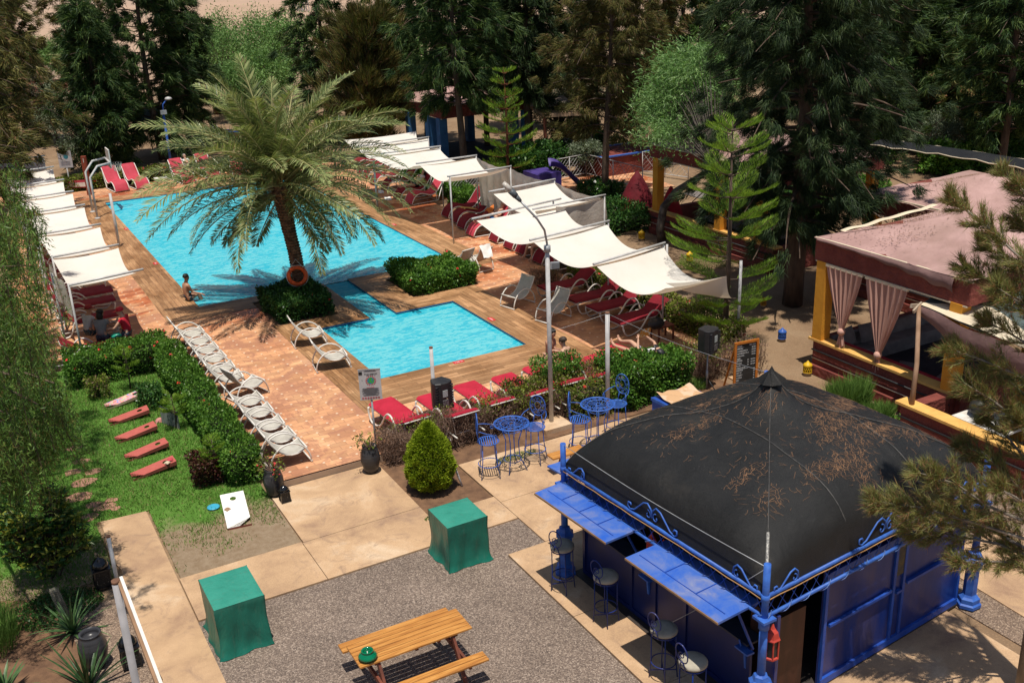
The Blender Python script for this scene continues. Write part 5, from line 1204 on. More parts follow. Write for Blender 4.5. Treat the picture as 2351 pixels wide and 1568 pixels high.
for px, py, lab in [(1393, 300, 'small hanging lamp on the forked casuarina trunk')]:
    c = at(px, py, 2.9); t = thing('hanging_lamp', lab, 'lamp', tuple(c)); b = MB(); b.lathe([(.02, .12), (.05, .10), (.17, 0)], 12); b.build('lamp_shade', M_grey, t)
    b = MB(); b.tube([(0, 0, .1), (.25, .2, .3)], .015, 6); b.build('bracket', M_grey, t)
# near posts at the lower left
def ray(px, py, depth): d = RT*((px-CX)/FPX)-UP*((py-CY)/FPX)+FW; return Vector((0, 0, H))+d*depth
M_pg = mat('grey_post', (.34, .33, .34), (.25, .245, .25), 4, .5, dirt=.2)
p2 = ray(265, 1334, 10.9); p3 = ray(392, 1650, 9.9)
pole('thick grey white pole at the lower left reaching toward the camera', (p2.x, p2.y, 0), p2.z, .042, M_pg)
c = at(284, 1408, 0); pole('thin grey pole rising behind the thick one at the lower left', tuple(c), 1.5, .032, M_grey)
pole('grey pole carrying the lower end of the slanting white rail', (p3.x, p3.y, 0), p3.z, .05, M_whitem)
t = thing('rail', 'slanting white painted rail tied to the top of the thick lower left pole', 'rail', tuple(p2+Vector((0, 0, -.05)))); b = MB(); dd = p3-p2; b.bar((.06, 0, .08), (dd.x+.03, dd.y, dd.z+.05), .032, .03); b.build('white_edge', M_white, t); b = MB(); b.bar((.04, 0, .03), (dd.x+.01, dd.y, dd.z), .05, .045); b.build('shade_edge', mat('brown_shade_bar', (.30, .17, .09), None, 5), t)  # brown bar added beside the white one as the rail's shade
# ---- speakers
def speaker(label, base, h, rz, ph):
    t = thing('loudspeaker', label, 'loudspeaker', tuple(base), rz); b = MB(); z0 = ph; z1 = ph+h; w = .235; d = .20
    ring = [(-w*.62, d), (w*.62, d), (w, -d*.2), (w*.92, -d*.75), (w*.4, -d*1.05), (-w*.4, -d*1.05), (-w*.92, -d*.75), (-w, -d*.2)]
    b.prism(ring, z0, z1); b.build('cabinet', M_black, t, bevel=.015)
    b = MB()
    for k in range(9): z = z0+.08+k*(h-.16)/8; b.box((-.17, -d*.88, z), (.10, .05, .028), .5); b.box((.17, -d*.88, z), (.10, .05, .028), -.5)
    b.build('cooling_fins', mat('fin_black', (.035, .035, .04), None, 8, .4), t)
    b = MB(); b.box((0, -d*1.07, z0+h*.62), (.12, .012, .16)); b.build('display_panel', mat('pale_panel', (.45, .50, .48), (.25, .28, .28), 30, .4), t)
    b = MB(); b.box((0, -d*1.07, z0+h*.28), (.14, .02, .14)); b.build('socket_plate', mat('socket_dark', (.06, .06, .065), (.25, .25, .25), 60, .4, lo=.5, hi=.62), t)
    b = MB(); b.tube([(0, 0, 0), (0, 0, z0+.01)], .02, 10); b.tube([(0, 0, .25), (0, 0, .5)], .03, 10); b.build('stand_pole', M_grey, t)
    b = MB()
    for k in range(3): a = 2*pi*k/3+.4; b.tube([(0, 0, .3), (.3*cos(a), .3*sin(a), 0)], .014, 6)
    b.build('tripod_legs', M_black, t); return t
c = at(1018, 992, 0); speaker('black loudspeaker with a grey display panel before the white pole left of the blue tables', c, .66, .05, .62)
c = at(1622, 893, 0); speaker('black loudspeaker in the shade beside the Norfolk pine trunk', c, .6, .35, .98)
# ---- signs
def text_mesh(s, size, M, align='CENTER', off=.001, bold=0):
    cu = bpy.data.curves.new('t', 'FONT'); cu.body = s; cu.size = size; cu.align_x = align; cu.resolution_u = 2; cu.offset = bold
    ob = bpy.data.objects.new('t', cu); COL.objects.link(ob); dg = bpy.context.evaluated_depsgraph_get(); me = bpy.data.meshes.new_from_object(ob.evaluated_get(dg))
    vs = [tuple(M @ v.co) for v in me.vertices]; fs = [tuple(p.vertices) for p in me.polygons]
    bpy.data.objects.remove(ob); bpy.data.curves.remove(cu); bpy.data.meshes.remove(me); return vs, fs
M_ink = mat('black_ink', (.02, .02, .02)); M_rink = mat('red_ink', (.55, .03, .03)); M_gink = mat('grey_ink', (.25, .25, .28)); M_board = mat('signboard', (.50, .49, .50), (.44, .43, .44), 4, .4)
c = at(866, 1062, ZT-.2); c = Vector((6.88, 18.95, ZT)); BW, BH, BZ = .46, .68, 1.26
t = thing('notice_sign', 'grey white pool rules sign with a blue green globe on a thin post', 'sign', tuple(c), -.42); b = MB(); b.tube([(0, .02, 0), (0, .02, BZ+.1)], .022, 8); b.build('post', M_grey, t)
b = MB(); b.box((0, 0, BZ+BH/2), (BW, .012, BH)); bo = b.build('board', M_board, t)
b = MB(); 
for z in (BZ, BZ+BH): b.box((0, 0, z), (BW+.012, .022, .014))
b.build('rim', M_grey, bo)
Mt = Matrix(((1, 0, 0, 0), (0, 0, 1, -.0085), (0, 1, 0, 0), (0, 0, 0, 1)))
def T(x, z): return Matrix.Translation((x, 0, z)) @ Mt
b = MB()
for s, sz, z in (('EN CE TEMPS DES', .034, BZ+.565), ('VISA VALID : A', .03, BZ+.535)): b.add(*text_mesh(s, sz, T(.03, z), bold=.0012))
b.box((-.185, -.008, BZ+.60), (.075, .004, .07)); b.box((-.16, -.008, BZ+.44), (.006, .004, .03))
for k in range(11): b.box((0, -.0078, BZ+.255-k*.0165), ((.33, .36, .30, .35, .36, .28, .34, .36, .22, .34, .30)[k], .003, .0045))
b.box((.02, -.0078, BZ+.635), (.26, .003, .005)); b.box((.02, -.0078, BZ+.652), (.22, .003, .004)); b.build('lettering', M_ink, bo)
b = MB(); gz = BZ+.425; 
for k in range(16): a = 2*pi*k/16; b.bar((.02+.078*cos(a), -.009, gz+.078*sin(a)), (.02+.112*cos(a), -.009, gz+.112*sin(a)), .012, .004, 0, (0, 1, 0))
for k in range(7): 
    x = -.17+k*.055; pts = [(x+.02*cos(2*pi*j/12), -.009, BZ+.035+.02*sin(2*pi*j/12)) for j in range(12)]; b.tube(pts, .0028, 4, True); b.bar((x-.014, -.009, BZ+.049), (x+.014, -.009, BZ+.021), .004, .003, 0, (0, 1, 0))
b.box((.0, -.0078, BZ+.274), (.16, .003, .005)); b.build('red_marks', M_rink, bo)
b = MB(); b.poly([(.02+.075*cos(2*pi*k/24), -.0085, gz+.075*sin(2*pi*k/24)) for k in range(24)]); b.build('globe', mat('globe', (.03, .14, .45), (.05, .35, .06), 22, .5, lo=.47, hi=.53), bo)
c = at(163, 437, ZT); t = thing('notice_sign', 'white notice sign on a post at the far left pool corner', 'sign', tuple(c), -.4); b = MB(); b.tube([(0, .02, 0), (0, .02, 1.3)], .03, 8); b.build('post', M_whitem, t)
b = MB(); b.box((0, 0, 1.48), (.62, .02, .80)); bo = b.build('board', M_board, t); b = MB(); b.poly([(.05+.11*cos(2*pi*k/16), -.012, 1.6+.11*sin(2*pi*k/16)) for k in range(16)]); b.build('round_emblem', mat('teal_emblem', (.04, .22, .28), None, 5), bo)
b = MB()
for k in range(6): b.box((0, -.012, 1.38-k*.035), (.42, .004, .01))
b.box((-.2, -.012, 1.8), (.09, .004, .07)); b.build('lettering', M_gink, bo)
c = at(208, 452, ZT-.1); t = thing('shower_post', 'red brown post with a numeral plate near the hoop', 'post', tuple(c), -.4); b = MB(); b.box((0, 0, .95), (.22, .18, 1.9)); b.build('post', mat('red_post', (.28, .06, .03), (.18, .04, .02), 4, .8, .4, 20), t)
b = MB(); b.add(*text_mesh('1', .28, Matrix(((1, 0, 0, 0), (0, 0, 1, -.095), (0, 1, 0, 1.62), (0, 0, 0, 1))))); b.build('numeral', M_white, t)
c = at(178, 440, ZT); t = thing('low_board', 'low red and white board behind the far sign post', 'board', tuple(c), -.4); b = MB(); b.box((0, 0, .35), (.9, .04, .35)); b.build('panel', M_pinkc, t); b = MB(); b.box((0, -.025, .32), (.85, .01, .2)); b.build('white_field', M_white, t)
# depth tags on the deck
for i, (px, py, lab) in enumerate([(290, 526, 'red depth tag on the left deck, farther one'), (357, 605, 'red depth tag on the left deck, nearer one'), (779, 458, 'red depth tag at the right pool edge beside the palm'), (904, 516, 'red depth tag on the right deck'), (1053, 831, 'red 1.00 m depth tag in front of the small pool'), (1128, 733, 'red depth tag right of the small pool'), (650, 692, 'red depth tag by the palm bed')]):
    c = at(px, py, ZT+.004); rz = 0 if i in (4, 6) else (pi/2 if i < 2 else -pi/2)
    t = thing('depth_tag', lab, 'tag', tuple(c), rz, 'red pool depth tags'); b = MB(); b.box((0, 0, .003), (.3, .15, .006)); o = b.build('plate', mat('tag_red', (.65, .03, .04), None, 5, .4), t)
    b = MB(); b.add(*text_mesh('1.00 m', .085, Matrix.Translation((0, -.03, .0075)), bold=.002)); b.build('lettering', M_white, t)
# ---- basketball hoop frame
c = at(224, 502, ZT); t = thing('basketball_hoop', 'white poolside basketball hoop on two bent pipes', 'hoop', tuple(c)); b = MB()
q1 = at(224, 502, ZT); q0 = at(213, 487, ZT); o = Vector(t.location)
for q, px in ((q0, 0), (q1, 0)):
    e = q-o; b.tube([tuple(e), tuple(e+Vector((0, 0, 1.75))), tuple(e+Vector((.40, .45, 2.1))), tuple(e+Vector((1.0, .9, 2.1)))], .045, 10); b.lathe([(.12, 0), (.12, .03), (.05, .05)], 12, tuple(e))
b.tube([tuple(q0-o+Vector((1.0, .9, 2.1))), tuple(q1-o+Vector((1.0, .9, 2.1)))], .04, 8); b.build('pipes', M_whitem, t)
b = MB(); m_ = (q0+q1)/2-o; b.box((m_.x+1.05, m_.y+.9, 2.2), (.05, .85, .8)); b.build('backboard', M_white, t)
b = MB(); b.tube([(m_.x+1.34+.23*cos(2*pi*k/20), m_.y+.9+.23*sin(2*pi*k/20), 1.95) for k in range(20)], .012, 6, True); b.build('rim', M_black, t)
b = MB()
for k in range(12): a = 2*pi*k/12; b.tube([(m_.x+1.34+.23*cos(a), m_.y+.9+.23*sin(a), 1.95), (m_.x+1.34+.12*cos(a+.5), m_.y+.9+.12*sin(a+.5), 1.6)], .006, 3, cap=False); b.tube([(m_.x+1.34+.23*cos(a), m_.y+.9+.23*sin(a), 1.95), (m_.x+1.34+.12*cos(a-.5), m_.y+.9+.12*sin(a-.5), 1.6)], .006, 3, cap=False)
b.build('net', M_white, t)
# ---- life ring on the palm
c = Vector((8.87, 29.9, 0))+Vector((-.13, -.30, 0)); c.z = .2+.95
rv = (Vector((0, 0, H))-c).normalized(); side = rv.cross(Vector((0, 0, 1))).normalized(); u2 = side.cross(rv)
t = thing('life_ring', 'orange life ring hanging on the palm trunk', 'life ring', tuple(c)); fwd = Vector((rv.x, rv.y, .15)).normalized(); side = Vector((0, 0, 1)).cross(fwd).normalized(); u2 = fwd.cross(side)
b = MB(); b.tube([tuple(side*.255*cos(2*pi*k/36)+u2*.255*sin(2*pi*k/36)) for k in range(36)], .062, 14, True); b.build('ring', mat('orange_plastic', (.72, .11, .02), (.58, .08, .015), 4, .45), t)
b = MB()
for a0 in (0, pi/2, pi, 3*pi/2): b.tube([tuple((side*cos(a0+da*pi/2)+u2*sin(a0+da*pi/2))*(.32+.015*sin(da*pi))) for da in [i/8 for i in range(9)]], .008, 5)
b.tube([tuple(side*-.2+u2*.25), tuple(u2*.5-fwd*.05), tuple(side*.2+u2*.25)], .008, 5); b.build('rope', M_white, t)
# ---- green covered cubes
def m_tarp():
    m, nt, out = nt_new('green_tarp'); P = pos(nt, True)
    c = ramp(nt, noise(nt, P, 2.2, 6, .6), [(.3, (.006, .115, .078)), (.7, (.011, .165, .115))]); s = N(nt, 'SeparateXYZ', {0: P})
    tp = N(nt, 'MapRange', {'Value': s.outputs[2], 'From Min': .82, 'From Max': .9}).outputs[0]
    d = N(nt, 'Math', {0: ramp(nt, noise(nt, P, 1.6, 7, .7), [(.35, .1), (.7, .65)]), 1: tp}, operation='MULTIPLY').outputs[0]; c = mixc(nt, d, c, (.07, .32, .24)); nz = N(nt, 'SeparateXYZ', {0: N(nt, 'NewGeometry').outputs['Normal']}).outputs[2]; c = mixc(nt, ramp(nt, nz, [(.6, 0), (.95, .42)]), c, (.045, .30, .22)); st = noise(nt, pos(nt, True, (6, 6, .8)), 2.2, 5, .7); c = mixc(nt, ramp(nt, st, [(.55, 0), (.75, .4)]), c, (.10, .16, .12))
    f = N(nt, 'Mapping', {'Vector': P}); f.inputs['Scale'].default_value = (3, 3, .8)
    finish(nt, out, c, .42, nrm=bump(nt, noise(nt, f.outputs[0], 1.8, 4, .55, .8), .5, .05), spec=.4); return m
M_tarp = m_tarp()
def cube(label, x0, y0, x1, y1, h, seed):
    r = random.Random(seed); t = thing('covered_cube', label, 'cover', ((x0+x1)/2, (y0+y1)/2, 0), 0, 'green tarpaulin covered cubes'); b = MB(); w, d = (x1-x0)/2, (y1-y0)/2; n = 48; nz = 14
    def ring(s):                                  # rounded square perimeter
        a = s*4; k = int(a) % 4; f = a-int(a); P4 = [(-1, -1), (1, -1), (1, 1), (-1, 1)]; p = P4[k]; q = P4[(k+1) % 4]; X = p[0]+(q[0]-p[0])*f; Y = p[1]+(q[1]-p[1])*f
        return X, Y
    ph = [r.uniform(0, 6) for _ in range(6)]
    def f(u, v):
        X, Y = ring(u % 1.0 if u < 1 else 0.0); z = h*v; tt = 1-v
        fo = .022*tt*sin(u*2*pi*5+ph[0]+2*v)+.014*tt*sin(u*2*pi*11+ph[1]-3*v)+.012*sin(v*9+u*20+ph[2])*tt+(.05*tt**9)+.010*(1 if min(abs((u*4) % 1), 1-abs((u*4) % 1)) < .03 else 0)
        cr = max(0, abs(abs(X)-abs(Y))); sh = 1-.0*cr
        rr = 1-.03*sin(pi*v)*(1-cr)
        zz = z if v > 0 else .006+.012*abs(sin(u*31))
        return (X*w*rr*(1+.0)+ (X*.9)*fo, Y*d*rr+(Y*.9)*fo, zz-.012*(v == 1))
    b.grid(f, n*2, nz); b.build('cover_sides', M_tarp, t)
    b = MB(); b.grid(lambda u, v: ((2*u-1)*w*1.004, (2*v-1)*d*1.004, h-.014+.03*(1-(2*u-1)**2)**.5*(1-(2*v-1)**2)**.5-.012*sin(pi*u)*sin(pi*v)), 16, 16); b.build('cover_top', M_tarp, t)
    return t
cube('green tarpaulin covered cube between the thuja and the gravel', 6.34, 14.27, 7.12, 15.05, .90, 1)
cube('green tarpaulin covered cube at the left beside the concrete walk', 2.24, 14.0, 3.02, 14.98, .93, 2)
# ---- picnic table
def m_pine():
    m, nt, out = nt_new('varnished_pine'); P = N(nt, 'TexCoord').outputs['Object']; mp = N(nt, 'Mapping', {'Vector': P}); mp.inputs['Scale'].default_value = (1.2, 14, 6)
    rn = N(nt, 'NewGeometry').outputs['Random Per Island']; sh = N(nt, 'VectorMath', {0: mp.outputs[0]}, operation='ADD'); cb = N(nt, 'CombineXYZ', {0: N(nt, 'Math', {0: rn, 1: 37.0}, operation='MULTIPLY').outputs[0]}); nt.links.new(cb.outputs[0], sh.inputs[1])
    c = ramp(nt, noise(nt, sh.outputs[0], 1.3, 7, .65, .8), [(.3, (.26, .095, .022)), (.5, (.46, .20, .045)), (.7, (.62, .32, .09))])
    finish(nt, out, c, .38, nrm=bump(nt, noise(nt, sh.outputs[0], 3, 4), .2, .004), spec=.4); return m
M_pine = m_pine(); M_pleg = mat('stained_leg', (.20, .06, .035), (.12, .04, .025), 6, .6)
A = at(788, 1486, .72); B = at(1040, 1398, .72); Cc = at(1090.7, 1437, .72); TL = (B-A).length; TW = (Cc-B).length
ang = math.atan2((B-A).y, (B-A).x); cen = (A+Cc)/2
t = thing('picnic_table', 'varnished wooden picnic table with two attached benches on the gravel', 'picnic table', (cen.x, cen.y, 0), ang)
b = MB(); nbd = 6; bw = TW/nbd
for k in range(nbd): b.box((0, -TW/2+bw*(k+.5), .705), (TL, bw-.010, .034))
b.build('tabletop', M_pine, t, bevel=.004)
for s in (-1, 1):
    b = MB(); 
    for k in range(2): b.box((.02, s*(TW/2+.30+k*.115), .43), (TL+.02, .105, .034))
    b.build('bench', M_pine, t, bevel=.004)
for s in (-1, 1):
    for q in (-1, 1): b = MB(); b.bar((s*(TL/2-.3), q*.62, .0), (s*(TL/2-.3), q*.18, .69), .09, .04, 0, (1, 0, 0)); b.build('leg', M_pleg, t)
b = MB()
for s in (-1, 1): b.box((s*(TL/2-.255), 0, .39), (.04, 2*(TW/2+.42), .09)); b.box((s*(TL/2-.255), 0, .665), (.04, TW-.06, .05))
b.box((0, 0, .665), (.05, TW-.06, .045)); b.box((TL*.2, 0, .665), (.05, TW-.06, .045)); b.build('cross_beams', M_pleg, t)
c = at(844, 1503, .79); t = thing('ashtray', 'glossy green ceramic ashtray on the picnic table', 'ashtray', (c.x, c.y, .7235)); b = MB()
b.lathe([(.055, 0), (.12, .025), (.14, .055), (.125, .085), (.085, .115), (.075, .135), (.09, .15), (.075, .155), (.06, .12), (.05, .06), (0, .055)], 28)
b.build('bowl', mat('green_glaze', (.0, .16, .07), (.0, .12, .055), 3, .08, spec=.6), t)
b = MB(); b.tube([(0, 0, .056), (.01, .03, .11)], .006, 6); b.build('stub', M_towel, t)
# ---- toss boards
M_rboard = mat('faded_red_board', (.46, .115, .09), (.38, .085, .07), 3, .7, obj=True, stretch=(2, 12, 12)); M_wb = mat('white_board', (.82, .80, .76), (.72, .69, .64), 3, .6); M_hole = mat('hole_dark', (.02, .02, .015), None, 5, .9); M_edge = mat('board_edge', (.26, .07, .05), None, 4, .8)
def toss(label, A, B, W, m, em, h0=.05, h1=.20, name='toss_board'):
    """A = low front end, B = raised end with the hole"""
    A, B = Vector((A[0], A[1], 0)), Vector((B[0], B[1], 0)); L_ = (B-A).length; a = math.atan2((B-A).y, (B-A).x); t = thing(name, label, 'toss board', tuple(A), a, 'beanbag toss boards on the lawn'); b = MB(); w = W/2
    hx, hr = L_-.20, .062; n = 20; hole = [(hx+hr*cos(2*pi*k/n), hr*sin(2*pi*k/n)) for k in range(n)]
    def z(x): return h0+(h1-h0)*x/L_
    outer = [];
    for k in range(n):
        c_, s_ = cos(2*pi*k/n), sin(2*pi*k/n); q = min(((L_ if c_ > 0 else 0)-hx)/c_ if abs(c_) > 1e-6 else 1e9, (w/abs(s_)) if abs(s_) > 1e-6 else 1e9); outer.append((hx+c_*q, s_*q))
    vs = [(x, y, z(x)) for x, y in hole]+[(x, y, z(x)) for x, y in outer]; b.add(vs, [(k, n+k, n+(k+1) % n, (k+1) % n) for k in range(n)])
    for cx, cy, k0 in ((L_, w, 0), (0, w, 0), (0, -w, 0), (L_, -w, 0)):
        ks = [k for k in range(n) if True]
        for k in range(n):
            p, q = outer[k], outer[(k+1) % n]
            if abs(p[0]-q[0]) > 1e-6 and abs(p[1]-q[1]) > 1e-6 and abs((p[0] if abs(p[0]-cx) < abs(q[0]-cx) else q[0])-cx) < 1e-4 and (p[1]*cy > 0):
                b.add([(p[0], p[1], z(p[0])), (cx, cy, z(cx)), (q[0], q[1], z(q[0]))], [(0, 1, 2)])
    b.build('top_panel', m, t)
    b = MB(); 
    for s in (-1, 1): b.add([(0, s*w, .0), (L_, s*w, z(L_)-.09), (L_, s*w, z(L_)-.003), (0, s*w, z(0)-.003)], [(0, 1, 2, 3) if s < 0 else (3, 2, 1, 0)])
    b.add([(L_, -w, z(L_)-.09), (L_, w, z(L_)-.09), (L_, w, z(L_)-.003), (L_, -w, z(L_)-.003)], [(0, 1, 2, 3)]); b.add([(0, -w, 0), (0, w, 0), (0, w, z(0)-.003), (0, -w, z(0)-.003)], [(3, 2, 1, 0)])
    for s in (-1, 1): b.box((L_-.06, s*(w-.03), (z(L_)-.09)/2), (.03, .025, z(L_)-.08))
    b.build('frame', em, t)
    b = MB(); b.poly([(x, y, z(x)-.07) for x, y in hole]); b.tube([(x, y, z(x)-.004) for x, y in hole], .004, 4, True); b.build('hole', M_hole, t); return t, z
labs = ['dark red toss board nearest the painted one, farthest of four red boards', 'dark red toss board second from the painted one', 'dark red toss board third from the painted one', 'dark red toss board with beanbags by its hole, nearest of the four']
def zpix(x, y): return ((x*.4253)/1.6333, (1240+y*.4253)/1.6333)
for i, (lo1, lo2, hi1, hi2) in enumerate([((948, 770), (975, 835), (1285, 640), (1322, 710)), ((1000, 920), (1045, 998), (1345, 770), (1392, 860)), ((1090, 1075), (1128, 1158), (1445, 925), (1490, 1000)), ((1140, 1235), (1180, 1328), (1515, 1080), (1560, 1165))]):
    a, b_ = at(*zpix(*lo1), .06), at(*zpix(*lo2), .05); c, d = at(*zpix(*hi1), .2), at(*zpix(*hi2), .2); t, zz = toss(labs[i], (a+b_)/2, (c+d)/2, .33, M_rboard, M_edge)
a, b_ = at(*zpix(920, 640), .06), at(*zpix(945, 690), .05); c, d = at(*zpix(1240, 495), .2), at(*zpix(1275, 560), .2)
M_pict = None
m, nt, out = nt_new('painted_panel'); P = pos(nt, True); c_ = ramp(nt, noise(nt, P, 5.5, 2, .5, 1.5), [(.0, (.10, .42, .40)), (.38, (.62, .48, .35)), (.48, (.65, .25, .22)), (.56, (.70, .38, .46)), (.64, (.16, .24, .52)), (.72, (.5, .5, .48))], 'CONSTANT'); finish(nt, out, c_, .5); M_pict = m
toss('toss board with a faded colourful painting, farthest from the camera', (a+b_)/2, (c+d)/2, .33, M_pict, mat('raw_wood_edge', (.50, .38, .25), None, 5))
a, b_ = at(521, 1212, .06), at(579, 1200, .06); c, d = at(505, 1135, .2), at(558, 1127, .2)
t, zz = toss('white toss board by itself at the worn end of the lawn', (a+b_)/2, (c+d)/2, .46, M_wb, M_edge)
def beanbag(label, px, py, z, m):
    c = at(px, py, z); b = MB(); b.grid(lambda u, v: ((u-.5)*.11, (v-.5)*.11, .035*(sin(pi*u)*sin(pi*v))**.5), 8, 8); b.grid(lambda u, v: ((.5-u)*.11, (v-.5)*.11, 0), 2, 2); o = b.build('beanbag', m); o.location = tuple(c); o.rotation_euler = (0, 0, px); tag(o, label, 'beanbag', 'beanbags')
beanbag('tan beanbag lying on the white toss board', 522, 1169, .13, mat('tan_cloth', (.38, .24, .15), None, 9, .9)); beanbag('red beanbag beside the hole of the nearest red board', 391, 1055, .21, M_pinkc); beanbag('cream beanbag next to the red one on the nearest red board', 384, 1062, .2, mat('cream_cloth', (.6, .5, .35), None, 9, .9))
b = MB(); b.lathe([(0, .02), (.10, .02), (.125, .012), (.125, 0), (.115, .008)], 24); o = b.build('frisbee', mat('sky_blue_plastic', (.06, .42, .62), None, 5, .4)); o.location = tuple(at(490, 1164, .03)); tag(o, 'light blue frisbee on the grass beside the white toss board', 'frisbee')
A = at(*zpix(1415, 722), .42); B = at(*zpix(1600, 775), .42); base = at(*zpix(1430, 815), .02); base2 = at(*zpix(1590, 872), .02)
t = thing('leaning_panel', 'dark ribbed panel propped upright on the lawn right of the toss boards', 'panel', tuple(base)); b = MB(); k = 8
for i in range(k): a, c = base.lerp(base2, i/k), base.lerp(base2, (i+1)/k); off = Vector((0, .03*(i % 2), 0)); b.add([a+off, c+off, c+off+Vector((.02, .12, .36)), a+off+Vector((.02, .12, .36))], [(0, 1, 2, 3)]); b.add([a, a+Vector((0, .03, 0)), a+Vector((.02, .15, .36)), a+Vector((.02, .12, .36))], [(0, 1, 2, 3)])
b.build('slats', mat('grey_green_sheet', (.10, .13, .11), (.16, .17, .15), 6, .6), t, world=True); b = MB(); d_ = Vector((.02, .13, .37)); b.bar(base+d_, base2+d_, .04, .03); b.build('top_rail', M_black, t, world=True)
b = MB(); b.grid(lambda u, v: ((u-.5)*.22, (v-.5)*.18, .1*(sin(pi*u)*sin(pi*v))**.5), 8, 8); o = b.build('pink_bag', mat('pink_cloth', (.55, .22, .2), None, 9)); o.location = tuple(at(*zpix(1410, 800), .0)); tag(o, 'small pink sack lying against the ribbed panel', 'bag')
# ---- pots and lanterns
def pot(label, loc, h, R, name='clay_pot', open_=True, m=None):
    t = thing(name, label, 'pot', loc); b = MB(); b.lathe([(R*.58, 0), (R*.8, h*.18), (R, h*.48), (R*.98, h*.68), (R*.78, h*.9), (R*.70, h*.96), (R*.76, h), (R*.62, h), (R*.6, h*.9), (R*.6, h*.84), (0, h*.84)], 24); b.build('vessel', m or M_blackm, t); return t
def potplant(t, h, R, nleaf, fl, dry):
    b = MB(); r = random.Random(int(h*1000)); P = []; D = []
    for i in range(26):
        a = r.uniform(0, 2*pi); e = Vector((cos(a)*R*r.uniform(.3, 1.7), sin(a)*R*r.uniform(.3, 1.7), h+r.uniform(.05, .38) if i % 5 else h-r.uniform(0, .25))); b.tube([(0, 0, h*.9), tuple(e*.55+Vector((0, 0, h*.55))), tuple(e)], .005, 4, cap=False)
        if i % 3 or not dry: P += [tuple(e+Vector((r.gauss(0, .03), r.gauss(0, .03), r.gauss(0, .03)))) for _ in range(nleaf)]; D += [(r.gauss(0, 1), r.gauss(0, 1), .6) for _ in range(nleaf)]
    b.build('stems', M_dry, t); link('leaves', leaves('leaves', np.array(P), np.array(D), .055, .04, M_hedge_y, 'rhomb', .1), t)
    if fl: flowers([P[i] for i in range(0, len(P), max(1, len(P)//fl))], .03).build('flowers', M_flower, t)
t = pot('dark clay pot with a straggly plant at the right corner of the terrace step', tuple(at(853, 1083, .03)), .62, .205); potplant(t, .58, .17, 8, 0, True)
t = pot('dark clay pot with red geraniums at the left corner of the terrace step', tuple(at(632, 1136, .03)), .60, .205); potplant(t, .56, .17, 10, 9, False)
pot('large dark wide mouthed pot at the lower left between the strap plants', tuple(at(222, 1528, 0)), .62, .22)
def lantern(label, loc, h, w, m, name='lantern', style='dome', rz=0):
    t = thing(name, label, 'lantern', loc, rz); b = MB()
    if style == 'dome':
        b.box((0, 0, h*.06), (w*1.0, w*1.0, h*.03))
        for sx in (-1, 1):
            for sy in (-1, 1): b.bar((sx*w*.46, sy*w*.46, 0), (sx*w*.40, sy*w*.40, h*.55), w*.09)
        b.build('frame', m, t); b = MB()
        b.box((0, 0, h*.31), (w*.84, w*.84, h*.46), taper=.94); b.build('pierced_panels', mat('pierced_black_metal', (.012, .012, .013), (.30, .27, .22), 55, .35, lo=.62, hi=.66), t)
        b = MB(); b.box((0, 0, h*.56), (w*1.02, w*1.02, h*.035)); b.lathe([(w*.46, h*.575), (w*.46, h*.64), (w*.40, h*.73), (w*.22, h*.82), (w*.05, h*.86), (w*.06, h*.89), (w*.02, h*.91), (w*.05, h*.94), (w*.01, h)], 16); b.build('dome', m, t)
    else:
        b.lathe([(w*.42, 0), (w*.42, h*.18)], 20); b.build('base', mat('lantern_stone', (.35, .28, .2), None, 6), t); b = MB(); n = 12; r = w*.44
        for z in (h*.2, h*.62): b.tube([(r*cos(2*pi*k/24), r*sin(2*pi*k/24), z) for k in range(24)], w*.05, 6, True)
        for k in range(n):
            for s in (-1, 1): b.tube([(r*cos(2*pi*(k+s*f*1.5)/n), r*sin(2*pi*(k+s*f*1.5)/n), h*(.2+.42*f)) for f in (0, .33, .66, 1)], w*.035, 5)
        b.build('lattice_body', m, t); b = MB(); b.lathe([(r*1.12, h*.64), (r*1.15, h*.68), (r*.9, h*.78), (r*.45, h*.86), (r*.3, h*.92), (r*.05, h)], 20); b.build('cap', m, t)
        b = MB(); b.lathe([(r*.8, h*.2), (r*.8, h*.62)], 14); b.build('inner_shade', mat('dark_inside', (.05, .035, .01), None, 5), t)
    return t
M_bl2 = mat('black_lacquer', (.010, .010, .012), None, 5, .15, spec=.6)
lantern('black metal lantern with a domed lid beside the geranium pot', tuple(at(655, 1150, .03)), .42, .20, M_bl2)
lantern('black domed lantern on the grass next to the concrete walk', tuple(at(239, 1345, 0)), .68, .30, M_bl2)
lantern('black domed lantern partly hidden behind the thick lower left pole', tuple(at(303, 1525, 0)), .66, .29, M_bl2)
M_yel = mat('yellow_paint', (.70, .44, .02), (.60, .36, .015), 6, .45); M_orl = mat('orange_yellow_paint', (.62, .30, .03), None, 6, .5)
for (px, py, s, m, lab) in [(1853, 860, .38, M_yel, 'yellow cut out garden lantern on the gravel near the low red wall'), (1473, 551, .40, M_yel, 'yellow garden lantern between the sails and the mid pavilion'), (1583, 602, .40, M_yel, 'yellow garden lantern by the willowy tree trunk'), (1795, 782, .38, M_blueL, 'blue garden lantern in the shade beneath the massive casuarina'), (2862/1.6333, 1150/1.6333, .3, M_orl, 'orange hued garden lantern near the Norfolk pine')]:
    lantern(lab, tuple(at(px, py, 0)), s, s*.62, m, 'garden_lantern', 'cyl')
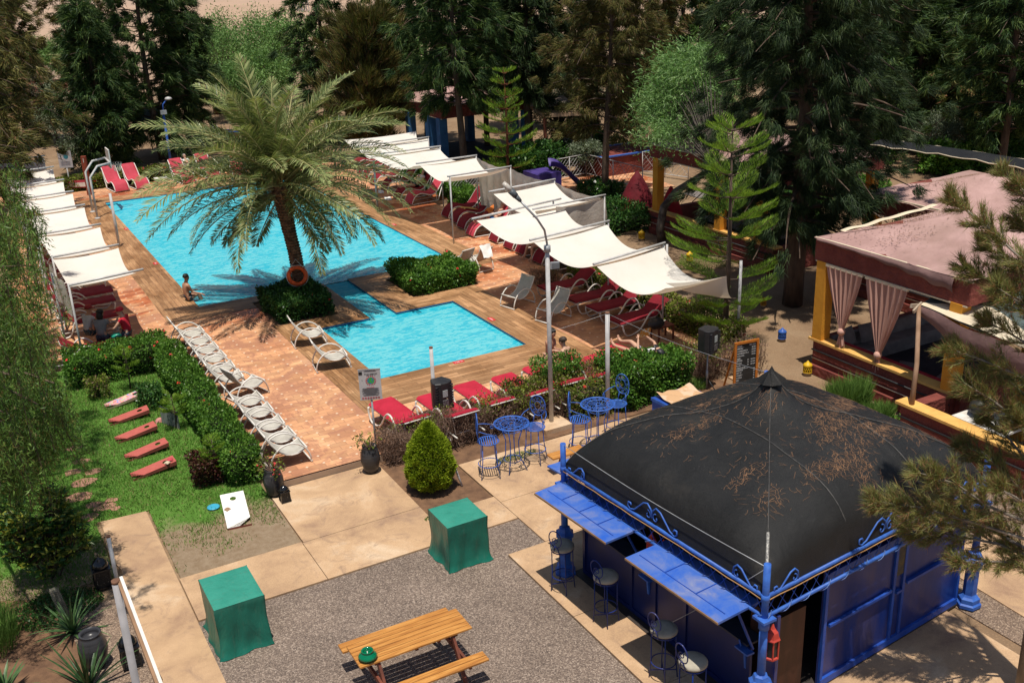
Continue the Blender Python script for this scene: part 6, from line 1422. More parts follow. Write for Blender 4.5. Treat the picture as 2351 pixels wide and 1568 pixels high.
# ---- blue iron bistro sets
def scroll(b, c, u, w, R, turns=1.4, r=.006, start=0, n=16, sg=1):
    b.tube([tuple(Vector(c)+(u*cos(start+sg*2*pi*turns*i/n)+w*sin(start+sg*2*pi*turns*i/n))*R*(1-.78*i/n)) for i in range(n+1)], r, 5)
def high_chair(arm=True):
    t = thing('bistro_chair', 'x', 'chair'); X, Y, Z = Vector((1, 0, 0)), Vector((0, 1, 0)), Vector((0, 0, 1)); zs = .72; R = .2
    b = MB(); b.tube([(R*cos(2*pi*k/24), R*sin(2*pi*k/24), zs) for k in range(24)], .010, 6, True)
    for k in range(9): y = -.17+k*.0425; x = sqrt(max(0, R*R-y*y)); b.bar((-x, y, zs+.004), (x, y, zs+.004), .017, .006)
    b.build('seat', M_blueL, t); b = MB(); br = .155; c = Vector((0, .20, zs+.36)); b.tube([tuple(c+X*br*cos(2*pi*k/24)+Z*br*1.35*sin(2*pi*k/24)) for k in range(24)], .010, 6, True); b.tube([tuple(c+X*br*.45*cos(2*pi*k/16)+Z*br*.6*sin(2*pi*k/16)) for k in range(16)], .006, 5, True)
    for k in range(8): a = 2*pi*k/8; scroll(b, tuple(c+X*br*.72*cos(a)+Z*br*.97*sin(a)), X, Z, .038, 1.2, .005, a)
    for s in (-1, 1): b.tube([(s*.07, .2, zs+.17), (s*.10, .185, zs)], .009, 5)
    b.build('backrest', M_blueL, t)
    for k in range(4):
        a = pi/4+k*pi/2; b = MB(); b.tube([(R*.85*cos(a), R*.85*sin(a), zs), (R*.95*cos(a), R*.95*sin(a), zs*.5), (R*1.25*cos(a), R*1.25*sin(a), 0)], .009, 6); b.build('leg', M_blueL, t)
    b = MB(); b.tube([(R*1.03*cos(2*pi*k/24), R*1.03*sin(2*pi*k/24), zs*.36) for k in range(24)], .008, 5, True); b.build('foot_ring', M_blueL, t)
    if arm: 
        b = MB()
        for s in (-1, 1): b.tube([(s*.17, .18, zs+.28), (s*.23, .05, zs+.25), (s*.24, -.08, zs+.22)], .009, 5); scroll(b, (s*.235, -.10, zs+.17), Y, Z, .05, 1.3, .007, 1.5)
        b.build('armrests', M_blueL, t)
    return t
def high_table():
    t = thing('bistro_table', 'x', 'table'); zt = .95; R = .33; X, Y, Z = Vector((1, 0, 0)), Vector((0, 1, 0)), Vector((0, 0, 1)); b = MB()
    for rr, w in ((R, .012), (R*.93, .006), (R*.62, .008), (R*.16, .006)): b.tube([(rr*cos(2*pi*k/32), rr*sin(2*pi*k/32), zt) for k in range(32)], w, 6, True)
    for k in range(14):
        a = 2*pi*k/14; b.tube([(R*(.16+.46*f)*cos(a+.7*f), R*(.16+.46*f)*sin(a+.7*f), zt) for f in (0, .25, .5, .75, 1)], .005, 5); scroll(b, (R*.78*cos(a), R*.78*sin(a), zt), X, Y, R*.14, 1.3, .005, a)
    b.build('tabletop', M_blueL, t)
    for k in range(4): a = pi/4+k*pi/2; b = MB(); b.tube([(R*.7*cos(a), R*.7*sin(a), zt-.01), (R*.38*cos(a), R*.38*sin(a), zt*.62), (R*.42*cos(a), R*.42*sin(a), zt*.3), (R*.85*cos(a), R*.85*sin(a), 0)], .010, 6); b.build('leg', M_blueL, t)
    b = MB(); 
    for z, rr in ((zt*.86, .5), (zt*.22, .5)): b.tube([(R*rr*cos(2*pi*k/24), R*rr*sin(2*pi*k/24), z) for k in range(24)], .007, 5, True)
    b.build('rings', M_blueL, t); return t
hc = high_chair(); hcu = [False]; ht = high_table(); htu = [False]; hc.scale = ht.scale = (1.1,)*3
def seat_at(px, py, z): c = at(px, py, z*1.1); return (c.x, c.y, .034)

for (px, py, rz, lab) in [(1121, 1012, 1.2, 'blue iron high chair at the left of the left bistro table'), (1227, 980, -.9, 'blue iron high chair between the left bistro table and the grey lamp pole'), (1331, 963, .9, 'blue iron high chair at the left of the right bistro table'), (1416, 927, -1.2, 'blue iron high chair at the right end under the leafy bush')]:
    put(hc, hcu, seat_at(px, py, .75), rz, lab, 'blue wrought iron bistro chairs')
put(ht, htu, seat_at(1174, 972, .98), 0, 'round blue scrollwork table of the left set', 'blue wrought iron bistro tables'); put(ht, htu, seat_at(1372, 928, .98), .3, 'round blue scrollwork table of the right set near the white pole', 'blue wrought iron bistro tables')
ht['label'] = 'round blue scrollwork table of the left set near the black loudspeaker'
# small items around the loungers
M_gt = mat('green_mosaic', (.03, .12, .03), (.10, .22, .06), 60, .5, lo=.48, hi=.52)
c = at(1262, 856, ZT+.5); t = thing('side_table', 'small green mosaic side table beside the two men', 'table', (c.x, c.y, ZT)); b = MB(); b.box((0, 0, .49), (.42, .36, .03)); b.build('tabletop', M_gt, t)
for sx in (-1, 1):
    for sy in (-1, 1): b = MB(); b.bar((sx*.19, sy*.16, 0), (sx*.19, sy*.16, .475), .018); b.build('leg', M_black, t)
def bag(name, label, px, py, z, d, m, cat='bag', lift=0):
    c = at(px, py, z); b = MB(); b.grid(lambda u, v: ((cos(2*pi*u)*d[0]/2)*sin(pi*min(.999, v*.94+.04))**.6, sin(2*pi*u)*d[1]/2*sin(pi*min(.999, v*.94+.04))**.6, d[2]*v+.01*sin(u*19)), 16, 8); o = b.build(name, m); o.location = (c.x, c.y, z); return tag(o, label, cat)
bag('handbag', 'pink and brown handbag under the green side table', 1292/1.0-10, 876-12, ZT, (.28, .2, .22), mat('pink_leather', (.35, .14, .12), (.2, .08, .07), 7, .6))
bag('backpack', 'black backpack on the low stool behind the nearest shaded red lounger', 1486+20, 763-8, ZT+.42, (.5, .35, .32), M_black)
c = at(1520, 778, ZT); t = thing('low_stool', 'dark wooden stool under the black backpack', 'stool', tuple(c)); b = MB(); b.box((0, 0, .40), (.55, .4, .04)); b.build('seat', M_pleg, t)
for sx in (-1, 1):
    for sy in (-1, 1): b = MB(); b.bar((sx*.24, sy*.17, 0), (sx*.24, sy*.17, .38), .04); b.build('leg', M_pleg, t)
cloth('red_towel', 'bright red towel hanging at the side of the sunbather lounger', 'towel', [at(1290+10, 840-16, .62), at(1325+10, 838-18, .62), at(1322+12, 858-16, .35), at(1300+6, 858-16, .35)], mat('red_cloth', (.7, .02, .03), None, 6, .8))
c = at(432, 417, ZT); b = MB(); b.ball((0, 0, .1), .16, 10, sc=(1, 1, .5)); o = b.build('swim_float', M_blueL); o.location = tuple(at(758, 664-250+10, ZT)); tag(o, 'small blue beach item lying on the far tiles', 'beach toy')
t = thing('side_table', 'low white mesh side table between the far end loungers', 'table', tuple(at(372, 428, ZT))); b = MB(); b.box((0, 0, .4), (.6, .4, .03)); b.build('tabletop', M_white, t); 
for sx in (-1, 1): b = MB(); b.tube([(sx*.26, -.15, 0), (sx*.26, -.15, .4), (sx*.26, .15, .4), (sx*.26, .15, 0)], .015, 6); b.build('leg', M_white, t)
b = MB(); b.box((0, 0, .03), (.22, .14, .06)); o = b.build('brick', mat('brick_red', (.45, .18, .12), None, 7)); o.location = tuple(at(985, 1048+20, .0)); tag(o, 'single red brick lying in the bed left of the thuja', 'brick')
c1 = at(1047, 1070, 0); c2 = at(1056, 1087+15, 0); t = thing('support_pole', 'short white pole propped slanting against the thuja', 'pole', tuple(at(1061, 1117, 0))); b = MB(); e = at(1042, 1066, .45)-Vector(t.location); b.tube([(0, 0, .02), tuple(e)], .022, 8); b.build('pipe', M_whitem, t)
# ================================================================ blue bar kiosk
M_blued = mat('deep_blue_panel', (.007, .030, .19), (.006, .020, .13), 1.3, .3, .1, 6, .01, dirt=.5, stretch=(2, 2, .5))
M_bluet = None
m, nt, out = nt_new('worn_blue_board'); P = pos(nt)
c_ = ramp(nt, noise(nt, P, 2.2, 7, .68, .6), [(.35, (.025, .10, .46)), (.5, (.06, .135, .44)), (.62, (.12, .17, .40)), (.72, (.20, .23, .38))]); finish(nt, out, c_, .42, nrm=bump(nt, noise(nt, P, 12, 4), .15, .01)); M_bluet = m
def m_net():
    m, nt, out = nt_new('black_shade_net'); P = pos(nt)
    wv = N(nt, 'TexWave', {'Vector': pos(nt, scale=(1, .8, .3)), 'Scale': 26, 'Distortion': 2.5, 'Detail': 3}, wave_type='BANDS').outputs['Fac']
    c = ramp(nt, noise(nt, P, 1.1, 7, .66, .5), [(.3, (.007, .007, .007)), (.58, (.014, .014, .014)), (.75, (.035, .031, .026))])
    gl = ramp(nt, N(nt, 'TexNoise', {'Vector': P, 'Scale': 95, 'Detail': 2}).outputs['Fac'], [(.54, .58), (.66, .22)])
    sh = noise(nt, P, 190, 2, .9)
    nb = N(nt, 'Bump', {'Height': sh, 'Strength': .9, 'Distance': .006}).outputs[0]
    nb2 = N(nt, 'Bump', {'Height': noise(nt, pos(nt, scale=(1, 1, .4)), 2.0, 5, .6, .8), 'Strength': .5, 'Distance': .05, 'Normal': nb}).outputs[0]
    finish(nt, out, c, gl, nrm=nb2, spec=.28); return m
M_net = m_net()
KA, KB, KC = Vector((8.03, 13.15, 0)), Vector((8.17, 8.42, 0)), Vector((13.03, 8.88, 0)); KD = KA+(KC-KB)
kc = (KA+KC)/2; ZR = 2.06
K = thing('bar_kiosk', 'blue open sided bar kiosk with a black shade net roof and propped flaps', 'kiosk', (kc.x, kc.y, 0))
def kp(u, v, z=0): p = KA.lerp(KD, u).lerp(KB.lerp(KC, u), v); p.z = z; return p      # u: left->right, v: back->front
prof = [(0, 1.62), (.03, 1.52), (.07, 1.40), (.13, 1.22), (.22, 1.10), (.35, 1.01), (.5, .95), (.65, .91), (.78, .85), (.88, .76), (.94, .63), (.98, .36), (1.0, 0)]
KS = .085
def kv(p): d = (KB-KA); return max(0, min(1, ((p-KA).dot(d)-(p-KA).dot((KC-KB).normalized())*0)/d.length_squared))
def kscale(p): q = Vector((p.x, p.y, 0)); return Vector((p.x, p.y, p.z*(1+KS*kv(q))))
def pz(d):
    for i in range(len(prof)-1):
        if d <= prof[i+1][0]: f = (d-prof[i][0])/(prof[i+1][0]-prof[i][0]); return prof[i][1]+(prof[i+1][1]-prof[i][1])*f
    return 0
def roof_pt(u, v, lift=0):
    a, c = 2*u-1, 2*v-1; g = lambda q: max(0, 1-abs(q)**4.2)**.46; h = g(a)*g(c); r = sqrt(a*a+c*c)
    z = ZR+.90*h**.9+(.60*math.exp(-r*6.2)+.24*max(0, 1-r))*h
    e = abs(abs(a)-abs(c)); z += .035*math.exp(-e*10)*h*min(1, r)+.030*sin(a*4+1)*sin(c*3.5+.5)*h*min(1, r*1.5)
    z += h*(.012*sin(a*9+c*14)*r+.008*sin(a*23-c*17)*r*(1-.5*r)-.02*math.exp(-((a-.28)/.03)**2)*min(1, r))
    return kp(u, v, z+lift)
b = MB(); b.grid(lambda u, v: tuple(roof_pt(u, v)), 90, 90); b.build('roof', M_net, K, world=True)
b = MB()                                                # stitched seams on the roof
for fn in (lambda t: roof_pt(.5-.5*t, .5+.5*t, .006), lambda t: roof_pt(.5+.5*t, .5+.5*t, .006), lambda t: roof_pt(.5-.5*t, .5-.5*t, .006), lambda t: roof_pt(.34, t, .005), lambda t: roof_pt(.68, t, .005)):
    b.tube([tuple(fn(i/40)) for i in range(41)], .009, 4)
b.build('roof_seams', mat('net_seam', (.09, .085, .08), (.04, .04, .04), 20, .5), K, world=True)
b = MB(); fr = .52
b.tube([tuple(roof_pt(.5-.5*t, .5+.5*t, .012)) for t in [fr+(1.0-fr)*i/14 for i in range(9, 15)]], .024, 6); b.build('corner_strap', mat('glinting_strap', (.42, .40, .36), (.12, .12, .12), 60, .35, lo=.45, hi=.55), K, world=True)
ap = roof_pt(.5, .5); b = MB(); n = 10
vs = [(ap.x, ap.y, ap.z+.10)]+[(ap.x+.045*cos(2*pi*k/n), ap.y+.045*sin(2*pi*k/n), ap.z+.02) for k in range(n)]+[(ap.x+(.25 if k % 2 else .17)*cos(2*pi*k/n+.3), ap.y+(.25 if k % 2 else .17)*sin(2*pi*k/n+.3), ap.z-.17+(.03 if k % 2 else .0)) for k in range(n)]
b.add(vs, [(0, 1+k, 1+(k+1) % n) for k in range(n)]+[(1+k, 1+n+k, 1+n+(k+1) % n, 1+(k+1) % n) for k in range(n)], 0, False); b.build('roof_cap', M_net, K, world=True)
# rails, lace ironwork and scrolls between the posts
Zv = Vector((0, 0, 1))
sides = [(KA, KB), (KB, KC), (KC, KD), (KD, KA)]
for A, B in sides:
    d = (B-A).normalized(); outv = Vector((d.y, -d.x, 0)); outv = outv if (A-kc).dot(outv) > 0 else -outv
    b = MB(); b.tube([tuple(A+Zv*ZR), tuple(B+Zv*ZR)], .030, 8); b.tube([tuple(A+Zv*(ZR-.27)+outv*.02), tuple(B+Zv*(ZR-.27)+outv*.02)], .026, 8); b.build('rail', M_blueL, K, world=True)
    b = MB(); L_ = (B-A).length; n = int(L_/.22)
    for k in range(n):
        p = A+d*(L_*(k+.5)/n); w = .085
        b.tube([tuple(p-d*w+Zv*(ZR-.03)), tuple(p+Zv*(ZR-.14)), tuple(p-d*w+Zv*(ZR-.25))], .006, 4, cap=False); b.tube([tuple(p+d*w+Zv*(ZR-.03)), tuple(p+Zv*(ZR-.14)), tuple(p+d*w+Zv*(ZR-.25))], .006, 4, cap=False)
    b.build('lacework', M_blue, K, world=True)
    b = MB(); pts = []                                   # fairy light cable wound round the lower rail
    m_ = int(L_*26)
    for k in range(m_+1): p = A+d*(L_*k/m_); a = k*.62; pts.append(tuple(p+Zv*(ZR-.27+.042*sin(a))+outv*(.02+.042*cos(a))))
    b.tube(pts, .0065, 4, cap=False); b.build('light_cable', mat('pale_blue_cable', (.14, .24, .50), (.05, .08, .25), 30, .5), K, world=True)
    b = MB(); b.tube([tuple(A+d*(L_*k/20)+Zv*(ZR-.035+.006*sin(k*2.1))+outv*.035) for k in range(21)], .008, 5); b.build('brown_cable', mat('brown_cable', (.40, .22, .09), None, 9, .7), K, world=True)
    def S_(c, sg, s=1.0):                                # one S-scroll of the crest
        b.tube([tuple(c+d*sg*x*s+Zv*z*s) for x, z in ((0, .10), (.02, .22), (.10, .29), (.20, .26), (.30, .17), (.42, .06), (.52, .03), (.58, .07), (.57, .13), (.52, .13), (.50, .10))], .013, 6)
        b.tube([tuple(c+d*sg*(.09+.075*(1-.75*t)*cos(5.5*t+1.5))*s+Zv*(.12+.075*(1-.75*t)*sin(5.5*t+1.5))*s) for t in [i/14 for i in range(15)]], .010, 6)
    mid = A.lerp(B, .5)+Zv*(ZR+.01)
    for c0, sg, sz in ((mid, 1, 1), (mid, -1, 1), (A+d*.62+Zv*(ZR-.03), -1, .8), (B-d*.62+Zv*(ZR-.03), 1, .8)): b = MB(); S_(c0, sg, sz); b.build('scroll', M_blueL, K, world=True)
for p in (KA, KB, KC, KD):
    b = MB(); q = p
    b.lathe([(.20, 0), (.20, .05), (.17, .07), (.17, .14), (.13, .17), (.105, .20), (.105, .62), (.14, .66), (.14, .72), (.17, .75), (.17, .80), (.12, .84), (.10, .90), (.06, .92)], 6, (q.x, q.y, .03), smooth=False)
    b.tube([tuple(q+Zv*.9), tuple(q+Zv*1.72)], .058, 12); b.tube([tuple(q+Zv*1.62), tuple(q+Zv*1.74)], .075, 12); b.box((q.x, q.y, 1.765), (.22, .22, .035)); b.tube([tuple(q+Zv*1.76), tuple(q+Zv*2.52)], .048, 12); b.tube([tuple(q+Zv*2.0), tuple(q+Zv*2.1)], .058, 12)
    b.build('post', M_blueL, K, world=True)
# walls: left counter with shelf, rear and right panels, front wall with its framed panels
def wallbox(nm, A, B, z0, z1, th, m, inset=0, parent=K):
    d = (B-A).normalized(); b = MB(); b.bar(tuple(A+Zv*(z0+z1)/2), tuple(B+Zv*(z0+z1)/2), th, z1-z0); return b.build(nm, m, parent, world=True)
inL = Vector((.30, .02, 0))
a0, a1 = kp(.06, .05), kp(.06, .90)
M_navy = mat('shaded_navy', (.008, .018, .10), (.006, .012, .07), 2, .35); wallbox('counter_front', a0, a1, .03, .98, .05, M_navy);  # shade under the flaps put into this darker navy
b = MB(); b.bar(tuple((a0+Vector((.06, 0, 1.0)))), tuple(a1+Vector((.06, 0, 1.0))), .30, .03); b.build('counter_top', mat('dark_counter', (.03, .035, .06), None, 4, .4), K, world=True)
b = MB()
for t in (.0, .33, .48, .66, 1.0): p = a0.lerp(a1, t); b.bar(tuple(p+Vector((-.035, 0, .03))), tuple(p+Vector((-.035, 0, .97))), .07, .03, 0, (1, 0, 0))
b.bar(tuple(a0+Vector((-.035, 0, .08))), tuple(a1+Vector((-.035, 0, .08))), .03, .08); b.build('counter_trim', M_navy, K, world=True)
for t in (.44, .985):
    p = a0.lerp(a1, t)+Vector((-.10, 0, 0)); b = MB(); b.bar(tuple(p+Vector((0, -.16, .93))), tuple(p+Vector((0, .10, .93))), .13, .025); b.bar(tuple(p+Vector((0, .04, .95))), tuple(p+Vector((-.02, .06, 1.04))), .03, .02); b.bar(tuple(p+Vector((.05, 0, .9))), tuple(p+Vector((.08, 0, .6))), .04, .05); b.build('folding_bracket', M_blueL, K, world=True)
wallbox('rear_wall', kp(.06, .05), kp(.97, .05), .03, 1.75, .05, M_blued); wallbox('side_wall', kp(.97, .05), kp(.97, .95), .03, 1.75, .05, M_blued)
f0, f1 = kp(.285, .965), kp(.965, .965)
wallbox('front_wall', f0, f1, .05, 1.80, .05, M_blued)
b = MB(); d = (f1-f0); dn = d.normalized(); o_ = Vector((dn.y, -dn.x, 0))*.035
for t in (.005, .475, .545, .995): p = f0+d*t+o_; b.bar(tuple(p+Zv*.05), tuple(p+Zv*1.8), .05, .05, 0, (1, 0, 0))
for s0, s1, z in ((.03, .45, .98), (.565, .975, .98), (.49, .53, .90)): b.bar(tuple(f0+d*s0+o_*1.3+Zv*z), tuple(f0+d*s1+o_*1.3+Zv*z), .075, .04)
b.bar(tuple(f0+o_*1.2+Zv*.10), tuple(f1+o_*1.2+Zv*.10), .05, .10); b.bar(tuple(f0+o_+Zv*1.76), tuple(f1+o_+Zv*1.76), .03, .08); b.build('panel_frame', M_blue, K, world=True)
b = MB(); p = f0+d*.51+o_*1.25+Zv*1.42; b.bar(tuple(p-dn*.09), tuple(p+dn*.09), .01, .52); b.build('worn_plaque', mat('worn_plaque', (.10, .08, .035), (.04, .04, .05), 9, .6), K, world=True)
b = MB(); b.prism([xy(kp(.02, .02)), xy(kp(.98, .02)), xy(kp(.98, .98)), xy(kp(.02, .98))], .02, .045); b.build('floor', mat('dark_floor', (.05, .04, .035), None, 4), K, world=True)
b = MB(); p = kp(.165, .90); b.box((p.x, p.y, .75), (.55, .5, 1.3), .07); b.build('wooden_cabinet', mat('dark_wood', (.07, .025, .015), (.03, .012, .008), 5, .5, stretch=(1, 1, .2)), K, world=True)
b = MB(); q = kp(.02, .99); b.bar(tuple(q+Vector((.14, 0, .03))), tuple(q+Vector((.14, 0, 1.72))), .05, .18, 0, (0, 1, 0)); b.build('door_jamb', M_blued, K, world=True)
b = MB()
for (u, v, z0, z1, w) in [(.3, .15, .05, 1.1, .5), (.6, .2, .05, .9, .6), (.35, .45, .05, .9, .45)]: p = kp(u, v); b.box((p.x, p.y, (z0+z1)/2), (w, w*.7, z1-z0), .07)
b.build('back_shelves', mat('shelf_wood', (.10, .06, .035), (.04, .025, .02), 4), K, world=True)
# propped flaps
zf = 1.86
for k, (c4_, lab) in enumerate([(((1317, 1095), (1228, 1131), (1391, 1245), (1482, 1207)), 1), (((1530, 1238.7), (1435.6, 1279.7), (1649, 1429), (1743.5, 1379.7)), 2)]):
    q = [at(px, py, (1.81, 1.80, 1.86, 1.87)[i]+.09*k) for i, (px, py) in enumerate(c4_)]
    b = MB(); b.add([tuple(p) for p in q]+[tuple(p-Zv*.035) for p in q], [(0, 1, 2, 3), (7, 6, 5, 4), (0, 4, 5, 1), (1, 5, 6, 2), (2, 6, 7, 3), (3, 7, 4, 0)]); fl = b.build('flap', M_bluet, K, world=True); fl['noscale'] = 1
    b = MB(); n = 4 if k == 0 else 3
    for t in range(1, n-0):
        f = t/(n); A = q[0].lerp(q[3], f); B = q[1].lerp(q[2], f); b.bar(tuple(A.lerp(B, .03)+Zv*.006), tuple(A.lerp(B, .74)+Zv*.006), .014, .012)
    for e0, e1, g0_, g1_ in ((0, 3, 1, 2),): b.bar(tuple(q[1].lerp(q[0], .26).lerp(q[2].lerp(q[3], .26), .04)+Zv*.005), tuple(q[1].lerp(q[0], .26).lerp(q[2].lerp(q[3], .26), .96)+Zv*.005), .012, .008)
    b.build('battens', M_blue, fl, world=True)
    b = MB(); b.bar(tuple(q[1]-Zv*.02+Vector((-.006, 0, 0))), tuple(q[2]-Zv*.02+Vector((-.006, 0, 0))), .014, .03); b.build('raw_edge', mat('raw_ply_edge', (.32, .19, .10), None, 9), fl, world=True)
    for f in (.1, .9):
        A = q[0].lerp(q[3], f); B = q[1].lerp(q[2], f); b = MB(); b.bar(tuple(A.lerp(B, .35)-Zv*.05), tuple(Vector((A.x+.12, A.y, 1.02))), .035, .025); b.build('prop_bar', M_blue, K, world=True)['noscale'] = 1
q = [at(1323, 1050, 1.86), at(1290, 1062, 1.84), at(1266, 1036, 1.84), at(1300, 1024, 1.86)]; p0 = kp(0, -.0)
q = [KA+Vector((.1, .05, 1.84)), KA+Vector((.05, .62, 1.82)), KA+Vector((1.9, .72, 1.82)), KA+Vector((1.95, .15, 1.84))]
b = MB(); b.add([tuple(p) for p in q]+[tuple(p-Zv*.03) for p in q], [(3, 2, 1, 0), (4, 5, 6, 7), (0, 1, 5, 4), (1, 2, 6, 5), (2, 3, 7, 6), (3, 0, 4, 7)]); b.build('flap', M_bluet, K, world=True)
for ch in K.children:
    if 'noscale' in ch: del ch['noscale']; continue
    for v_ in ch.data.vertices: w_ = kscale(v_.co+Vector((kc.x, kc.y, 0))); v_.co.z = w_.z
# needles fallen on the roof
n = 2300; U = []; 
cl = [(NP.uniform(.12, .95), NP.uniform(.2, .97)) for _ in range(16)]+[(.62, .70), (.66, .74), (.70, .78), (.58, .66), (.45, .86), (.5, .9), (.36, .84), (.72, .62), (.78, .60), (.40, .30), (.30, .42), (.64, .35)]
b = MB(); r = random.Random(77)
for i in range(n):
    if r.random() < .80: c = r.choice(cl); u, v = c[0]+r.gauss(0, .035), c[1]+r.gauss(0, .022)
    else: u, v = r.uniform(.1, .95), r.uniform(.1, .9)
    if not (.03 < u < .97 and .03 < v < .97): continue
    a = r.uniform(0, pi); l = r.uniform(.008, .03); cu = r.uniform(-.9, .9); pts = []
    for k in range(4): s = (k/3-.5)*l; aa = a+cu*(k/3-.5); pts.append(kscale(roof_pt(min(.99, max(.01, u+cos(aa)*s)), min(.99, max(.01, v+sin(aa)*s)), .008)))
    w = .0019; 
    for k in range(3):
        d = (pts[k+1]-pts[k]); s_ = Vector((-d.y, d.x, 0)).normalized()*w; b.add([pts[k]-s_, pts[k]+s_, pts[k+1]+s_, pts[k+1]-s_], [(0, 1, 2, 3)])
o = b.build('fallen_needles', mat('dry_needles', (.28, .155, .085), (.17, .09, .05), 6, .9)); tag(o, 'dry brown casuarina needles scattered on the black net roof', 'needles', kind='stuff')
# red hanging lanterns
M_rl = mat('red_lantern_paint', (.50, .06, .04), (.38, .04, .03), 9, .5)
def red_lantern(label, x, y, z, s):
    t = thing('red_lantern', label, 'lantern', (x, y, z), 0, 'red hanging lanterns of the kiosk'); b = MB(); b.lathe([(.09*s, 0), (.09*s, .02*s), (.075*s, .03*s)], 6, smooth=False); b.lathe([(.085*s, .25*s), (.10*s, .27*s), (.085*s, .29*s), (.07*s, .36*s), (.03*s, .40*s), (.01*s, .46*s)], 6, smooth=False)
    for k in range(6): a = 2*pi*k/6; b.bar((.08*s*cos(a), .08*s*sin(a), .02*s), (.08*s*cos(a), .08*s*sin(a), .26*s), .014*s)
    b.build('frame', M_rl, t); b = MB(); b.lathe([(.07*s, .03*s), (.07*s, .25*s)], 6, smooth=False); b.build('glass', M_black, t); b = MB(); b.tube([(0, 0, .44*s), (0, 0, .62*s)], .005, 4); b.build('hook', M_black, t)
p = at(1496, 1262, 1.45); red_lantern('red lantern hanging in the gap between the two blue flaps', p.x, p.y, 1.30, 1.0)
p = at(1521, 1262, 1.45); red_lantern('second red lantern in the flap gap, half hidden by the nearer flap', p.x+.02, p.y, 1.22, .9)
red_lantern('red lantern hanging beside the front corner post of the kiosk', KB.x+.17, KB.y+.01, 1.22, 1.15)
red_lantern('red lantern under the far left corner post of the kiosk', KA.x+.12, KA.y-.05, 1.36, .75)
# bar stools
def bar_stool():
    t = thing('bar_stool', 'x', 'stool'); zs = .72; b = MB(); b.lathe([(.02, zs+.015), (.165, zs+.015), (.185, zs+.035), (.185, zs+.06), (.165, zs+.085), (.08, zs+.098), (0, zs+.1)], 26); b.build('cushion', mat('stone_cushion', (.42, .38, .30), (.32, .29, .23), 7, .9, .3, 20, .01), t)
    b = MB(); b.tube([(.17*cos(2*pi*k/24), .17*sin(2*pi*k/24), zs) for k in range(24)], .009, 6, True); b.tube([(.165*cos(2*pi*k/24), .165*sin(2*pi*k/24), .26) for k in range(24)], .008, 6, True); b.build('rings', M_blued, t)
    for k in range(4): a = pi/4+k*pi/2; b = MB(); b.tube([(.165*cos(a), .165*sin(a), zs), (.165*cos(a), .165*sin(a), .3), (.19*cos(a), .19*sin(a), 0)], .009, 6); b.build('leg', M_blued, t)
    b = MB(); b.bar((-.12, -.12, .12), (.12, .12, .12), .01); b.bar((-.12, .12, .12), (.12, -.12, .12), .01); b.build('brace', M_blued, t)
    b = MB(); cz = zs+.27; b.tube([(-.175, .05, zs), (-.19, .03, zs+.1), (-.205, 0, zs+.16)], .009, 6); b.tube([(-.175, -.05, zs), (-.19, -.03, zs+.1), (-.205, 0, zs+.16)], .009, 6)
    b.tube([(-.205-.02*sin(a), .105*cos(a), cz+.15*sin(a)) for a in [2*pi*k/24 for k in range(24)]], .009, 6, True); scroll(b, (-.205, 0, cz-.03), Vector((0, 1, 0)), Vector((0, 0, 1)), .06, 1.6, .007, -1.5); b.build('backrest', M_blued, t); return t
bs = bar_stool(); bs.scale = (1.1,)*3; bsu = [False]
for (px, py, rz, lab) in [(1290.6, 1250, .5, 'bar stool beside the far left corner post of the kiosk'), (1391, 1320, .3, 'bar stool second from the far post, in the deep shade of the first flap'), (1524.6, 1441, .25, 'bar stool in front of the nearer flap, where the cord passes'), (1591.6, 1515, .1, 'bar stool nearest the camera with a sunlit blue backrest')]:
    put(bs, bsu, seat_at(px, py, .82), rz, lab, 'round bar stools at the kiosk')
# cords
def wire(label, pts, r=.006, m=None, name='cord'): 
    b = MB(); P = [Vector(p) for p in pts]; q = []
    for i in range(len(P)-1):
        for k in range(8): f = k/8; p = P[i].lerp(P[i+1], f); p.z -= .05*sin(pi*f)*(P[i+1]-P[i]).length*.25; q.append(tuple(p))
    q.append(tuple(P[-1])); b.tube(q, r, 5); tag(b.build(name, m or M_grey), label, 'cord')
tipA, tipB = KA+Zv*2.5, KB+Zv*2.68
wire('thin pale cord sagging in front of the black roof between two post tips', [tipA, tipB])
wire('pale cord running from the front post tip down to the paving by the stools', [tipB, at(1492, 1452, .035)])
wire('thin wire from the white pole to the peak of the black roof', [(12.22, 18.0, 2.56), ap+Zv*.12], .004); wire('thin wire between the lamp pole and the neighbouring white pole', [(10.92, 18.36, 2.3), (12.22, 18.0, 2.56)], .003)
# blue crate with cardboard, brown bench end
p = at(1500, 945, .0); t = thing('blue_crate', 'blue wooden crate with tan cardboard on it behind the black roof', 'crate', (13.2, 16.55, .03), .07); b = MB(); b.box((0, 0, .40), (1.05, .75, .80)); b.build('body', M_blue, t)
b = MB(); 
for z in (.04, .76): b.box((0, -.38, z), (1.09, .03, .07)); b.box((-.53, 0, z), (.03, .79, .07))
b.build('trim', M_blueL, t)
b = MB(); b.grid(lambda u, v: (13.2+(u-.5)*.98, 16.55+(v-.5)*.7, .865+.10*max(0, sin(u*5+v*2))*v+.02*sin(u*13+v*9)), 14, 10, 0, False); tag(b.build('cardboard', mat('cardboard', (.52, .32, .17), (.60, .42, .28), 2, .9, lo=.48, hi=.52)), 'crumpled tan cardboard sheet lying on the blue crate', 'cardboard')
t = thing('wooden_bench', 'end of a brown wooden table behind the far left kiosk post', 'bench', tuple(at(1278, 1088, .0))); b = MB(); b.box((.25, 0, .43), (.8, .26, .035)); b.build('seat', M_pine, t); b = MB(); b.bar((.1, .1, 0), (.15, 0, .42), .06); b.build('leg', M_pleg, t)
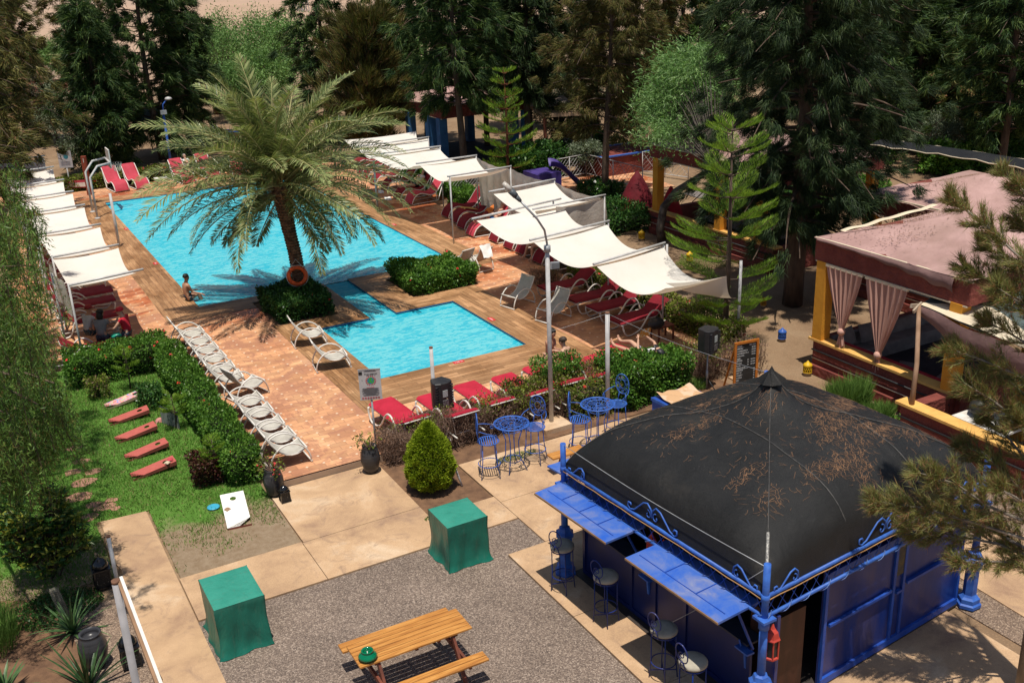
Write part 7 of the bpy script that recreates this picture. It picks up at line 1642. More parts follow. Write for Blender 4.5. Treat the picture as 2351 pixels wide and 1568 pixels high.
# chalkboard
A = at(1697, 793, 1.32); t = thing('chalkboard', 'orange framed chalkboard with a handwritten drinks menu', 'sign', (15.75, 17.35, 0), -.12); bw, bh = .62, 1.1; zb = .22
b = MB(); b.box((0, .01, zb+bh/2), (bw-.04, .012, bh-.04)); b.build('slate', mat('slate', (.015, .017, .018), (.03, .033, .035), 2, .5, lo=.45, hi=.6), t)
b = MB()
for x in (-bw/2, bw/2): b.box((x, 0, zb+bh/2), (.06, .035, bh+.06))
for z in (zb, zb+bh): b.box((0, 0, z), (bw-.061, .034, .06))
for x in (-bw/2, bw/2): b.box((x, 0, .09), (.05, .03, .26)); b.bar((x, .03, zb+bh*.9), (x, .45, 0), .04, .03)
b.build('frame', mat('orange_wood', (.55, .19, .03), (.42, .13, .02), 6, .45, stretch=(3, 3, .6)), t)
b = MB(); fs = .058
for i, (s, pr1, pr2) in enumerate([('BIERES', '', 'PRIX (DH)'), ('SPECIAL', '', '45 DH'), ('CASABLANCA', '', '50 DH'), ('HEINEKEN 33 cl', '', '55 DH'), ('CORONA', '', '70 DH'), ('VINS', '', ''), ('ROUGE', '50', '160 DH'), ('BLANC', '50', '160 DH'), ('ROSE', '50', '160 DH'), ('SPIRITUEUX', '', ''), ('MARTINI', '', '60'), ('GET 27', '', '60'), ('WHISKY', '', '70'), ('VODKA', '', '70'), ('GIN', '', '70'), ('RHUM', '', '70')]):
    z = zb+bh-.10-i*.062; Mx = lambda x: Matrix(((1, 0, 0, x), (0, 0, 1, .002), (0, 1, 0, z), (0, 0, 0, 1)))
    b.add(*text_mesh(s, fs*.8, Mx(-.26), 'LEFT', bold=.001))
    if pr1: b.add(*text_mesh(pr1, fs*.7, Mx(.08), 'RIGHT', bold=.001))
    if pr2: b.add(*text_mesh(pr2, fs*.7, Mx(.26), 'RIGHT', bold=.001))
    if s in ('BIERES', 'VINS', 'SPIRITUEUX'): b.box((-.26+.016*len(s), .002, z-.012), (.032*len(s), .002, .005))
b.build('chalk_writing', mat('chalk', (.75, .76, .75), None, 9), t)

# ================================================================ pavilions
M_stuc = mat('maroon_stucco', (.215, .055, .040), (.15, .035, .028), 2.2, .85, 1.0, 9, .06); M_ochre = mat('ochre_pillar', (.66, .30, .03), (.58, .25, .025), 2.5, .7, .3, 9, .02)
M_cap = mat('yellow_wall_cap', (.72, .42, .12), (.60, .33, .09), 4, .7); M_pink = mat('pink_canvas', (.47, .30, .275), (.33, .20, .18), .9, .9, .8, 1.6, .12, dirt=.7)
M_brownc = mat('brown_purple_canvas', (.22, .13, .12), (.16, .09, .085), 1.5, .85, .6, 3, .06, dirt=.2); M_cream = mat('cream_canvas', (.68, .58, .42), (.55, .46, .33), 2, .9, .3, 5, .04); M_gnet = mat('grey_green_net', (.10, .13, .125), (.06, .085, .085), 3, .6, .4, 60, .004)
M_dkc = mat('dark_floor_cloth', (.035, .03, .035), (.02, .015, .02), 3, .9); M_cush = mat('grey_cushion', (.22, .19, .18), (.15, .13, .12), 4, .9); M_pinkcurt = mat('pink_curtain', (.58, .34, .27), (.48, .27, .21), 3, .85, .4, 9, .02, stretch=(4, 4, .3))
M_bpil = mat('blue_pillar', (.05, .16, .34), (.035, .11, .25), 3, .6)
def fabric_roof(root, pts, apex, m=M_pink, nm='fabric_roof', sag=.10, n=14, edge=None):
    """tent cloth from eave corners to a peak, sagging between"""
    b = MB(); k = len(pts); A = Vector(apex)
    for i in range(k):
        P0, P1 = Vector(pts[i]), Vector(pts[(i+1) % k])
        def f(u, v): q = P0.lerp(P1, u).lerp(A, v); q.z += -sag*sin(pi*v)*(.6+.4*sin(pi*u))-.05*sin(u*pi)*(1-v)+(.022*sin(u*23+v*7)+.02*sin(u*11-v*5)+.015*sin(u*41))*(1-v)*sin(pi*u); return tuple(q)
        b.grid(f, n, n)
    return b.build(nm, m, root, world=True)
def pavilion(name, label, X, ys_, x1, pil, z0, z1, apex, roofm=M_pink, pm=M_ochre, rw=.30, wall=True, fm=M_stuc, back=True, pw=.30):
    y0, y1 = ys_; t = thing(name, label, 'pavilion', ((X+x1)/2, (y0+y1)/2, 0)); b = MB()
    if wall:
        for (xa, ya, xb, yb) in ((X, y0, X, y1),)+(((X, y0, x1, y0), (X, y1, x1, y1)) if back else ()): 
            b.bar((xa, ya, .42), (xb, yb, .42), .26, .84)
        b.build('low_wall', M_stuc, t, world=True); b = MB()
        for (xa, ya, xb, yb) in ((X, y0-.15, X, y1+.15),): b.bar((xa, ya, .87), (xb, yb, .87), .33, .06)
        b.build('wall_cap', M_cap, t, world=True); b = MB(); b.bar((X-.18, y0, .12), (X-.18, y1, .12), .10, .24); b.build('plinth', M_stuc, t, world=True)
        b = MB(); b.tube([(X-.17, y0, .62), (X-.17, y1, .62)], .022, 6); b.build('black_pipe', M_black, t, world=True); b = MB(); b.tube([(X-.16, y0, .40), (X-.16, y1, .40)], .012, 6); b.build('pale_pipe', M_cream, t, world=True)
    for (px, py) in pil:
        b = MB(); zb = .9 if (wall and abs(px-X) < .1) else 0; b.box((px, py, (zb+z0)/2), (pw, pw, z0-zb-.002)); b.build('pillar', pm, t, world=True)
    b = MB(); w = .26
    b.bar((X, y0-.15, (z0+z1)/2), (X, y1+.15, (z0+z1)/2), w, z1-z0); b.bar((x1, y0-.15, (z0+z1)/2), (x1, y1+.15, (z0+z1)/2), w, z1-z0)
    for y in (y0, y1): b.bar((X+w/2, y, (z0+z1)/2), (x1-w/2, y, (z0+z1)/2), w, z1-z0-.004)
    b.build('fascia', fm, t, world=True)
    b = MB(); b.bar((X-.12, y0-.17, z1+.02), (X-.12, y1+.17, z1+.02), .05, .04); b.bar((X-.12, y0-.1, z0-.02), (X-.12, y1+.1, z0-.02), .05, .03); b.build('edging', M_cream, t, world=True)
    e = rw*.6; fabric_roof(t, [(X-e, y0-e, z1+.07), (x1+e, y0-e, z1+.07), (x1+e, y1+e, z1+.03), (X-e, y1+e, z1+.03)], apex, roofm)
    b = MB(); b.prism([(X+.13, y0+.13), (x1, y0+.13), (x1, y1-.13), (X+.13, y1-.13)], .0, .25); b.build('floor', M_dkc, t, world=True)
    return t
# near right pavilion
P2 = pavilion('red_pavilion', 'maroon walled pavilion with ochre pillars and knotted pink curtains on the right', 18.15, (13.35, 17.45), 22.6, [(18.15, 17.35), (18.15, 13.5), (22.6, 13.5), (22.6, 17.3), (20.6, 17.4)], 2.90, 3.42, (20.5, 15.5, 4.1))
b = MB(); b.grid(lambda u, v: (17.98-.05*sin(v*pi)-.10*(1-v)*0, 17.5-3.9*u, 3.46-.30*v*(.25+.9*u**2)*(1+.12*sin(u*38))), 40, 6); b.build('hanging_valance', M_brownc, P2, world=True)
for k, (ya, yb, yk, lab) in enumerate([(17.2, 16.05, 16.6, 'left of two'), (15.98, 14.75, 15.45, 'right of two')]):
    t = thing('curtain', f'pink knotted curtain in the near right pavilion opening, {lab}', 'curtain', (18.02, (ya+yb)/2, 0), 0, 'pink curtains knotted at the bottom'); b = MB(); zt_, zk = 2.86, (1.35 if k == 0 else 1.12)
    def f(u, v):
        w = 1-.90*v**1.25; y = (ya+(yb-ya)*u)*w+yk*(1-w); return (18.02+.045*sin(u*42)*(1-.5*v)+.02*v, y, zt_-(zt_-zk)*v-.10*sin(pi*v)*(1-abs(2*u-1)))
    b.grid(f, 110, 18); b.build('drape', M_pinkcurt, t, world=True)
    b = MB(); b.ball((18.04, yk, zk-.03), .10, 10, sc=(1, 1, .9)); b.grid(lambda u, v: (18.04+.03*sin(u*20), yk+(u-.5)*(.10+.16*v), zk-.08-.34*v+.05*sin(u*9)*v), 20, 6); b.build('knot', M_pinkcurt, t, world=True)
    b = MB(); b.bar((18.0, ya, zt_+.0), (18.0, yb, zt_+.0), .03, .07); b.build('header', M_cream, t, world=True)
def furn(name, label, cat, boxes, m, pn='body'):
    x, y = boxes[0][0][0], boxes[0][0][1]; t = thing(name, label, cat, (x, y, 0)); 
    for i, (c, d, mm, nm) in enumerate(boxes): b = MB(); b.box(c, d); b.build(nm, mm or m, t, world=True, bevel=.02)
    return t
furn('bench', 'grey cushioned bench along the back of the near right pavilion', 'bench', [((20.4, 17.0, .42), (4.0, .6, .34), M_cush, 'seat'), ((20.4, 17.22, .72), (4.0, .14, .4), M_cush, 'back')], M_cush)
furn('bench', 'black and red bench inside the low wall of the near right pavilion', 'bench', [((18.62, 15.3, .50), (.5, 3.4, .30), M_dkc, 'seat'), ((18.42, 15.3, .78), (.12, 3.4, .24), mat('red_piping', (.42, .02, .03), None, 5), 'red_back')], M_dkc)
for i, (x, y, a, lab) in enumerate([(18.75, 17.0, .2, 'grey square pillow in the left corner of the near right pavilion'), (19.35, 16.95, -.1, 'second grey pillow on the bench behind the left pink curtain'), (18.7, 13.9, .3, 'pale pillow at the near end of the red and black bench')]):
    b = MB(); b.grid(lambda u, v: ((u-.5)*.5, -.09*(sin(pi*u)*sin(pi*v))**.45, (v-.5)*.46), 8, 8); b.grid(lambda u, v: ((.5-u)*.5, .09*(sin(pi*u)*sin(pi*v))**.45, (v-.5)*.46), 8, 8); o = b.build('pillow', M_cush); o.location = (x, y, .92); o.rotation_euler = (-.4, 0, a); tag(o, lab, 'pillow')
for i, (x, y) in enumerate([(19.9, 14.9), (19.6, 15.9)]): b = MB(); b.box((0, 0, .30), (.55, .4, .02)); o = b.build('floor_mat', M_cush); o.location = (x, y, 0); o.rotation_euler = (0, 0, .3+i*.2); tag(o, ['pale square mat on the dark pavilion floor, nearer one', 'pale square mat on the dark pavilion floor, farther one'][i], 'mat')
b = MB(); r = random.Random(8)
for i in range(1100):
    cx, cy = r.choice([(19.2, 17.0), (20.2, 16.8), (21.3, 17.2), (19.0, 15.9), (25, 20), (26, 19.6)]); x, y = cx+r.gauss(0, .5), cy+r.gauss(0, .28); a = r.uniform(0, pi); l = r.uniform(.03, .09)
    if x < 23: f = min(1, min((x-18)/2.5, (22.8-x)/2.3, (y-13.2)/2.3, (17.6-y)/2.1)); z = 3.49+.61*f-.10*sin(pi*max(0, f))+.03
    else: f = min(1, min((x-23.4)/2.5, (y-16)/2.9, (21.4-y)/2.5)); z = 3.17+.58*f-.10*sin(pi*max(0, f))+.03
    if f < .02: continue
    b.add([(x, y, z), (x+cos(a)*l, y+sin(a)*l, z+.01), (x+cos(a)*l-sin(a)*.02, y+sin(a)*l+cos(a)*.02, z+.01)], [(0, 1, 2)])
tag(b.build('leaf_litter', mat('dry_litter', (.22, .12, .07), (.12, .07, .045), 9, .9)), 'dry leaf litter drifted on the pink canvas roofs', 'litter', kind='stuff')
b = MB(); b.grid(lambda u, v: (18.6+2.1*u+.03*sin(u*9), 17.25-.9*u+.16*v+.02*sin(u*15), 3.53+.50*u+.035+.015*sin(u*20)), 24, 2); b.build('cream_strip', M_cream, P2, world=True)
# canopy at the right edge
P3 = thing('canopy', 'torn canopy of green net and brown cloth on a crooked pole at the right edge', 'canopy', (18.5, 12.6, 0)); k1 = at(2112, 702, 2.66); k3 = at(2235, 618, 3.15); k4 = at(2520, 560, 3.6); k2 = at(2520, 872, 2.5)
b = MB(); b.grid(lambda u, v: tuple(k1.lerp(k2, u).lerp(k3.lerp(k4, u), v)+Zv*(-.16*sin(pi*u)*sin(pi*v)+.02*sin(u*14+v*9))), 16, 12); b.build('net_sheet', M_gnet, P3, world=True)
b = MB(); b.grid(lambda u, v: tuple(k1.lerp(k2, u).lerp(k1.lerp(k3, .35).lerp(k4, u*.8), v*(.18+.30*sin(pi*min(1, u*1.5))))+Zv*(.03+.01*sin(u*21+v*5)-.16*sin(pi*u)*v*.35)), 16, 6); b.build('cream_sheet', M_cream, P3, world=True)
b = MB(); b.grid(lambda u, v: tuple(k1.lerp(k2, u)+Vector((-.05*sin(v*3), -.02, -.42*v*(.5+.6*min(1, u*5))+.03*sin(u*17)-.06*sin(pi*u)))), 30, 6); b.build('brown_valance', M_brownc, P3, world=True)
b = MB(); b.tube([(16.85, 13.42, .86), (17.1, 13.6, 1.7), tuple(k1+Vector((-.03, 0, .02)))], [.058, .05, .045], 10); b.build('crooked_pole', mat('weathered_pole', (.32, .20, .13), (.22, .13, .08), 5, .9, stretch=(1, 1, .2)), P3, world=True)
b = MB(); b.bar(tuple(k1+Vector((-.28, .0, .05))), tuple(k1+Vector((.1, .05, -.03))), .05, .09); b.bar(tuple(k1+Vector((-.25, -.05, -.08))), tuple(k1+Vector((.05, 0, .05))), .04, .08); b.build('beam_end', mat('grey_timber', (.40, .32, .24), None, 5), P3, world=True)
t = thing('red_wall', 'low maroon wall with a yellow cap beneath the torn canopy', 'wall', (16.9, 11.0, 0)); b = MB(); b.bar((16.9, 13.6, .42), (16.9, 7.5, .42), .28, .84); b.bar((16.95, 13.5, .42), (18.1, 13.5, .42), .26, .83); b.build('masonry', M_stuc, t, world=True); b = MB(); b.bar((16.9, 13.75, .87), (16.9, 7.5, .87), .35, .06); b.build('wall_cap', M_cap, t, world=True); b = MB(); b.tube([(16.72, 13.6, .6), (16.72, 7.5, .6)], .022, 6); b.build('black_pipe', M_black, t, world=True)
b = MB(); b.box((19.0, 12.3, 1.3), (.3, .3, 2.6)); t = thing('ochre_pillar', 'ochre pillar standing under the torn canopy', 'pillar', (19.0, 12.3, 0)); b.build('shaft', M_ochre, t, world=True)
t = thing('white_table', 'white table under the canopy with a black bag on it', 'table', (17.9, 12.3, 0)); b = MB(); b.box((17.85, 12.2, .74), (1.0, 1.2, .04)); b.build('tabletop', M_white, t, world=True)
for sx in (-.42, .42):
    for sy in (-.52, .52): b = MB(); b.box((17.85+sx, 12.2+sy, .36), (.05, .05, .72)); b.build('leg', M_stuc, t, world=True)
b = MB(); b.ball((0, 0, .18), .3, 12, sc=(1.3, .8, .7)); o = b.build('black_bag', M_black); o.location = (17.95, 12.5, .76); tag(o, 'shapeless black bag on the white table', 'bag')
t = thing('air_cooler', 'grey box appliance standing in the shade below the canopy', 'appliance', (18.6, 11.2, 0)); b = MB(); b.box((18.6, 11.2, .3), (.5, .4, .6)); b.build('casing', M_cush, t, world=True, bevel=.03); b = MB(); [b.box((18.6+k*.06-.15, 10.99, .32), (.02, .02, .4)) for k in range(6)]; b.build('grille', M_black, t, world=True)
# mid pavilion
P1 = pavilion('mid_pavilion', 'maroon pavilion with ochre pillars beyond the Norfolk pine', 23.0, (24.2, 30.75), 27.4, [(23, 30.5), (23, 26.95), (23, 24.95), (27.4, 30.5), (27.4, 24.4), (25.6, 30.4)], 2.86, 3.30, (25.3, 27.5, 4.0))
furn('table', 'pale topped table in the sun behind the mid pavilion pillars', 'table', [((26.4, 31.8, .76), (1.3, 1.5, .05), M_cush, 'tabletop'), ((26.4, 31.8, .38), (.12, .12, .7), M_stuc, 'leg')], M_cush)
furn('bench', 'long grey table surface inside the mid pavilion', 'table', [((24.6, 27.5, .62), (1.0, 4.0, .05), M_cush, 'tabletop'), ((24.6, 27.5, .40), (.5, 3.6, .4), M_dkc, 'stand')], M_cush)
def cloth_cone(label, loc, h, R, m): b = MB(); b.lathe([(R*(1+.1*sin(k)), 0) if k == 0 else (R*(1-k/6)**.8+.04, h*k/6) for k in range(7)], 14); o = b.build('folded_tent', m); o.location = loc; tag(o, label, 'tent')
cloth_cone('dark red cloth hung in a pointed heap beside the mid pavilion', tuple(at(1462, 502, 0)), 1.9, .95, mat('dark_red_cloth', (.14, .006, .012), (.07, .004, .008), 1.5, .8, .6, 4, .06)); cloth_cone('bright red cloth heap inside the first ochre pillar', (23.9, 30.9, 0), 1.6, .6, mat('bright_red_cloth', (.5, .015, .03), None, 3, .8))
# curved roof pavilions farther right, far pavilion behind the palm, timber shelter
P4 = pavilion('pink_roof_pavilion', 'pavilion with a wide curved pink canvas roof at the upper right', 23.6, (16.2, 21.2), 28.2, [(23.6, 20.8), (23.6, 16.6), (28, 21), (28, 16.5)], 2.6, 3.1, (25.9, 18.9, 3.75))
b = MB(); b.grid(lambda u, v: (28.4+1.1*v, 25.5-9.5*u, 3.35+.15*sin(pi*v)+.1*sin(pi*u)), 20, 4); b.build('black_net_strip', M_net, P4, world=True)
b = MB(); b.tube([(28.4, 25.5-9.5*u/20, 3.36+.1*sin(pi*u/20)+.03*sin(u*2.3)) for u in range(21)], .02, 5); b.tube([(29.5, 25.5-9.5*u/20, 3.36+.1*sin(pi*u/20)+.03*sin(u*1.9)) for u in range(21)], .025, 5); b.build('frayed_hem', M_cream, P4, world=True)
P5 = pavilion('blue_pillar_pavilion', 'pavilion with a pink roof and blue pillars behind the far white sails', 21.9, (46.5, 52.5), 26.3, [(21.9, 48.0), (21.9, 46.7), (21.9, 50.5), (26.1, 47), (26.1, 52)], 2.55, 3.1, (24.1, 49.5, 3.7), pm=M_bpil, wall=False, pw=.42)
t = thing('timber_shelter', 'wooden platform shelter with crumpled canvases on top and blue posts', 'shelter', (28, 45.3, 0)); b = MB(); b.prism([(26.0, 43.6), (28.4, 42.6), (30.2, 46.8), (27.4, 48.2)], 2.5, 2.66); b.build('platform', mat('pale_timber', (.50, .34, .22), (.40, .26, .16), 3, .8), t, world=True)  # pale brown timber tone, varied by noise
for (x, y, m_, w_) in [(26.1, 43.8, M_pleg, .12), (26.6, 46.6, M_bpil, .34), (27.4, 47.8, M_black, .4), (28.2, 42.9, M_black, .12), (29.9, 46.6, M_black, .16)]: b = MB(); b.box((x, y, 1.25), (w_, w_, 2.5)); b.build('post', m_, t, world=True)
b = MB(); r = random.Random(3)
for k in range(7): cx, cy = 27.6+r.uniform(-.6, .7), 46+r.uniform(-1.2, 1.2); b.grid(lambda u, v: (cx+(u-.5)*1.3, cy+(v-.5)*1.1, 2.72+.35*abs(sin(u*4+k)*cos(v*3+k*2))), 6, 6, 0, False)
b.build('crumpled_canvas', mat('crumpled_canvas', (.62, .50, .40), (.22, .17, .14), 1.4, .9, lo=.45, hi=.6), t, world=True)
t = thing('blue_rimmed_trough', 'dark red basin with a blue rim behind the lattice fence', 'basin', (28.6, 41.0, 0)); b = MB(); b.box((28.6, 41.3, .45), (3.2, 2.4, .9)); b.build('basin', M_stuc, t, world=True); b = MB(); [b.bar((27.0, y, .93), (30.2, y, .93), .14, .06) for y in (40.1, 42.5)]; [b.bar((x, 40.17, .93), (x, 42.43, .93), .14, .05) for x in (27.0, 30.2)]; b.build('rim', M_blueL, t, world=True)
# purple slide, playground paving
M_purp = mat('purple_plastic', (.09, .06, .26), (.06, .04, .2), 2, .4); A, B = at(1262, 383, 1.15), at(1335, 432, .1); t = thing('play_slide', 'curved purple plastic slide behind the curtains', 'slide', (A.x, A.y, 0)); dv = (B-A); sd = Vector((-dv.y, dv.x, 0)).normalized(); b = MB()
b.grid(lambda u, v: tuple(A+dv*u+Zv*(.35*sin(pi*u)*(1-u))+sd*(v-.5)*.85+Zv*(.30*abs(2*v-1)**2)), 20, 10); b.build('chute', M_purp, t, world=True); b = MB(); b.box((A.x-.4, A.y, .5), (1.2, 1.3, 1.0)); b.build('tower', M_purp, t, world=True)
b = MB(); b.poly([(24.3, 37.5, .006), (28.5, 36.5, .006), (29.0, 41.5, .006), (24.6, 43.5, .006)]); struct(b.build('playground_paving', M_tile))
# far left scenery
t = thing('climbing_tower', 'red block tower with shelves and a tall metal ladder mast at the far left', 'tower', tuple(at(248, 272, 0)), -.4); b = MB(); b.box((0, 0, 1.3), (1.2, .8, 2.6)); b.build('body', mat('brick_red_block', (.42, .15, .12), (.32, .16, .09), 3, .8), t); b = MB(); [b.box((0, -.45, .5+.5*k), (1.25, .2, .1)) for k in range(5)]; b.build('shelves', M_pinkc, t)
t = thing('lattice_mast', 'slim brown lattice mast like a ladder behind the red tower', 'mast', tuple(at(234, 262, 0)), -.3); b = MB(); [b.bar((x, 0, 0), (x-.15, 0, 6.2), .07) for x in (-.22, .22)]; b.build('rails', mat('rusty_iron', (.25, .14, .10), None, 4), t); b = MB(); [b.bar((-.22-.15*k/16, 0, k*.385), (.22-.15*k/16, 0, k*.385), .05) for k in range(1, 17)]; b.build('rungs', mat('rusty_rung', (.28, .17, .12), None, 4), t)
M_rf = mat('red_steel', (.34, .08, .07), None, 4); t = thing('swing_set', 'red steel swing frame in front of the far grove', 'frame', tuple(at(545, 200, 0)), -.3); b = MB(); [b.bar((x, 0, 0), (x, 0, 3.0), .09) for x in (-1.6, 1.6)]; b.bar((-2.3, 0, 3), (2.3, .3, 3.05), .1); b.bar((-1.2, 0, 3.05), (2.0, 1.4, 3.35), .09); b.build('bars', M_rf, t)
t = thing('pergola', 'white pergola with grey cloth at the far upper left', 'pergola', tuple(at(118, 160, 0)), -.4); b = MB(); [b.bar((x, y, 0), (x, y, 2.2), .14) for x in (-1.7, 1.7) for y in (-1, 1)]; b.build('posts', M_grey, t); b = MB(); [b.bar((-2, y, 2.25), (2, y, 2.25), .12) for y in (-1, -.5, 0, .5, 1)]; b.build('slats', M_white, t)
b = MB(); b.lathe([(1.35, 0), (.7, .45), (.03, .8)], 6, smooth=False); o = b.build('umbrella_canopy', M_gnet); t = thing('garden_umbrella', 'dark green garden umbrella under the tall dark casuarina', 'umbrella', tuple(at(352, 352, 0))); o.parent = t; o.location = (0, 0, 2.0); b = MB(); b.tube([(0, 0, 0), (0, 0, 2.4)], .03, 6); b.build('pole', M_black, t)
t = thing('planter_box', 'brown planter box with a blue rim between palm fronds at the far end', 'planter', tuple(at(525, 325, 0)), -.4); b = MB(); b.box((0, 0, .3), (1.6, .9, .6)); b.build('box', M_stuc, t); b = MB(); [b.bar((-.8, y, .62), (.8, y, .62), .1, .05) for y in (-.42, .42)]; [b.bar((x, -.36, .62), (x, .36, .62), .1, .05) for x in (-.78, .78)]; b.build('rim', M_blueL, t)
t = thing('garden_wall', 'long low reddish garden wall at the far left', 'wall', tuple(at(120, 210, 0)), -.3); b = MB(); b.box((0, 0, .5), (14, .3, 1.0)); b.build('wall', mat('pale_red_wall', (.40, .18, .14), (.32, .14, .11), 1.5, .9), t)
for i, (px, py, hh) in enumerate([(688, 22, 11), (698, 24, 11), (1588, 40, 6.5)]):
    c = at(px, py, 0); c = Vector((c.x, c.y, 0)); c *= .95; c.z = terrain_z(c.x, c.y); t = thing('power_pylon' if i < 2 else 'utility_pole', ['left lattice power pylon on the bare hill', 'right lattice power pylon on the bare hill', 'utility pole with a lamp at the top of the picture'][i], 'pylon', tuple(c)); b = MB(); w = .8 if i < 2 else .12
    if i < 2:
        for sx in (-1, 1):
            for sy in (-1, 1): b.bar((sx*w, sy*w, 0), (sx*.2, sy*.2, hh), .12)
        for k in range(8): f = k/8; a, c_ = w*(1-f)+.2*f, w*(1-(k+1)/8)+.2*(k+1)/8; b.bar((-a, -a, hh*f), (c_, -c_, hh*(k+1)/8), .08); b.bar((a, -a, hh*f), (-c_, -c_, hh*(k+1)/8), .08)
    else: b.bar((0, 0, 0), (0, 0, hh), .2)
    b.build('mast', M_grey, t); b = MB(); [b.bar((-1.5, 0, hh*q), (1.5, 0, hh*q), .1) for q in ((.8, .92) if i < 2 else (.9,))]; b.build('cross_arm', M_grey, t)
# ================================================================ people
M_skinA = mat('tanned_skin', (.42, .23, .145), (.36, .185, .115), 4, .5); M_skinB = mat('light_skin', (.55, .33, .23), (.48, .27, .18), 4, .5); M_hair = mat('black_hair', (.012, .010, .009), (.025, .02, .016), 30, .6)
def skin_mesh(name, verts, edges, m, root=0, lev=1):
    me = bpy.data.meshes.new(name); me.from_pydata([v[0] for v in verts], edges, []); o = bpy.data.objects.new(name, me); COL.objects.link(o)
    o.modifiers.new('s', 'SKIN').use_smooth_shade = True; sv = me.skin_vertices[0].data
    for i, v in enumerate(verts): r = v[1]; sv[i].radius = r if hasattr(r, '__len__') else (r, r); sv[i].use_root = (i == root)
    sub = o.modifiers.new('d', 'SUBSURF'); sub.levels = lev; sub.render_levels = lev
    dg = bpy.context.evaluated_depsgraph_get(); me2 = bpy.data.meshes.new_from_object(o.evaluated_get(dg)); bpy.data.objects.remove(o); bpy.data.meshes.remove(me)
    me2.name = name; me2.materials.clear(); me2.materials.append(m)
    for p in me2.polygons: p.use_smooth = True
    return me2
def Vn(*a): return Vector(a).normalized()
def person(label, loc, rz, pel, up, fwd, arms, legs, skin=M_skinA, shorts=None, shirt=None, cap=None, hair=M_hair, look=None, sc=1.0, longhair=False, feet=None):
    """pel: pelvis point (local), up/fwd: torso axes, arms: ((upper, fore), (upper, fore)) for left (+side) and right, legs likewise"""
    t = thing('person', label, 'person', tuple(loc), rz); t.scale = (sc,)*3
    U = Vn(*up); F = Vector(fwd); F = (F-U*F.dot(U)).normalized(); S = U.cross(F)*-1      # S = person's right... side axis
    P = Vector(pel); look = Vn(*look) if look else F
    v = []; e = []
    def add(p, r, par=None):
        v.append((tuple(p), r)); i = len(v)-1
        if par is not None: e.append((par, i))
        return i
    p0 = add(P, (.135, .105)); w1 = add(P+U*.16+F*.005, (.118, .092), p0); ch = add(P+U*.33, (.15, .105), w1); nb_ = add(P+U*.46, (.085, .075), ch); nk = add(P+U*.52+F*.01, .052, nb_)
    hb = P+U*.575+F*.015; hd = add(hb+look*.015, (.068, .072), nk); h2 = add(hb+U*.075+look*.012, (.080, .095), hd); h3 = add(hb+U*.15, (.070, .080), h2)
    ns = add(hb+U*.055+look*.108, .013, h2)
    jp = {}
    for k, sg in ((0, 1), (1, -1)):
        sh = add(P+U*.43+S*sg*.165, .058, ch); a0 = Vn(*arms[k][0]); a1 = Vn(*arms[k][1])
        el = P+U*.425+S*sg*.175+a0*.27; el_i = add(el, .040, sh); wr = el+a1*.24; mid = add(el+a1*.09, .038, el_i); wi = add(wr, .026, mid); pm = wr+a1*.07; pi_ = add(pm, (.032, .020), wi)
        sd_ = a1.cross(Vector((0, 0, 1)) if abs(a1.z) < .9 else Vector((0, 1, 0))).normalized()
        for q, (of, ln) in enumerate(((-.027, .060), (-.009, .070), (.009, .066), (.027, .050))): f1 = add(pm+sd_*of+a1*.03, .0095, pi_); add(pm+sd_*of*1.15+a1*(.03+ln)-Vector((0, 0, .012)), .008, f1)
        t1 = add(pm-sd_*.035-a1*.03, .010, pi_); add(pm-sd_*.055+a1*.02, .008, t1)
        jp['a%d' % k] = (P+U*.43+S*sg*.165, el, wr)
    for k, sg in ((0, 1), (1, -1)):
        l0 = Vn(*legs[k][0]); l1 = Vn(*legs[k][1]); hp = P+S*sg*.095-U*.03; hi = add(hp+l0*.04, .088, p0); md = add(hp+l0*.20, .078, hi); kn = hp+l0*.42; ki = add(kn, .055, md); cf = add(kn+l1*.13, .054, ki); an = kn+l1*.40; ai = add(an, .034, cf)
        fd = Vector(legs[k][2]) if len(legs[k]) > 2 else F; fd = fd.normalized(); add(an-fd*.045+l1*.03, .032, ai); b1 = add(an+fd*.10+l1*.045, (.040, .024), ai); add(an+fd*.17+l1*.05, (.034, .018), b1)
        jp['l%d' % k] = (hp, kn, an)
    link('body', skin_mesh('body', v, e, skin), t)
    if shorts:
        v2 = [(tuple(P), (.150, .122)), (tuple(P+U*.09), (.138, .108))]; e2 = [(0, 1)]
        for k in (0, 1): hp, kn, an = jp['l%d' % k]; v2 += [(tuple(hp.lerp(kn, .12)), .105), (tuple(hp.lerp(kn, .58)), .092)]; n_ = len(v2); e2 += [(0, n_-2), (n_-2, n_-1)]
        link('shorts', skin_mesh('shorts', v2, e2, shorts), t)
    if shirt:
        v2 = [(tuple(P+U*.02), (.152, .125)), (tuple(P+U*.18), (.135, .110)), (tuple(P+U*.35), (.168, .122)), (tuple(P+U*.455), (.105, .085))]; e2 = [(0, 1), (1, 2), (2, 3)]
        for k in (0, 1): s0, el, wr = jp['a%d' % k]; v2 += [(tuple(s0), .074), (tuple(s0.lerp(el, .45)), .062)]; n_ = len(v2); e2 += [(2, n_-2), (n_-2, n_-1)]
        link('shirt', skin_mesh('shirt', v2, e2, shirt), t)
    b = MB(); c = hb+U*.10-look*.018; R = Matrix((S, look, U)).transposed().to_4x4()
    b.lathe([(.098, -.02), (.102, .02), (.092, .06), (.06, .088), (.0, .098)], 14, M=Matrix.Translation(c) @ R, sx=.92, sy=1.05)
    b.build('cap' if cap else 'hair', cap or hair, t)
    if cap: b = MB(); b.lathe([(.02, 0), (.085, 0), (.085, .008), (.02, .008)], 14, M=Matrix.Translation(hb+U*.085+look*.115) @ R, sx=.9); b.build('cap_peak', cap, t)
    if longhair: b = MB(); b.ball(tuple(hb-look*.055+U*.0), .095, 10, sc=(1, .8, 1.3)); b.build('long_hair', hair, t)
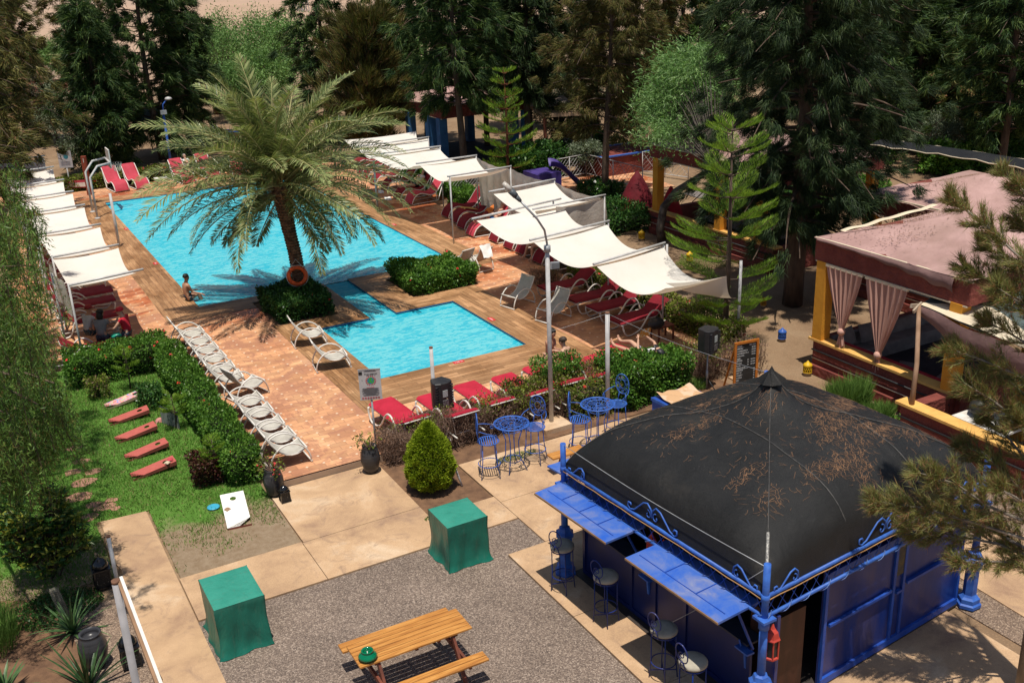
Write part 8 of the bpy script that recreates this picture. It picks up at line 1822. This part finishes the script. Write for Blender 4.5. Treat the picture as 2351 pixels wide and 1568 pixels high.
    for sg in (-1, 1):
        b = MB(); b.ball(tuple(hb+U*.085+S*sg*.030+look*.092), .011, 6); b.build('eye', M_hair, t); b = MB(); b.ball(tuple(hb+U*.07+S*sg*.082), .02, 6, sc=(.5, 1, 1.3)); b.build('ear', skin, t)
    b = MB(); b.bar(tuple(hb+U*.025+look*.094-S*.02), tuple(hb+U*.025+look*.094+S*.02), .008, .008); b.build('mouth', mat('lips', (.35, .12, .09), None, 5), t)
    return t
M_dshort = mat('dark_patterned_shorts', (.02, .03, .045), (.06, .09, .11), 22, .7, lo=.5, hi=.6)
# man on the pool edge, turned toward the water (feet over the step)
p = at(432, 692, ZT); person('man in dark swim shorts sitting on the pool edge with his legs toward the water', (p.x-.02, p.y+.05, ZT), 0, (0, 0, .12), (.10, .02, 1), (1, .2, 0), ((( .35, .25, -.9), (.75, -.35, -.25)), ((.45, -.1, -.9), (.7, .25, -.2))), (((.95, .28, .22), (.25, 0, -1), (1, 0, -.1)), ((.95, -.22, .26), (.22, 0, -1), (1, 0, -.1))), M_skinA, M_dshort, look=(1, .45, -.1))
# two men on the lounger
p = at(1262, 828, ZT+.42); person('dark haired bare chested man facing the camera, talking on the crimson lounger', (p.x+.02, p.y+.1, ZT), 0, (0, 0, .56), (.12, -.14, 1), (.35, -1, 0), (((.25, -.5, -.8), (.5, -.7, .1)), ((-.35, -.5, -.8), (.5, -.75, .05))), (((.9, -.3, .0), (-.2, .2, -1), (.4, -1, 0)), ((-.75, -.5, .05), (.1, .1, -1), (.2, -1, 0))), M_skinA, M_dshort, look=(.45, -1, -.35), sc=.95)
p = at(1292, 842, ZT+.42); person('short haired bare chested man with his back to the camera on the crimson lounger', (p.x+.02, p.y-.22, ZT), 0, (0, 0, .56), (-.12, .16, 1), (-.4, 1, 0), (((.1, .45, -.9), (-.55, .6, .2)), ((-.35, .5, -.8), (-.3, .8, .2))), (((-.8, .55, .0), (-.2, .1, -1), (-.6, .8, 0)), ((-.95, -.1, .02), (.2, 0, -1), (-1, 0, 0))), M_skinB, M_dshort, hair=mat('short_brown_hair', (.06, .04, .03), None, 20), look=(-.5, 1, -.25), sc=.95)
# man lying with a book on the crimson lounger at the right of the row
ang = radians(100); hx = SUNB.location; dv = Vector((cos(ang), sin(ang), 0))
q = Vector((hx[0], hx[1], 0))+dv*.85; person('man lying on a crimson lounger with blue flowered trunks, holding an orange book', (q.x, q.y, ZT), 0, (0, 0, .56), (-dv.x*.95, -dv.y*.95, .32), (0, 0, 1), (((dv.x*.6+.3, dv.y*.6, .3), (dv.x*.5-.5, dv.y*.5, .6)), ((dv.x*.6-.3, dv.y*.6, .3), (dv.x*.5+.5, dv.y*.5, .6))), (((dv.x, dv.y, .45), (dv.x, dv.y, -.25), (dv.x*.2, dv.y*.2, 1)), ((dv.x, dv.y, .02), (dv.x, dv.y, .0), (dv.x*.2, dv.y*.2, 1))), M_skinB, mat('blue_floral', (.03, .05, .16), (.45, .40, .45), 30, .7, lo=.5, hi=.58), mat('white_shirt', (.72, .72, .74), (.10, .10, .12), 12, .8, lo=.55, hi=.62), cap=M_black, look=(dv.x, dv.y, .9))
t = thing('book', 'orange covered magazine held by the lying man', 'book', (q.x+.02, q.y-.12, ZT+1.0), .2); b = MB(); b.add([(-.2, 0, 0), (0, .03, .02), (0, -.02, .24), (-.2, -.05, .22), (.2, 0, .0), (.2, -.05, .22)], [(0, 1, 2, 3), (1, 4, 5, 2)]); b.build('pages', mat('orange_print', (.62, .22, .03), (.7, .6, .45), 14, .6, lo=.5, hi=.6), t)
# three people in the shade under the nearest left sail
Mg = mat('grey_shirt', (.20, .20, .20), None, 6, .8); Mw = mat('pale_shirt', (.45, .47, .50), None, 6, .8); Mr = mat('red_vest', (.55, .02, .045), (.42, .015, .03), 4, .8)
for (px, py, lk, sk, sh, cp, lab, lh) in [(298, 772, (-.8, .5, -.2), M_skinB, Mr, mat('red_cap', (.6, .02, .04), None, 6, .6), 'person in a red sleeveless top and red cap seated with the back to the camera', False), (236, 782, (.5, .8, -.2), M_skinA, Mg, None, 'dark haired person in a grey shirt seated between the two red caps', True), (204, 770, (.9, .5, -.1), M_skinA, Mw, mat('maroon_cap', (.22, .012, .02), None, 6, .6), 'person in a pale shirt and dark red cap behind the nearest left sail post', False)]:
    p = at(px, py, ZT+.45); f = Vn(lk[0], lk[1], 0); person(lab, (p.x, p.y+.05, ZT), 0, (0, 0, .54), (f.x*.22, f.y*.22, 1), (f.x, f.y, 0), (((f.x*.4+.35, f.y*.4, -.8), (f.x, f.y, -.1)), ((f.x*.4-.35, f.y*.4, -.8), (f.x, f.y, -.1))), (((f.x, f.y, 0), (f.x*.1, f.y*.1, -1)), ((f.x, f.y, .05), (-f.x*.1, -f.y*.1, -1))), sk, M_dshort, sh, cap=cp, look=lk, longhair=lh)
c = at(268, 757, ZT+.5); t = thing('low_table', 'small dark table between the seated people under the left sail', 'table', (c.x, c.y, ZT)); b = MB(); b.box((0, 0, .42), (.5, .4, .03)); b.build('tabletop', M_black, t); b = MB(); b.bar((0, 0, 0), (0, 0, .41), .06); b.build('leg', M_black, t)
M_pet = mat('clear_bottle', (.55, .60, .62), (.42, .46, .48), 8, .15, spec=.6); b = MB(); b.lathe([(.035, 0), (.04, .05), (.036, .12), (.04, .19), (.015, .25), (.015, .28), (0, .28)], 12); o = b.build('water_bottle', M_pet); o.location = (c.x+.03, c.y+.02, ZT+.436); tag(o, 'clear water bottle on the small dark table', 'bottle')
b = MB(); b.lathe([(.03, 0), (.04, .14), (0, .14)], 12); o = b.build('juice_glass', mat('orange_juice', (.75, .33, .02), None, 5, .2)); o.location = (c.x+.16, c.y-.02, ZT+.436); tag(o, 'glass of orange juice next to the water bottle', 'glass')
bag('plastic_bag', 'turquoise plastic bag at the foot of the seated people', 270, 776, ZT+.44, (.36, .26, .16), mat('teal_bag', (.02, .30, .20), None, 5, .35))
# sunbather and others on the right
L0 = LW.location; person('bald tanned sunbather in blue trunks lying on the faded wave lounger', (L0[0], L0[1], ZT), 0, (-.62, 0, .50), (.62, 0, .75), (-.6, .1, .75), (((-.6, .4, -.5), (-.5, -.6, .2)), ((-.6, -.4, -.5), (-.5, .6, .2))), (((-.9, .1, .55), (-.75, 0, -.65), (-1, 0, .2)), ((-1, -.1, .12), (-1, 0, -.15), (-.5, 0, .8))), M_skinB, mat('blue_trunks', (.02, .12, .35), None, 5, .7), hair=M_skinB, look=(-.8, 0, .4))
p = at(907, 457, ZT); person('woman in a white top and black trousers dozing on a wave lounger', (p.x+1.70, p.y+.05, ZT), 0, (-.62, -.05, .50), (.62, .05, .75), (-.6, -.1, .75), (((-.6, .5, -.5), (-.3, -.8, 0)), ((-.6, -.5, -.5), (-.3, .8, 0))), (((-1, -.1, .14), (-1, 0, -.05), (-.5, 0, .8)), ((-1, .0, .12), (-1, 0, -.12), (-.5, 0, .8))), M_skinB, M_black, mat('white_top', (.72, .68, .70), None, 6, .8), look=(-.8, 0, .4), longhair=True)
p = at(1192, 590, ZT); person('person seated under the wide sail whose bare legs and pale shoes show', (p.x+.55, p.y-.55, ZT), 0, (0, 0, .52), (.1, 0, 1), (-1, .1, 0), (((-.4, .3, -.8), (-.8, 0, -.1)), ((-.4, -.3, -.8), (-.8, 0, -.1))), (((-1, .2, .05), (-.35, 0, -1), (-1, 0, 0)), ((-1, -.15, .05), (-.05, 0, -1), (-1, 0, 0))), M_skinB, M_dshort, Mg)
p = at(446, 414, ZT); person('woman in the shade on a bright orange towel beside the sunbather', tuple(at(1172, 512, ZT)+Vector((1.9, -.2, 0))), 0, (0, 0, .5), (.4, 0, 1), (-1, 0, .2), (((-.5, .3, -.7), (-.8, 0, 0)), ((-.5, -.3, -.7), (-.8, 0, 0))), (((-1, .1, .1), (-1, 0, -.1)), ((-1, -.1, .1), (-1, 0, -.1))), M_skinA, M_dshort, M_orng, longhair=True)
person('person in white reading on a faded lounger at the far end of the pool', (p.x-.05, p.y+.75, ZT), 0, (0, 0, .50), (-.05, .6, .8), (0, -1, .4), (((.4, -.4, -.3), (-.5, -.6, .4)), ((-.4, -.4, -.3), (.5, -.6, .4))), (((.1, -1, .5), (0, -.5, -.9), (0, -1, 0)), ((-.1, -1, .15), (0, -1, -.2), (0, -1, .3))), M_skinB, mat('white_cloth', (.75, .73, .72), None, 5, .8), mat('white_cloth2', (.75, .73, .72), None, 5, .8), hair=mat('greyhair', (.2, .18, .17), None, 9))
